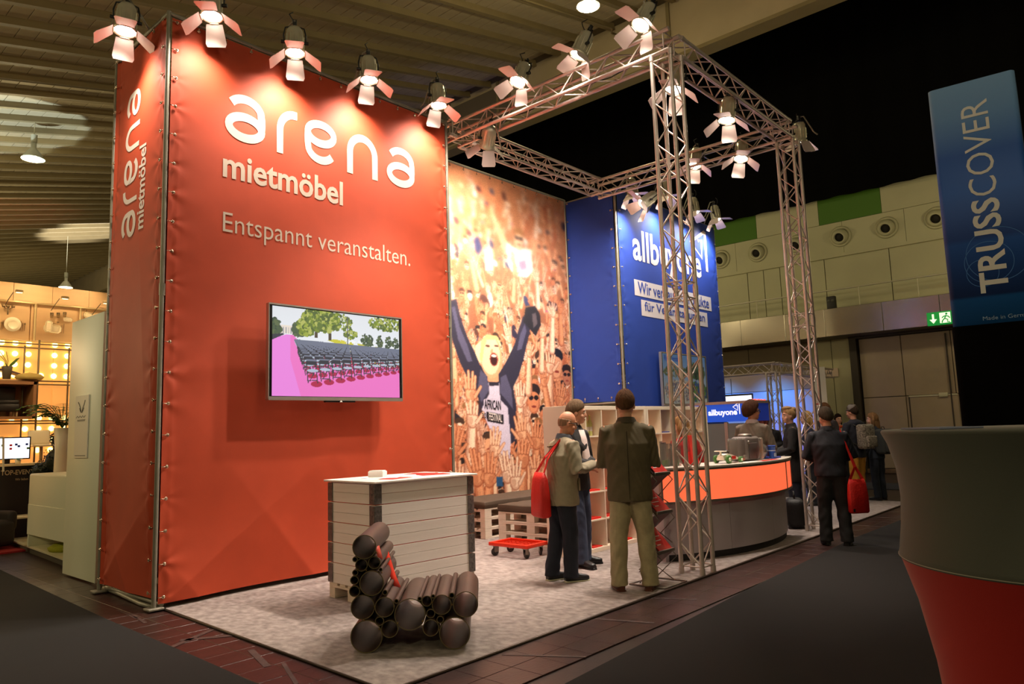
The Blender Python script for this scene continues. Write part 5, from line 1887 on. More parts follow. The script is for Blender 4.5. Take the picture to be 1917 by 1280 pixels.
oval(98, 615, .30, .17, 'wide oblong white platter on the right wall board', .08)
oval(91, 610, .12, .22, 'upright white oblong dish standing before the platter', .08, 8.88)
oval(127, 598, .16, .085, 'small oblong white dish at the upper right of the board', .05)
oval(165, 590, .17, .12, 'white dish cut off by the pale panel', .3)
for k, (u, v, lb) in enumerate(((38.5, 611, 'knife right of the round plate'), (42, 612, 'fork right of the round plate'), (46, 611, 'spoon right of the round plate'), (2, 609, 'spoon left of the round plate'),
                               (5.5, 608, 'fork left of the round plate'), (115, 616, 'fork right of the platter'), (119, 616, 'knife right of the platter'), (103, 603, 'spoon lying above the platter'))):
    p = ony(u, v, 8.96)
    t = empty('cutlery', p, 0, 'small metal ' + lb, 'cutlery', 'cutlery on the wall boards')
    R_ = Matrix.Rotation(math.pi / 2 if 'lying' in lb else 0.05, 3, 'Y')
    MB().box((0, 0, -.03), (.008, .006, .11), R_).build('handle', M_steel, t)
    hd = MB()
    if 'knife' in lb:
        hd.box(R_ @ Vector((0, 0, .06)), (.012, .004, .09), R_)
    elif 'fork' in lb:
        for s in (-.007, 0, .007):
            hd.box(R_ @ Vector((s, 0, .06)), (.003, .004, .05), R_)
        hd.box(R_ @ Vector((0, 0, .033)), (.018, .004, .012), R_)
    else:
        hd.ell(R_ @ Vector((0, -.004, .05)), (.016, .006, .024), 12, 8, R_)
    hd.build('head', M_steel, t)
M_wg = mat('clear_glass', (240, 225, 190), .08, trans=.9)
for k, (u, v, lb) in enumerate(((97, 590, 'left'), (109, 590, 'middle'), (121, 589, 'right'))):
    p = ony(u, v, 8.9)
    t = empty('drinking_glass', p, 0, 'small drinking glass above the platter, %s of three' % lb, 'glass', 'glasses on the wall board')
    MB().lathe([(.001, -.05), (.025, -.05), (.032, .05), (.030, .05), (.023, -.045), (.001, -.045)], 14).build('bowl', M_wg, t)
    MB().bb((-.01, 0, -.01), (.01, .08, .0)).build('bracket', M_steel, t)
p = ony(15, 577, 8.9)
t = empty('candle_holder', p, 0, 'small dark branched holder mounted above the round plate', 'candle holder')
MB().tube([(0, 0, -.12), (0, 0, .02)], .012, 6).build('stem', M_tdk, t)
for x in (-.07, 0, .08):
    MB().lathe([(.001, 0), (.03, 0), (.035, .04), (.03, .04), (.001, .01)], 12, (x, 0, .02)).build('cup', M_steel, t)
MB().tube([(-.07, 0, .02), (0, 0, -.02), (.08, 0, .02)], .006, 6).build('arm', M_tdk, t)

# vase with leaf, wooden bowl-bench, niche with black chair
def leafs3d(mb, base, n, ln, w, rnd_, lean=.9, up=.6):
    for k in range(n):
        a = rnd_.uniform(0, 6.28)
        l = ln * rnd_.uniform(.6, 1.1)
        d = Vector((math.cos(a), math.sin(a), 0))
        pts = [Vector(base) + d * (l * lean * t) + Vector((0, 0, l * (up * t * 1.6 - .9 * t * t * lean))) for t in (0, .35, .7, 1)]
        s = d.cross(Vector((0, 0, 1)))
        ww = (w * .3, w, w * .7, .002)
        vs = []
        for q, x in zip(pts, ww):
            vs += [q + s * x, q - s * x]
        mb.add(vs, [(0, 1, 3, 2), (2, 3, 5, 4), (4, 5, 7, 6)], True)
    return mb


p = ony(12, 711, 8.6)
vz = empty('potted_plant', (p.x, 8.6, 2.815), 0, 'tall grey vase with a few long leaves on the wall shelf', 'plant')
MB().lathe([(.001, 0), (.06, 0), (.085, .20), (.09, .245), (.075, .245), (.06, .1), (.001, .05)], 20).build('pot', mat('vase_grey', (86, 80, 66), .5), vz)
M_leaf = mat('leaf_green', (88, 128, 36), .45, var=.3, vscale=6)
MB().add([(0, 0, .2), (.05, -.01, .3), (.14, 0, .40), (.20, 0, .42), (.12, .01, .30), (.04, .01, .22)], [(0, 1, 5), (1, 2, 4, 5), (2, 3, 4)], True).build('leaf', M_leaf, vz)
for a in ((-.02, -.12), (.01, -.02), (-.04, -.18)):
    MB().tube([(0, 0, .2), (a[0], 0, .35), (a[1], .02, .52)], .006, 5).build('stem', M_leaf, vz)
p0, p1 = ony(0, 700, 8.7), ony(72, 710, 8.7)
M_dwood = mat('dark_wood', (58, 26, 14), .4, var=.3, vscale=5)
wb = MB().loft([[Vector((p0.x - .4 + (p1.x - p0.x + .4) * t, y, 2.82 + h0 + dz)) for y, dz in ((8.55, 0), (8.82, 0), (8.82, .035), (8.55, .035))] for t, h0 in ((0, .10), (.25, .17), (.5, .14), (.75, .055), (.9, .02), (1, .03))], smooth=False).build('wooden_bench_seat', M_dwood)
tag(wb, 'dark curved wooden seat lying on the wall shelf behind the vase', 'seat')
bsk = MB().lathe([(.001, 0), (.2, 0), (.24, .05), (.18, .10), (.001, .14)], 20, (p0.x + .42, 8.5, 2.816)).build('round_cushion', mat('basket_cream', (190, 166, 90), .7, bump=.3, bscale=80))
tag(bsk, 'cream round cushion beside the vase on the wall shelf', 'cushion')
nz0, nz1 = 2.09, 2.78
ni = empty('display_niche', (.55, 8.65, nz0), 0, 'brown open display box holding a black chair', 'display box')
M_nic = mat('niche_brown', (150, 104, 62), .6)
for a, b in (((-.3, 8.4, nz0), (1.2, 8.95, nz0 + .04)), ((-.3, 8.4, nz1 - .06), (1.2, 8.95, nz1)), ((1.15, 8.4, nz0), (1.2, 8.95, nz1)), ((-.3, 8.92, nz0), (1.2, 8.96, nz1)), ((-.3, 8.4, nz0), (-.26, 8.95, nz1))):
    MB().bb(a, b).build('panel', M_nic, ni, True)
bc = empty('lounge_chair', (.80, 8.66, nz0 + .04), 0, 'black lounge chair inside the brown display box', 'chair')
M_blc = mat('black_leather', (24, 20, 18), .45)
MB().rbox((-.02, 0, .27), (.36, .34, .08), .02).build('seat', M_blc, bc)
MB().rbox((-.02, .14, .43), (.36, .06, .26), .02, Matrix.Rotation(.12, 3, 'X')).build('backrest', M_blc, bc)
MB().rbox((-.02, -.02, .17), (.38, .32, .14), .02).build('base', M_blc, bc)
for sx_ in (-.16, .14):
    for sy_ in (-.12, .12):
        MB().cyl((sx_, sy_, 0), (sx_, sy_, .12), .014, n=8).build('leg', M_alu2, bc)

# white chair shell, fern, topiary, desk with monitors
p = ony(76, 825, 8.22)
sc_ = empty('shell_chair', (p.x, 8.22, 1.22), 0, 'white shell chair standing on a tall brown plinth', 'chair')
MB().rbox((0, .1, .52), (.36, .04, .26), .03, Matrix.Rotation(-.15, 3, 'X'), 3).build('backrest', M_china, sc_)
MB().rbox((0, -.06, .37), (.36, .34, .05), .02, None, 3).build('seat', M_china, sc_)
MB().cyl((0, -.05, .02), (0, -.05, .36), .03, n=10).lathe([(.001, 0), (.17, 0), (.16, .015), (.001, .03)], 20, (0, -.05, 0)).build('foot', M_alu2, sc_)
pl0 = MB().rbox((p.x + .02, 8.22, .61), (.55, .5, 1.2), .005, seg=1).build('plinth', mat('plinth_brown', (176, 138, 96), .6))
tag(pl0, 'brown plinth block under the white shell chair', 'plinth')
rf = random.Random(9)
p = ony(114, 800, 6.2)
fv = empty('fern_vase', (p.x + .02, 6.2, .1), 0, 'tall white vase with an arching green fern', 'plant')
MB().lathe([(.001, 0), (.10, 0), (.11, .6), (.09, 1.4), (.12, 1.76), (.10, 1.76), (.07, .9), (.001, .8)], 24).build('vase', mat('vase_white', (244, 230, 196), .4), fv)
for k in range(38):
    a = rf.uniform(0, 6.28); l = rf.uniform(.35, .65)
    d = Vector((math.cos(a), math.sin(a), 0)); s = d.cross(Vector((0, 0, 1)))
    fb = MB()
    pts = [d * (l * t) + Vector((0, 0, 1.75 + l * (1.75 * t - 1.25 * t * t))) for t in [q / 9 for q in range(10)]]
    fb.tube(pts, .004, 4)
    for q in range(1, 10):
        wq = .15 * math.sin(math.pi * min(.95, q / 9)) + .015
        for sg_ in (-1, 1):
            e = pts[q] + s * sg_ * wq + d * .03 - Vector((0, 0, .02))
            fb.add([pts[q] - d * .03, e, pts[q] + d * .035], [(0, 1, 2)])
    fb.build('frond', M_leaf, fv)
M_top = mat('topiary_green', (28, 40, 14), .6, var=.5, vscale=20)


def bush(pos, label, balls, seed):
    r_ = random.Random(seed)
    t = empty('topiary_bush', pos, 0, label, 'plant')
    MB().lathe([(.001, 0), (.12, 0), (.16, .24), (.14, .24), (.001, .2)], 18).build('pot', mat('pot_dark', (60, 52, 44), .6), t)
    MB().cyl((0, 0, .2), (0, 0, balls[-1][1]), .02, n=6).build('stem', mat('stem_brown', (70, 50, 30), .8), t)
    fb = MB()
    for r, z in balls:
        for k in range(420):
            v = Vector((r_.gauss(0, 1), r_.gauss(0, 1), r_.gauss(0, 1))).normalized() * r * r_.uniform(.8, 1.06)
            c = v + Vector((0, 0, z))
            t1 = v.orthogonal().normalized(); t2 = v.cross(t1).normalized()
            q = r_.uniform(.02, .045); a = r_.random() * 6.28
            e1 = t1 * math.cos(a) + t2 * math.sin(a); e2 = v.normalized() * .5 + t1 * math.sin(a) - t2 * math.cos(a)
            fb.add([c, c + e1 * q, c + e1 * q * .6 + e2 * q], [(0, 1, 2)])
    o = fb.build('foliage', M_top, t)
    o['kind'] = 'stuff'
    core = MB()
    for r, z in balls:
        core.ell((0, 0, z), (r * .86, r * .86, r * .86), 14, 8)
    core.build('foliage_core', M_top, t)
    return t


p = ony(112, 860, 7.0)
bush((p.x, 7.0, .1), 'dark trimmed topiary bush of stacked balls by the white vase', ((.2, .85), (.26, 1.22), (.15, 1.58)), 5)
p = ony(80, 876, 7.32)
bush((p.x, 7.32, .0), 'low dark ball bush before the black desk', ((.19, 1.13),), 6)
dsk = empty('black_desk', (.6, 7.6, 0), 0, 'black desk with pale capital lettering and a light top', 'desk')
MB().bb((-.4, 7.6, .02), (1.36, 7.66, 1.25)).build('front_panel', mat('desk_black', (24, 17, 13), .5), dsk, True)
MB().bb((-.42, 7.55, 1.25), (1.40, 7.93, 1.29)).build('top', mat('desk_cream', (236, 210, 160), .4), dsk, True)
MB().bb((1.30, 7.66, .02), (1.36, 8.05, 1.25)).build('side_panel', MATS['desk_black'], dsk, True)
M_let = mat('desk_letters', (196, 170, 130), .5)
a, b = ony(4, 890, 7.58), ony(68, 884, 7.58)
lettering('desk_lettering', 'TOP-EVENT.', (a.x - .02, 7.59, 1.10), (1, 0, 0), (0, 0, 1), b.x - a.x, .085, M_let, dsk, .02)
lettering('desk_lettering', 'Wir lieben', (ony(29, 895, 7.58).x, 7.59, 1.0), (1, 0, 0), (0, 0, 1), .19, .04, M_let, dsk, .0)
p = ony(26, 858, 7.8)
mo = empty('monitor', (p.x - .10, 7.8, 1.29), 0, 'lit white monitor on the black desk', 'monitor')
MB().bb((-.34, -.02, .07), (.34, .02, .46)).build('housing', M_blk, mo)
MB().quad((-.32, -.0215, .09), (.32, -.0215, .09), (.32, -.0215, .44), (-.32, -.0215, .44)).build('screen', mat('monitor_white', (235, 242, 255), .4, emit=1.2, ecol=(232, 240, 255)), mo)
for x, z, m_ in ((.02, .30, M_redp), (.02, .24, M_redp), (.10, .31, M_bluep), (.14, .28, M_bluep), (.26, .31, M_bluep), (.28, .24, M_leaf), (-.1, .30, M_leaf)):
    MB().quad((x, -.023, z), (x + .04, -.023, z), (x + .04, -.023, z + .035), (x, -.023, z + .035)).build('screen_icon', m_, mo)
MB().bb((-.04, -.02, .0), (.04, .03, .09)).bb((-.13, -.08, 0), (.13, .08, .012)).build('stand', M_blk, mo)
p = ony(33, 866, 7.7)
gp = empty('small_plant', (p.x, 7.68, 1.29), 0, 'small green plant on the black desk under the monitor', 'plant')
leafs3d(MB(), (0, 0, .05), 22, .14, .012, rf).build('leaves', M_leaf, gp)
MB().lathe([(.001, 0), (.04, 0), (.05, .06), (.04, .06), (.001, .05)], 12).build('pot', M_china, gp)
# red rug, table, armchair
rg = MB().bb((-1.2, 5.9, -.011), (1.4, 8.4, .014)).build('red_rug', mat('rug_red', (150, 18, 10), .9, var=.3, vscale=40))
tag(rg, 'red rug in front of the black desk', 'rug')
lt = empty('low_table', (.72, 6.95, .014), 0, 'low white side table standing on the red rug', 'table')
MB().rbox((0, 0, .42), (.62, .5, .03), .004).build('table_top', M_china, lt)
for x in (-.28, .28):
    for y in (-.22, .22):
        MB().cyl((x, y, 0), (x, y, .41), .012, n=8).build('leg', M_alu2, lt)
ac = empty('armchair', (.02, 6.55, .014), .3, 'dark rounded armchair at the left picture edge', 'armchair')
M_arm = mat('armchair_dark', (34, 26, 18), .7)
MB().rbox((0, 0, .24), (.72, .70, .40), .08, None, 3).build('seat', M_arm, ac)
MB().rbox((0, .30, .55), (.72, .16, .50), .07, None, 3).build('backrest', M_arm, ac)
for s in (-1, 1):
    MB().rbox((s * .32, 0, .42), (.14, .66, .30), .06, None, 3).build('armrest', M_arm, ac)
pp_ = ony(2, 920, 5.6)
wp = MB().loft([[Vector((-.72 + dx + x, y, z)) for dx, y in ((0, 5.6), (w, 5.6), (w, 5.68), (0, 5.68))] for z, x, w in ((.012, 0, .62), (1.22, .0, .72))], smooth=False).build('white_panel_stand', mat('pinkish_white', (226, 190, 160), .6))
tag(wp, 'pale tilted panel cut off by the left picture edge', 'panel')
px_ = ony(9, 840, 5.6)
ps = MB().cyl((px_.x, 5.62, 1.22), (px_.x - .02, 5.62, 1.72), .014, n=8).tube([(px_.x - .02, 5.62, 1.72), (px_.x - .3, 5.62, 1.73)], .014, 8).build('display_post', M_china)
tag(ps, 'thin white bent post on the pale tilted panel', 'post')

# platform, white cabinet, foreground white panel
pf = empty('stand_platform', (.5, 5.0, 0), 0, 'low white platform under the white cabinet', 'platform')
MB().prism([(.30, 3.05), (.50, 6.95), (2.6, 6.95), (2.6, 3.05)], .08, .10).build('deck', mat('platform_top', (214, 206, 170), .3), pf, True)
MB().prism([(.34, 3.05), (.54, 6.90), (2.6, 6.90), (2.6, 3.05)], -.011, .08).build('skirt', mat('platform_skirt', (84, 78, 64), .6), pf, True)
M_wpan = mat('white_lacquer', (226, 226, 198), .45)
cab = empty('white_cabinet', (.72, 4.75, .10), 0, 'white rounded sideboard on the low platform', 'cabinet')
MB().rbox((0, 0, .62), (.62, 1.70, .90), .03, None, 3).build('body', M_wpan, cab)
MB().rbox((-.31, 0, .40), (.012, 1.64, .44), .003, seg=1).build('lower_door', M_wpan, cab)
for y in (-.82, .82):
    MB().rbox((-.02, y, .10), (.56, .04, .20), .006).build('leg_panel', M_wpan, cab)
gg = MB().lathe([(.001, 0), (.30, 0), (.32, .05), (.25, .09), (.001, .10)], 20, (.72, 4.55, .10)).build('floor_cushion', mat('moss_green', (150, 150, 30), .9, bump=.6, bscale=60))
tag(gg, 'mossy yellow green floor cushion under the white sideboard', 'cushion')
pn = empty('white_partition', (.28, 2.45, 0), 0, 'tall white partition panel left of the red tower', 'partition')
MB().rbox((.14, 2.45, 1.575), (.035, 1.10, 3.11), .004).build('front_panel', M_wpan, pn, True)
MB().rbox((.30, 1.93, 1.575), (.28, .035, 3.11), .004).build('end_panel', M_wpan, pn, True)
MB().rbox((.30, 2.97, 1.575), (.28, .035, 3.11), .004).build('end_panel', M_wpan, pn, True)
MB().bb((.16, 1.95, 3.10), (.44, 2.97, 3.13)).build('top_panel', M_wpan, pn, True)
a, b = onx(144, 742, .118), onx(168, 741, .118)
c_ = onx(168, 857, .118)
zt2, zb2 = a.z, c_.z
sgn = empty('small_sign', (.119, (a.y + b.y) / 2, zb2), 0, 'small white sign with dark leaf emblem on the white partition', 'sign')
hw = (a.y - b.y) / 2
MB().bb((-.012, -hw, 0), (.0, hw, zt2 - zb2)).build('board', mat('sign_board', (216, 214, 196), .4), sgn)
hh = zt2 - zb2
v_, f_ = strokes([[(-.01, .72), (-.03, .80), (-.06, .86), (-.09, .90)], [(.01, .72), (.03, .80), (.06, .86), (.08, .92)], [(-.05, .80), (-.02, .74)], [(.05, .80), (.02, .74)]], .022)
MB().add([(-.0135, -q.x * 1.4, q.y * hh) for q in v_], f_).build('leaf_emblem', mat('sign_green', (40, 60, 50), .5), sgn)
v_, f_ = strokes([[(-.12 + .03 * k, .655 + (.018 if k % 2 else -.012)) for k in range(8)]], .012)
MB().add([(-.0135, -q.x * 1.5, q.y * hh) for q in v_], f_).build('script_line', MATS['sign_green'], sgn)
for z, w in ((.60, .28), (.585, .26), (.03, .36)):
    MB().quad((-.0135, w / 2, z * hh), (-.0135, -w / 2, z * hh), (-.0135, -w / 2, z * hh + .010), (-.0135, w / 2, z * hh + .010)).build('text_line', mat('sign_grey', (110, 110, 100), .5), sgn)
lb = MB().tube([(.10, 1.55, .02), (.06, 1.0, .03), (.02, .35, .02), (.03, .05, .02)], .022, 8).build('floor_pipe', M_pole)
tag(lb, 'metal foot tube lying on the floor beside the red tower', 'pipe')
# ------------------------------------------------------------------ banner pylon on the right
py_ = empty('banner_pylon', (5.6, -6.15, .008), 0, 'square pylon with tall lettered blue sleeve above a black base', 'pylon')
A_ = Vector((5.25, -5.79, 0)); U_ = Vector((.0872, -.9962, 0)); V_ = Vector((.9962, .0872, 0))
PW = .74
mblue = bpy.data.materials.new('pylon_blue_print')
mblue.use_nodes = True
nt = mblue.node_tree
b_ = nt.nodes['Principled BSDF']
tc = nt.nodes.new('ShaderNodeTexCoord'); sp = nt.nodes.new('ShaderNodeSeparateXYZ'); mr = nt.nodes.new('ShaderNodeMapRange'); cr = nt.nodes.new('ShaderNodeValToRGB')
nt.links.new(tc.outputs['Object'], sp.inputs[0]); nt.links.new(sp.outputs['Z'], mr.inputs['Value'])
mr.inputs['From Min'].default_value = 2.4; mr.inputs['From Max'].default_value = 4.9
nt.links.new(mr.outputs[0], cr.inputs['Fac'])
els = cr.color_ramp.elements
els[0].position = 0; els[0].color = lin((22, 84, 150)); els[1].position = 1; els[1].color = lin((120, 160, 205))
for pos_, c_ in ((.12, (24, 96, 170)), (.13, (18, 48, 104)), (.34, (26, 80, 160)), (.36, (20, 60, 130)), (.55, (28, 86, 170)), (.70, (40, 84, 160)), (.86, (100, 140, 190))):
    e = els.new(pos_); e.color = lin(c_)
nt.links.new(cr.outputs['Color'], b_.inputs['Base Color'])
b_.inputs['Roughness'].default_value = .55
MATS['pylon_blue_print'] = mblue


def pylon_box(z0, z1, inset, m, name, seg=6):
    mb = MB()
    r = .05
    ring = []
    for cx, cy, a0 in ((PW - r, PW - r, 0), (r, PW - r, 90), (r, r, 180), (PW - r, r, 270)):
        for k in range(seg + 1):
            a = math.radians(a0 + 90 * k / seg)
            ring.append((cx + (r - inset) * math.cos(a), cy + (r - inset) * math.sin(a)))
    mb.loft([[A_ + U_ * q[0] + V_ * q[1] + Vector((0, 0, z)) for q in ring] for z in (z0, z1)])
    return fixnormals(mb.build(name, m, py_, True))


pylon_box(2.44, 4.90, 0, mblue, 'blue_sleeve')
pylon_box(.012, 2.45, -.012, mat('pylon_black', (5, 4, 4), 1.0, spec=.05), 'black_base')
tw_ = []
M_ptxt = mat('pylon_letters', (196, 198, 194), .6)
q0 = A_ - V_ * .004
lettering('sleeve_lettering', 'TRUSS', q0 + U_ * .50 + Vector((0, 0, 2.75)), (0, 0, 1), -U_, 0.93, .235, M_ptxt, py_, .022)
lettering('sleeve_lettering', 'COVER', q0 + U_ * .495 + Vector((0, 0, 3.71)), (0, 0, 1), -U_, 0.97, .232, M_ptxt, py_, -.004)
lettering('sleeve_lettering', 'Made in Germany', q0 + U_ * .26 + Vector((0, 0, 2.475)), U_, (0, 0, 1), .42, .05, mat('pylon_small_text', (120, 150, 180), .6), py_, 0)
fl = MB()
for cx, cz, r0 in ((.36, 3.05, .20), (.30, 2.95, .13), (.44, 3.12, .26)):
    for k in range(40):
        a0, a1 = 2 * math.pi * k / 40, 2 * math.pi * (k + 1) / 40
        pts = []
        for a, r in ((a0, r0), (a1, r0), (a1, r0 + .006), (a0, r0 + .006)):
            x = min(PW - .06, max(.06, cx + r * math.cos(a)))
            pts.append(q0 + V_ * .002 + U_ * x + Vector((0, 0, cz + r * math.sin(a))))
        fl.add(pts, [(0, 1, 2, 3)])
fl.build('printed_ring', mat('pylon_ring', (44, 100, 170), .6), py_, True)
lamp('pylon_fill_light', 'POINT', (0.2, -6.6, 7.5), 120, (1.0, .86, .66), .3)  # added unseen light that brightens the pylon face

# ------------------------------------------------------------------ covered bar table in the foreground
bt = empty('bar_table', (-.005, -7.0, .008), 0, 'covered bar table with red lower sleeve and grey upper drum', 'table')
M_tg = mat('stretch_grey', (72, 74, 66), .75, bump=.08, bscale=400, sheen=.2)
M_tr = mat('stretch_red', (168, 16, 5), .75, bump=.08, bscale=400, sheen=.2)
MB().lathe([(.44, .012), (.43, .06), (.37, .30), (.365, .50), (.392, .75), (.43, .95), (.468, 1.08), (.474, 1.095)], 64, cap=False).build('red_sleeve', M_tr, bt)
MB().lathe([(.474, 1.093), (.477, 1.10), (.474, 1.115), (.462, 1.20), (.455, 1.30), (.462, 1.40), (.482, 1.48), (.498, 1.515), (.50, 1.522), (.496, 1.528), (.001, 1.529)], 64).build('grey_drum', M_tg, bt)
MB().lathe([(.4745, 1.096), (.479, 1.099), (.4745, 1.102)], 64, cap=False).build('seam', mat('seam_grey', (150, 146, 134), .6), bt)
sheet = MB().rbox((0, 0, .003), (.21, .15, .006), .001, seg=1).build('leaflet', mat('leaflet_blue_grey', (110, 116, 140), .5))
sheet.location = (-.18, -6.72, 1.537); sheet.rotation_euler = (0, 0, .8)
tag(sheet, 'blue grey leaflet lying on the covered bar table', 'leaflet')

# ------------------------------------------------------------------ blue lit stand in the distance
truss('truss_frame_post', 'slim truss column of the distant blue lit stand', 'truss', (14.75, -.16, .0), ez_, ex_, ey_, 2.80, s=.24, rc=.024, rb=.010, pitch=.27)
truss('truss_frame_beam', 'slim truss beam over the distant blue lit stand, left part', 'truss', (14.75, -.16, 2.80), ey_, ex_, ez_, 5.0, s=.24, rc=.024, rb=.010, pitch=.27)
truss('truss_frame_beam', 'slim truss beam over the distant blue lit stand, right part', 'truss', (15.02, -.16, 2.80), ex_, ey_, ez_, 3.9, s=.24, rc=.024, rb=.010, pitch=.27)
bw = empty('backdrop_wall', (18.7, 2, 0), 0, 'pale backdrop wall washed in blue light at the distant stand', 'backdrop')
M_bw = mat('backdrop_white', (196, 208, 236), .7)
yR = onx(1540, 780, 18.7).y
for k in range(5):
    MB().rbox((18.7, yR + 1.2 * k + .6, 1.26), (.06, 1.195, 2.5), .006, seg=1).build('wall_panel', M_bw, bw, True)
MB().bb((18.62, yR, 2.52), (18.72, 5.1, 3.05)).build('header_panel', mat('header_grey', (186, 170, 164), .7), bw, True)
M_ro = mat('roll_up_white', (236, 230, 224), .6)
for y in (yR + 1.3, yR + 3.0, yR + 4.7):
    lamp('blue_wash_light', 'SPOT', (17.4, y, 2.9), 110, (.08, .36, 1.0), .1, (18.7, y, 1.7), 96, .8)
lamp('violet_wash_light', 'SPOT', (17.6, .9, .5), 60, (.30, .20, 1.0), .2, (18.7, 1.2, 1.0), 120, .8)
lamp('white_wash_light', 'SPOT', (16.3, 1.5, 2.7), 60, (.9, .85, 1.0), .2, (16.3, 1.5, 0), 120, .8)
p = onx(1376, 748, 17.6)
ls = empty('hanging_screen', (17.6, p.y, 2.0), 0, 'white lit screen hanging in the blue stand', 'screen')
z0_, z1_ = onx(1376, 757, 17.6).z, onx(1376, 738, 17.6).z
MB().bb((0, -.55, z0_ - 2.25), (.05, .6, z1_ - 2.0)).build('housing', M_blk, ls)
MB().quad((-.004, .56, z0_ - 2.2), (-.004, -.52, z0_ - 2.2), (-.004, -.52, z1_ - 2.05), (-.004, .56, z1_ - 2.05)).build('screen', mat('screen_white', (240, 246, 255), .4, emit=1.3), ls)
MB().cyl((.02, .1, z1_ - 2.0), (.02, .1, .9), .01, n=6).build('hanger', M_blk, ls)
MB().bb((.05, -.05, z0_ - 2.1), (1.07, .05, z0_ - 2.0)).build('wall_bracket', M_blk, ls)
p = onx(1540, 730, 17.0)
ru = empty('roll_up_banner', (17.0, p.y, 0), 0, 'narrow white roll up banner behind the rear truss column', 'banner')
MB().bb((-.005, -.10, .05), (.005, .22, 3.0)).build('sheet', M_ro, ru)
MB().rbox((0, .06, .03), (.1, .4, .06), .01).build('foot', M_zinc, ru)
MB().quad((-.007, .2, 2.0), (-.007, -.08, 2.0), (-.007, -.08, 2.03), (-.007, .2, 2.03)).build('red_line', M_redp, ru)
p = onx(1549, 698, 20.36)
hs = empty('stand_number_sign', (20.36, p.y, p.z), 0, 'small pale sign reading 4.A44 beside the rear truss column', 'sign')
MB().bb((0, -.32, -.13), (.03, .32, .13)).build('board', mat('sign_pale', (206, 180, 160), .6), hs)
lettering('sign_lettering', '4.A44', (-.003, .10, -.06), (0, -1, 0), (0, 0, 1), .24, .11, M_ink, hs, .02, False)
wt = empty('white_desk', (15.6, .6, 0), 0, 'white glowing desk in the blue lit stand', 'desk')
MB().rbox((0, 0, .5), (.7, 1.6, 1.0), .02).build('body', M_bw, wt)
MB().rbox((0, 0, 1.02), (.8, 1.7, .04), .01).build('top', M_ro, wt)
# ------------------------------------------------------------------ people
def chain(mb, pts, rads, n=16, side=Vector((1, 0, 0))):
    """limb: elliptical rings along joints; rads = (across, through) at each joint"""
    pts = [Vector(p) for p in pts]
    rings = []
    m = len(pts)
    for i, p in enumerate(pts):
        t = (pts[min(i + 1, m - 1)] - pts[max(i - 1, 0)]).normalized()
        u = side - t * side.dot(t)
        u = u.normalized() if u.length > 1e-4 else t.orthogonal().normalized()
        w = t.cross(u)
        ra, rb = rads[i] if isinstance(rads[i], tuple) else (rads[i], rads[i])
        rings.append([p + u * ra * math.cos(2 * math.pi * k / n) + w * rb * math.sin(2 * math.pi * k / n) for k in range(n)])
    return mb.loft(rings)


def skinned(mb, name, m, parent, voxel, smooth=4, wrinkle=0.0):
    """merge the overlapping forms into one continuous surface"""
    o = mb.build(name, m, None)
    md = o.modifiers.new('merge', 'REMESH')
    md.mode = 'VOXEL'
    md.voxel_size = voxel
    sm = o.modifiers.new('smooth', 'SMOOTH')
    sm.factor = .5
    sm.iterations = smooth
    bpy.context.view_layer.update()
    dg = bpy.context.evaluated_depsgraph_get()
    me = bpy.data.meshes.new_from_object(o.evaluated_get(dg))
    me.name = name
    n = len(me.vertices)
    if wrinkle:
        co = np.empty(n * 3, np.float32); me.vertices.foreach_get('co', co); co = co.reshape(-1, 3)
        no = np.empty(n * 3, np.float32); me.vertices.foreach_get('normal', no); no = no.reshape(-1, 3)
        x, y, z = co.T
        d = np.sin(z * 46 + 9 * np.sin(x * 13 + y * 7)) * np.sin(x * 17 + 3 * z) + .7 * np.sin(z * 23 - x * 21 + 5 * np.sin(y * 11))
        co += no * (wrinkle * d)[:, None]
        me.vertices.foreach_set('co', co.ravel())
    me.polygons.foreach_set('use_smooth', [True] * len(me.polygons))
    old = o.data
    bpy.data.objects.remove(o, do_unlink=True)
    bpy.data.meshes.remove(old)
    me.materials.clear()
    me.materials.append(m)
    ob = bpy.data.objects.new(name, me)
    COL.objects.link(ob)
    ob.parent = parent
    return ob


def hand_shape(mb, wrist, d, pal, s=1.0, curl=.5, thick=.0085):
    """palm with four fingers of different length and a thumb; d along the hand, pal palm normal"""
    d = Vector(d).normalized()
    pal = (Vector(pal) - d * Vector(pal).dot(d)).normalized()
    a = d.cross(pal)
    w = Vector(wrist)
    chain(mb, [w - d * .02, w + d * .03, w + d * .085 * s], [(.024, .018), (.036 * s, .016), (.040 * s, .014)], 12, a)
    for k, (o_, l) in enumerate(((-.031, .062), (-.010, .074), (.011, .070), (.031, .055))):
        b0 = w + d * .080 * s + a * o_ * s
        dd = (d * math.cos(curl * .6) + pal * math.sin(curl * .6)).normalized()
        d2 = (d * math.cos(curl * 1.5) + pal * math.sin(curl * 1.5)).normalized()
        p1 = b0 + dd * l * .55 * s
        p2 = p1 + d2 * l * .55 * s
        chain(mb, [b0 - d * .015, p1, p2], [thick * 1.08, thick, thick * .85], 8, a)
    t0 = w + d * .028 * s - a * .030 * s
    t1 = t0 + (d * .6 - a * .7 + pal * .3).normalized() * .038 * s
    t2 = t1 + (d * .9 - a * .2 + pal * .45).normalized() * .032 * s
    chain(mb, [t0, t1, t2], [thick * 1.3, thick * 1.15, thick * .9], 8, a)


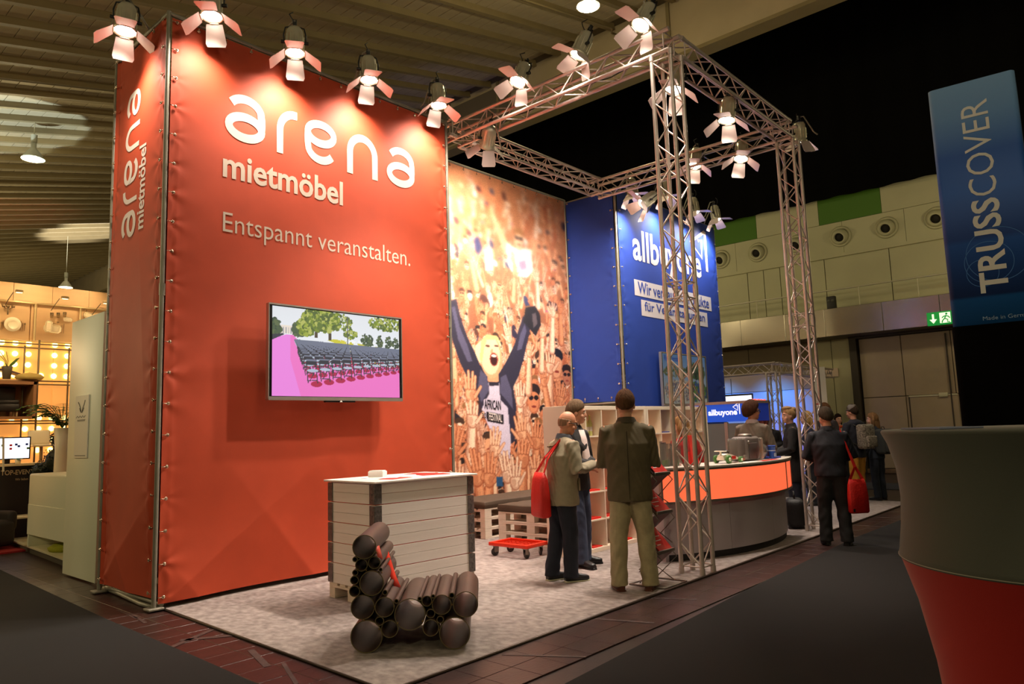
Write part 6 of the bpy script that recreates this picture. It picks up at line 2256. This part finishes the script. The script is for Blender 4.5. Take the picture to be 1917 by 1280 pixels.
def hair_cap(style, HM, col, parent, seed=1, k=1.0):
    rs = random.Random(seed)
    mb = MB()
    nu, nv = 44, 30
    rings = []
    for j in range(nv + 1):
        t = math.pi * (min(max(j / nv, .01), .99)) - math.pi / 2
        ring = []
        for i in range(nu):
            a = 2 * math.pi * i / nu
            d = Vector((math.cos(t) * math.cos(a), math.cos(t) * math.sin(a), math.sin(t)))
            line = (-.22 + .66 * d.y) if d.y > 0 else (-.22 + .58 * d.y)
            if style == 'fringe':
                on = (d.z < .12 and d.z > -.62 and d.y < .25 and d.z > line - .1)
                r = 1.0
            elif style == 'long' or style == 'bushy':
                on = d.z > line - (.28 if d.y < .35 else 0)
                r = 1.12 if style == 'long' else 1.36
            else:
                on = d.z > line
                r = 1.15 if style == 'short' else 1.10
            st_ = .012 * math.sin(a * 17 + d.z * 9 + seed) + .012 * math.sin(a * 29 - d.z * 13) + rs.uniform(-.008, .008)
            if style in ('bushy', 'updo'):
                st_ *= 2.4
            elif style == 'short':
                st_ *= 1.7
            e_ = min(1, max(0, (d.z - (line - (.28 if style in ('long', 'bushy') and d.y < .35 else 0))) / .55)) ** .6 if style != 'fringe' else 1
            f = ((.955 + (r - .955) * e_) + st_ * e_) * k if on else .86
            ring.append(HM @ Vector((d.x * .080 * f, d.y * .101 * f - .004, d.z * .112 * f + 1.697)))
        rings.append(ring)
    mb.loft(rings)
    if style == 'long':
        chain(mb, [HM @ Vector((0, -.045, 1.74)), HM @ Vector((0, -.065, 1.62)), HM @ Vector((0, -.072, 1.50)), HM @ Vector((0, -.06, 1.38))], [(.07, .045), (.088, .05), (.085, .045), (.05, .025)], 18)
        for s in (-1, 1):
            chain(mb, [HM @ Vector((s * .062, -.01, 1.75)), HM @ Vector((s * .078, -.005, 1.64)), HM @ Vector((s * .074, -.01, 1.50))], [(.018, .04), (.022, .05), (.014, .03)], 12)
    if style == 'updo':
        mb.ell(HM @ Vector((0, -.075, 1.77)), (.06, .055, .05), 14, 10)
        mb.ell(HM @ Vector((.0, .02, 1.80)), (.07, .08, .035), 14, 10)
    m = mat('hair_%d_%d_%d' % col, col, .85, var=.45, vscale=60, stretch=(1, 1, .15), bump=.5, bscale=90, spec=.2)
    return mb.build('hair', m, parent)


def person(label, pos, az, h, skin=(214, 160, 126), top=(60, 60, 60), legs=(30, 32, 42), shoe=(20, 18, 17), hair='short', hcol=(66, 46, 30),
           elbows=None, wrists=None, feet=None, toes=(12, -12), yaw=0, pitch=0, hem=.84, bulk=1.0, voxel=.010, glasses=False, collar=None, sole=None,
           topmat=None, legmat=None, sleeve=1.0, female=False, near=False, lean=0.0, lw=1.06, coat=False, fhand=.5, eyes=True):
    t = empty('person', pos, math.radians(az - 90), label, 'person')
    t.scale = (h / 1.80,) * 3
    w = .175 if female else .19
    bx_ = .92 if female else 1.0
    feet = feet or ((-.10, -.02), (.11, .02))
    elbows = elbows or ((-.265, -.04, 1.17), (.265, -.04, 1.17))
    wrists = wrists or ((-.245, .08, .92), (.245, .08, .92))
    Mskin = mat('skin_%d_%d_%d' % skin, skin, .5, var=.08, vscale=30)
    Mtop = topmat or mat('cloth_%d_%d_%d' % top, top, .8, var=.14, vscale=22, bump=.25, bscale=220)
    Mleg = legmat or mat('trouser_%d_%d_%d' % legs, legs, .85, var=.2, vscale=14, bump=.25, bscale=160)
    HM = Matrix.Translation((0, .02 + lean * .9, 0)) @ Matrix.Translation((0, 0, 1.56)) @ Matrix.Rotation(math.radians(yaw), 4, 'Z') @ Matrix.Rotation(math.radians(-pitch), 4, 'X') @ Matrix.Scale(1.05, 4) @ Matrix.Translation((0, 0, -1.56))
    H3 = HM.to_3x3()
    sh = ((-w, lean * .8, 1.468), (w, lean * .8, 1.468))
    # body
    b = MB()
    for c, r in (((0, -.004, 1.697), (.076, .096, .107)), ((0, .022, 1.640), (.061, .074, .080)), ((0, .055, 1.588), (.034, .034, .026)), ((0, .070, 1.605), (.026, .028, .016)),
                 ((0, .080, 1.705), (.052, .018, .014))):
        b.ell(HM @ Vector(c), r, 18, 12, H3)
    chain(b, [HM @ Vector(p) for p in ((0, .088, 1.690), (0, .104, 1.664), (0, .108, 1.648), (0, .09, 1.638))], [.008, .011, .014, .011], 10)
    for s in (-1, 1):
        b.ell(HM @ Vector((s * .078, -.008, 1.665)), (.010, .020, .030), 10, 8, H3)
        b.ell(HM @ Vector((s * .045, .062, 1.640)), (.022, .02, .022), 10, 8, H3)
    chain(b, [(0, -.02 + lean * .75, 1.42), (0, .0 + lean * .85, 1.50), HM @ Vector((0, -.008, 1.60))], [(.075, .06), (.058, .058), (.054, .056)], 14)
    chain(b, [(0, 0, .90), (0, lean * .3, 1.10), (0, lean * .6, 1.30), (0, lean * .8, 1.44)], [(.12, .08), (.11, .075), (.13, .085), (.10, .06)], 14)
    for k in (0, 1):
        s = (-1, 1)[k]
        e, q = Vector(elbows[k]), Vector(wrists[k])
        chain(b, [(s * .05, lean * .8, 1.43), sh[k], Vector(sh[k]).lerp(e, .5), e, e.lerp(q, .5), q], [.05, .045, .038, .034, .032, .024], 10)
        d = (q - e).normalized()
        hand_shape(b, q, d, Vector((-s * .6, .4, -.5)), 1.0, fhand, .0095 if near else .012)
        f = feet[k]
        chain(b, [(s * .07, 0, .92), (s * .09, .0, .80), (f[0] * .6 + s * .035, f[1] * .5 + .01, .50), (f[0], f[1] - .01, .12), (f[0], f[1] - .01, .05)], [.07, .06, .045, .035, .034], 10)
    skinned(b, 'body', Mskin, t, .0065 if near else .011, 3)
    # trousers
    g = MB()
    g.ell((0, -.005, .93), (.158 * bx_ * (1 + .3 * (bulk - 1)), .112 * bulk, .12), 18, 12)
    chain(g, [(0, 0, .86), (0, 0, 1.02)], [(.15, .10), (.15 * bulk, .105 * bulk)], 18)
    for k in (0, 1):
        s = (-1, 1)[k]
        f = feet[k]
        kn = Vector((f[0] * .62 + s * .035, f[1] * .5 + .015, .50))
        an = Vector((f[0], f[1] - .012, .10))
        chain(g, [(s * .072, -.005, .93), (s * .083, 0, .82), Vector((s * .083, 0, .80)).lerp(kn, .55), kn, kn.lerp(an, .35), kn.lerp(an, .7), kn.lerp(an, .88), an, an - Vector((0, 0, .055))],
              [tuple(q * lw for q in e_) for e_ in ((.080, .095), (.086 * bx_, .094), (.078, .088), (.068, .076), (.068, .076), (.062, .070), (.067, .072), (.062, .071), (.067, .078))], 16)
    skinned(g, 'trousers', Mleg, t, voxel, 4, .0026)
    # upper garment
    u = MB()
    k_ = bulk
    flare = 1.06 if coat else 1.0
    prof = [(hem, .168 * flare, .122 * flare), (hem + .06, .172 * flare, .124 * flare), (1.06, .163 * bx_, .116), (1.20, .178 * bx_, .126), (1.32, .194 * bx_, .128), (1.42, .196 * bx_, .114), (1.48, .165 * bx_, .092), (1.525, .100, .076), (1.552, .070, .066)]
    chain(u, [(0, -.004 + lean * max(0, (z - .9) / .6) * .9, z) for z, a_, c_ in prof], [(a_ * (k_ if z < 1.42 else 1), c_ * (k_ if z < 1.42 else 1)) for z, a_, c_ in prof], 26)
    for k in (0, 1):
        s = (-1, 1)[k]
        e, q = Vector(elbows[k]), Vector(wrists[k])
        S0 = Vector(sh[k])
        cuff = e.lerp(q, .93 * sleeve)
        r = sleeve
        chain(u, [S0 + Vector((-s * .06, 0, -.01)), S0 + Vector((s * .008, 0, -.02)), S0.lerp(e, .45), e + (e - q).normalized() * .006, e.lerp(q, .3), e.lerp(q, .65), cuff],
              [(.058, .055), (.066 * k_, .062), (.062 * k_, .064), (.057 * k_, .058), (.056 * k_, .055), (.048 * k_, .048), (.043 * k_, .043)], 14, Vector((0, 1, 0)))
    skinned(u, 'jacket', Mtop, t, voxel, 4, .0030)
    if collar:
        cm_ = mat('collar_%d_%d_%d' % collar, collar, .8, bump=.2, bscale=120)
        c = MB()
        c.loft([[Vector((r * math.cos(a), .02 + lean * .85 + r * .92 * math.sin(a) - .012, z + .012 * -math.sin(a))) for a in [2 * math.pi * q / 22 for q in range(22)]] for r, z in ((.106, 1.505), (.092, 1.54), (.080, 1.562), (.070, 1.558), (.068, 1.51))], cap=False)
        c.build('collar', cm_, t)
    # shoes
    Ms = mat('shoe_%d_%d_%d' % shoe, shoe, .4)
    for k in (0, 1):
        f = feet[k]
        R_ = Matrix.Rotation(math.radians(toes[k]), 3, 'Z')
        for nm, m_, secs, z0 in (('shoe', Ms, ((-.084, .026, .075), (-.07, .038, .105), (-.02, .040, .105), (.05, .044, .080), (.11, .047, .062), (.16, .042, .052), (.185, .026, .040)), .012),
                                 ('sole', mat('sole_%d_%d_%d' % sole, sole, .6) if sole else Ms, ((-.088, .028, .018), (-.075, .041, .02), (-.02, .041, .02), (.05, .047, .02), (.11, .050, .02), (.165, .044, .02), (.192, .026, .02)), 0.0)):
            sb = MB()
            rings = []
            for y, ww, hh in secs:
                rings.append([R_ @ Vector((x * ww, y, z0 + z * hh)) + Vector((f[0], f[1], 0)) for x, z in ((-.92, 0), (-1, .35), (-.8, .75), (-.4, .98), (.4, .98), (.8, .75), (1, .35), (.92, 0))])
            sb.loft(rings)
            fixnormals(sb.build(nm, m_, t))
    if hair:
        hair_cap(hair, HM, hcol, t, int(h * 100))
    if eyes:
        Mw, Md = mat('eye_white', (230, 224, 216), .3), mat('eye_dark', (40, 28, 22), .3)
        for s in (-1, 1):
            MB().ell(HM @ Vector((s * .031, .080, 1.682)), (.013, .012, .008), 10, 8, H3).build('eye', Mw, t)
            MB().ell(HM @ Vector((s * .031, .090, 1.682)), (.006, .005, .006), 8, 6, H3).build('iris', Md, t)
            chain(MB(), [HM @ Vector((s * .018, .094, 1.700)), HM @ Vector((s * .034, .092, 1.705)), HM @ Vector((s * .050, .080, 1.700))], [.004, .005, .003], 6).build('eyebrow', mat('brow', (70, 50, 36), .8), t)
        chain(MB(), [HM @ Vector((-.024, .084, 1.607)), HM @ Vector((0, .098, 1.609)), HM @ Vector((.024, .084, 1.607))], [.003, .006, .003], 8).build('mouth', mat('lips', (168, 96, 84), .5), t)
    if glasses:
        gm = MB()
        for s in (-1, 1):
            gm.tube([HM @ Vector((s * .034 + .024 * math.cos(a), .104 + .004 * math.cos(a) * -s, 1.682 + .018 * math.sin(a))) for a in [q * math.pi / 6 for q in range(12)]], .0032, 5, closed=True)
            gm.tube([HM @ Vector((s * .058, .100, 1.686)), HM @ Vector((s * .080, .06, 1.686)), HM @ Vector((s * .086, -.012, 1.676))], .0035, 5)
        gm.tube([HM @ Vector((-.010, .106, 1.686)), HM @ Vector((.010, .106, 1.686))], .003, 5)
        gm.build('glasses', mat('glasses_frame', (24, 20, 20), .3), t)
    return t


ZC = .0125
KH = 1.80
# --- three men talking in front of the shelf
p1 = person('bald man in grey green field jacket with glasses and dark jeans', (3.17, -2.44, ZC), -24, 1.74, (206, 140, 106), (150, 138, 112), (26, 30, 44), (24, 22, 22), 'fringe', (168, 128, 102),
            ((-.25, .10, 1.16), (.275, .05, 1.17)), ((-.05, .33, 1.16), (.12, .37, 1.235)), ((-.09, -.10), (.10, .03)), (8, -8), -8, 14, .80, 1.30, .010, True, (70, 72, 80), (206, 200, 170), near=True, lean=.05, coat=True, lw=1.15)
M_patch = mat('shoulder_patch', (96, 74, 44), .8)
for k in range(3):
    MB().box((-.10 + .075 * k, -.085 + .02, 1.452 - abs(k - 1) * .006), (.06, .075, .014), Matrix.Rotation(.55, 3, 'X')).build('shoulder_patch', M_patch, p1)
for x in (-.11, .11):
    MB().rbox((x, .128, 1.02), (.13, .02, .14), .008).build('pocket', MATS['cloth_150_138_112'], p1)
p2 = person('man in black blazer and white shirt facing the bald man', (3.935, -2.06, ZC), -80, 1.87, (206, 148, 118), (32, 28, 28), (70, 80, 104), (14, 12, 12), 'short', (116, 92, 68),
            ((-.27, .02, 1.15), (.27, .02, 1.15)), ((.02, .21, 1.13), (-.06, .23, 1.10)), ((-.10, .02), (.13, .10)), (25, -20), 30, 4, .82, 1.15, .010, near=True, lw=1.12)
ws = MB()
ws.loft([[Vector((x * s_, y, z)) for x, y in ((-1, .0), (-.5, .014), (.5, .014), (1, .0))] + [Vector((x * s_, y - .05, z)) for x, y in ((1, 0), (-1, 0))] for z, s_, yo in ((1.02, .06, 0), (1.1, .075, 0), (1.2, .085, 0), (1.38, .07, 0), (1.49, .05, 0))])
for i_, v in enumerate(ws.v):
    z = v.z
    v.y += .128 + (.012 if z < 1.35 else -.005 - (z - 1.35) * .22)
ws.build('shirt_front', mat('white_shirt', (226, 206, 200), .8, bump=.2, bscale=60), p2)
p3 = person('tall man seen from behind in olive tweed blazer and khaki trousers', (3.19, -3.27, ZC), 33, 1.905, (204, 146, 114), (94, 82, 56), (172, 158, 122), (84, 42, 26), 'short', (96, 64, 40),
            ((-.245, .05, 1.13), (.245, .05, 1.13)), ((.04, .23, 1.17), (-.06, .25, 1.20)), ((-.135, -.02), (.145, .0)), (14, -14), -4, 3, .80, 1.22, .010, collar=(66, 56, 36), near=True, lw=1.22)
MB().bb((-.0015, -.157, .82), (.0015, -.135, 1.05)).build('back_vent', mat('vent_dark', (34, 28, 18), .9), p3)
MB().tube([(0, -.150, 1.05), (0, -.157, 1.20), (0, -.158, 1.34), (0, -.118, 1.44)], .0022, 5).build('back_seam', MATS['vent_dark'], p3)

M_rbag = mat('red_bag_cloth', (206, 26, 14), .6, bump=.25, bscale=50)


def tote(pos, rz, label, w, hgt, d, strap_to):
    t = empty('shoulder_bag', pos, rz, label, 'bag')
    rings = []
    for z, fw, fd in ((0, .86, .7), (.02, .98, 1), (hgt * .5, 1, .9), (hgt * .85, .92, .6), (hgt, .80, .22)):
        rings.append([Vector((w / 2 * fw * x, d / 2 * fd * y, z)) for x, y in ((-1, -.7), (-.9, -1), (-.3, -1.08), (.3, -1.0), (.9, -1), (1, -.7), (1, .7), (.9, 1), (.3, 1.05), (-.3, 1), (-.9, 1), (-1, .7))])
    MB().loft(rings).build('bag_body', M_rbag, t)
    inv = t.matrix_basis.inverted()
    e = [inv @ Vector(q) for q in strap_to]
    mb = MB()
    pts = [Vector((-w * .36, 0, hgt * .97))] + e + [Vector((w * .36, 0, hgt * .97))]
    rr_ = []
    for i, q in enumerate(pts):
        a = pts[min(i + 1, len(pts) - 1)] - pts[max(i - 1, 0)]
        s_ = a.cross(Vector((0, 1, 0))).normalized() * .018
        n_ = a.cross(s_).normalized() * .002
        rr_.append([q + s_ + n_, q - s_ + n_, q - s_ - n_, q + s_ - n_])
    mb.loft(rr_, smooth=False)
    mb.build('strap', M_rbag, t)
    MB().bb((-w * .4, -d / 2 * 1.06, .02), (-w * .3, -d / 2 * .98, .06)).build('buckle', M_black2, t)
    return t


def pw_(p, x, y, z):
    """a point in a person's own frame"""
    s = p.scale[0]
    return p.matrix_basis @ Vector((x, y, z))


q = pw_(p1, -.06, -.235, .68)
tote(q, math.radians(62), 'red shoulder bag hanging behind the bald man', .30, .46, .12, [pw_(p1, .06, -.19, 1.30), pw_(p1, .10, -.05, 1.50), pw_(p1, .0, -.19, 1.32)])

# --- dark jacket man with red bag
p4 = person('man seen from behind in dark padded jacket with a red lanyard', (6.80, -3.98, .008), 22, 1.715, (196, 138, 108), (22, 24, 34), (20, 18, 17), (14, 12, 11), 'short', (70, 58, 44),
            ((-.30, .03, 1.16), (.30, .03, 1.16)), ((-.10, .28, 1.10), (.10, .28, 1.10)), ((-.12, .02), (.13, -.03)), (12, -12), 25, 6, .90, 1.22, .012, collar=(20, 20, 28), lw=1.28)
MB().tube([(.084 * math.cos(a), .02 + .084 * math.sin(a), 1.545 - .02 * math.sin(a)) for a in [k * math.pi / 10 for k in range(20)]], .006, 5, closed=True).build('lanyard', mat('lanyard_red', (190, 40, 20), .6), p4)
q = pw_(p4, .30, -.07, .42)
tote(q, math.radians(-42), 'red tote bag hanging at the side of the man in dark jacket', .25, .42, .09, [pw_(p4, .29, -.10, 1.02), pw_(p4, .15, -.05, 1.53), pw_(p4, .30, -.04, 1.02)])

# --- pair with backpacks
M_hood = mat('hood_navy', (22, 24, 36), .85, bump=.2, bscale=80)
p5 = person('man in navy hoodie and grey cap with mustard trousers', (11.73, -2.81, ZC), 66, 1.82, (196, 140, 112), (22, 24, 36), (168, 116, 22), (214, 206, 196), 'short', (60, 44, 30),
            ((-.27, .02, 1.17), (.27, .02, 1.17)), ((-.14, .22, 1.02), (.14, .22, 1.02)), ((-.10, -.02), (.11, .05)), (10, -10), 10, 0, .84, 1.08, .014, sole=(230, 224, 214))
MB().ell((0, -.07, 1.47), (.13, .08, .07), 16, 10).build('hood', M_hood, p5)
cap = MB()
cap.lathe([(.090, 1.715), (.092, 1.74), (.085, 1.79), (.06, 1.825), (.001, 1.838)], 24, (0, .012, 0))
cap.loft([[Vector((x * .075, .05 + y0, 1.722 + dz)) for x, y0, dz in ((-1, .03, 0), (-.6, .09, -.004), (0, .11, -.006), (.6, .09, -.004), (1, .03, 0))] + [Vector((x * .075, .05 + y0, 1.730 + dz)) for x, y0, dz in ((1, .03, 0), (.6, .09, -.004), (0, .11, -.006), (-.6, .09, -.004), (-1, .03, 0))]] + [[Vector((x * .075, .02, 1.722 if k < 5 else 1.730)) for k, x in enumerate((-1, -.6, 0, .6, 1, 1, .6, 0, -.6, -1))]])
cap.build('cap', mat('cap_grey', (112, 106, 98), .8), p5)


def backpack(p, label, col, w=.32, hgt=.46, d=.2, z=.98, patt=None):
    s = p.scale[0]
    t = empty('backpack', pw_(p, 0, -.24, z), p.rotation_euler.z, label, 'backpack')
    m_ = mat('pack_%d_%d_%d' % col, col, .75, var=.85 if patt else .1, vscale=38 if patt else 10, col2=patt, bump=.3, bscale=60)
    MB().rbox((0, 0, hgt / 2), (w, d, hgt), .06, None, 4).build('main_pouch', m_, t)
    MB().rbox((0, -d / 2 - .02, hgt * .3), (w * .78, .07, hgt * .46), .03, None, 3).build('front_pocket', m_, t)
    MB().tube([(-.04, .02, hgt), (-.03, .03, hgt + .04), (.03, .03, hgt + .04), (.04, .02, hgt)], .008, 6).build('top_handle', M_black2, t)
    for sx_ in (-.1, .1):
        MB().tube([(sx_, d / 2 - .01, hgt * .9), (sx_ * 1.2, d / 2 + .10, hgt * 1.04), (sx_ * 1.4, d / 2 + .24, hgt * .85), (sx_ * 1.5, d / 2 + .2, hgt * .4), (sx_ * 1.3, d / 2 - .02, hgt * .15)], .016, 6).build('strap', M_black2, t)
    return t


backpack(p5, 'camouflage patterned backpack on the man with grey cap', (58, 50, 40), patt=(150, 140, 122), z=1.0)
p6 = person('woman with long light brown hair in dark jacket and jeans', (12.40, -2.97, ZC), 66, 1.66, (214, 160, 130), (34, 40, 54), (20, 26, 40), (30, 26, 24), 'long', (142, 104, 66),
            None, None, None, (10, -10), 35, 0, .86, 1.06, .014, female=True)
backpack(p6, 'dark backpack with yellow green bottom on the long haired woman', (46, 48, 46), .34, .48, .22, .96)
# --- visitors farther away
p7 = person('dark haired woman with orange scarf and pale sleeves facing the booth', (15.35, -1.35, 0), 205, 1.70, (224, 170, 144), (206, 196, 184), (30, 28, 30), (20, 18, 18), 'long', (44, 26, 20), None, ((-.12, .24, 1.08), (.12, .24, 1.08)), None, (10, -10), 20, 0, .86, 1.0, .016, female=True)
MB().tube([(.085 * math.cos(a), .02 + .085 * math.sin(a), 1.50) for a in [k * math.pi / 8 for k in range(16)]], .035, 8, closed=True).build('scarf', mat('scarf_orange', (206, 84, 30), .8, bump=.3, bscale=60), p7)
person('brown haired man partly behind the rear truss column', (12.36, -2.09, 0), 150, 1.90, (196, 140, 110), (44, 34, 30), (30, 28, 30), (20, 18, 18), 'short', (112, 74, 44), None, None, None, (10, -10), 0, 0, .84, 1.0, .016)
p9 = person('woman with swept up blond hair in a black coat', (8.87, -2.71, ZC), 120, 1.77, (216, 166, 138), (18, 15, 15), (26, 30, 48), (16, 14, 14), 'updo', (190, 152, 104), ((-.25, .06, 1.14), (.25, .06, 1.14)), ((-.06, .28, 1.06), (.06, .28, 1.06)), None, (10, -10), 12, 0, .62, 1.12, .013, female=True, coat=True, collar=(24, 20, 20))
p10 = person('man with bushy brown hair and glasses in a grey sweater', (7.60, -2.62, ZC), -2, 1.85, (184, 124, 94), (104, 92, 78), (36, 36, 42), (24, 20, 18), 'bushy', (70, 40, 22), ((-.28, .04, 1.15), (.28, .04, 1.15)), ((-.16, .26, 1.10), (.16, .26, 1.10)), None, (10, -10), -42, 0, .88, 1.08, .012, True, (150, 130, 124))
person('woman with light brown hair behind the standing red brochure', (5.74, -2.50, ZC), 70, 1.66, (220, 168, 138), (150, 24, 20), (30, 28, 30), (20, 18, 18), 'long', (150, 112, 70), None, None, None, (10, -10), 20, 10, .88, 1.0, .013, female=True)
p12 = person('man in dark suit and light shirt at the distant blue stand', (12.93, -.64, 0), 215, 1.68, (206, 140, 112), (28, 24, 26), (26, 24, 26), (16, 14, 14), 'short', (110, 66, 40), None, ((-.05, .24, 1.12), (.05, .26, 1.16)), None, (10, -10), -10, 5, .84, 1.0, .016)
MB().add([(-.05, .125, 1.48), (.05, .125, 1.48), (0, .150, 1.22)], [(0, 1, 2)]).build('shirt_front', MATS['white_shirt'], p12)
person('red brown haired woman in profile before the blue stand', (11.46, -1.14, 0), -40, 1.69, (222, 160, 140), (120, 40, 36), (30, 28, 30), (20, 18, 18), 'long', (96, 40, 26), None, None, None, (10, -10), 15, 0, .86, 1.0, .016, female=True)
person('blond woman in navy top seen through the rear truss column', (11.05, -2.19, 0), 120, 1.74, (220, 170, 140), (26, 30, 56), (28, 28, 34), (20, 18, 18), 'long', (196, 156, 96), None, None, None, (10, -10), 0, 0, .86, 1.0, .016, female=True)
# black travel bag behind the counter
bg = empty('travel_bag', (8.02, -3.0, ZC), .4, 'black soft travel bag on the carpet right of the counter', 'bag')
M_bbag = mat('black_nylon', (16, 14, 13), .6, bump=.3, bscale=40)
MB().rbox((0, 0, .22), (.42, .26, .42), .08, None, 4).build('bag_body', M_bbag, bg)
MB().rbox((0, -.14, .16), (.32, .06, .24), .025, None, 3).build('front_pocket', M_bbag, bg)
MB().tube([(-.1, 0, .42), (-.08, 0, .52), (.08, 0, .52), (.1, 0, .42)], .012, 6).build('handle', M_bbag, bg)
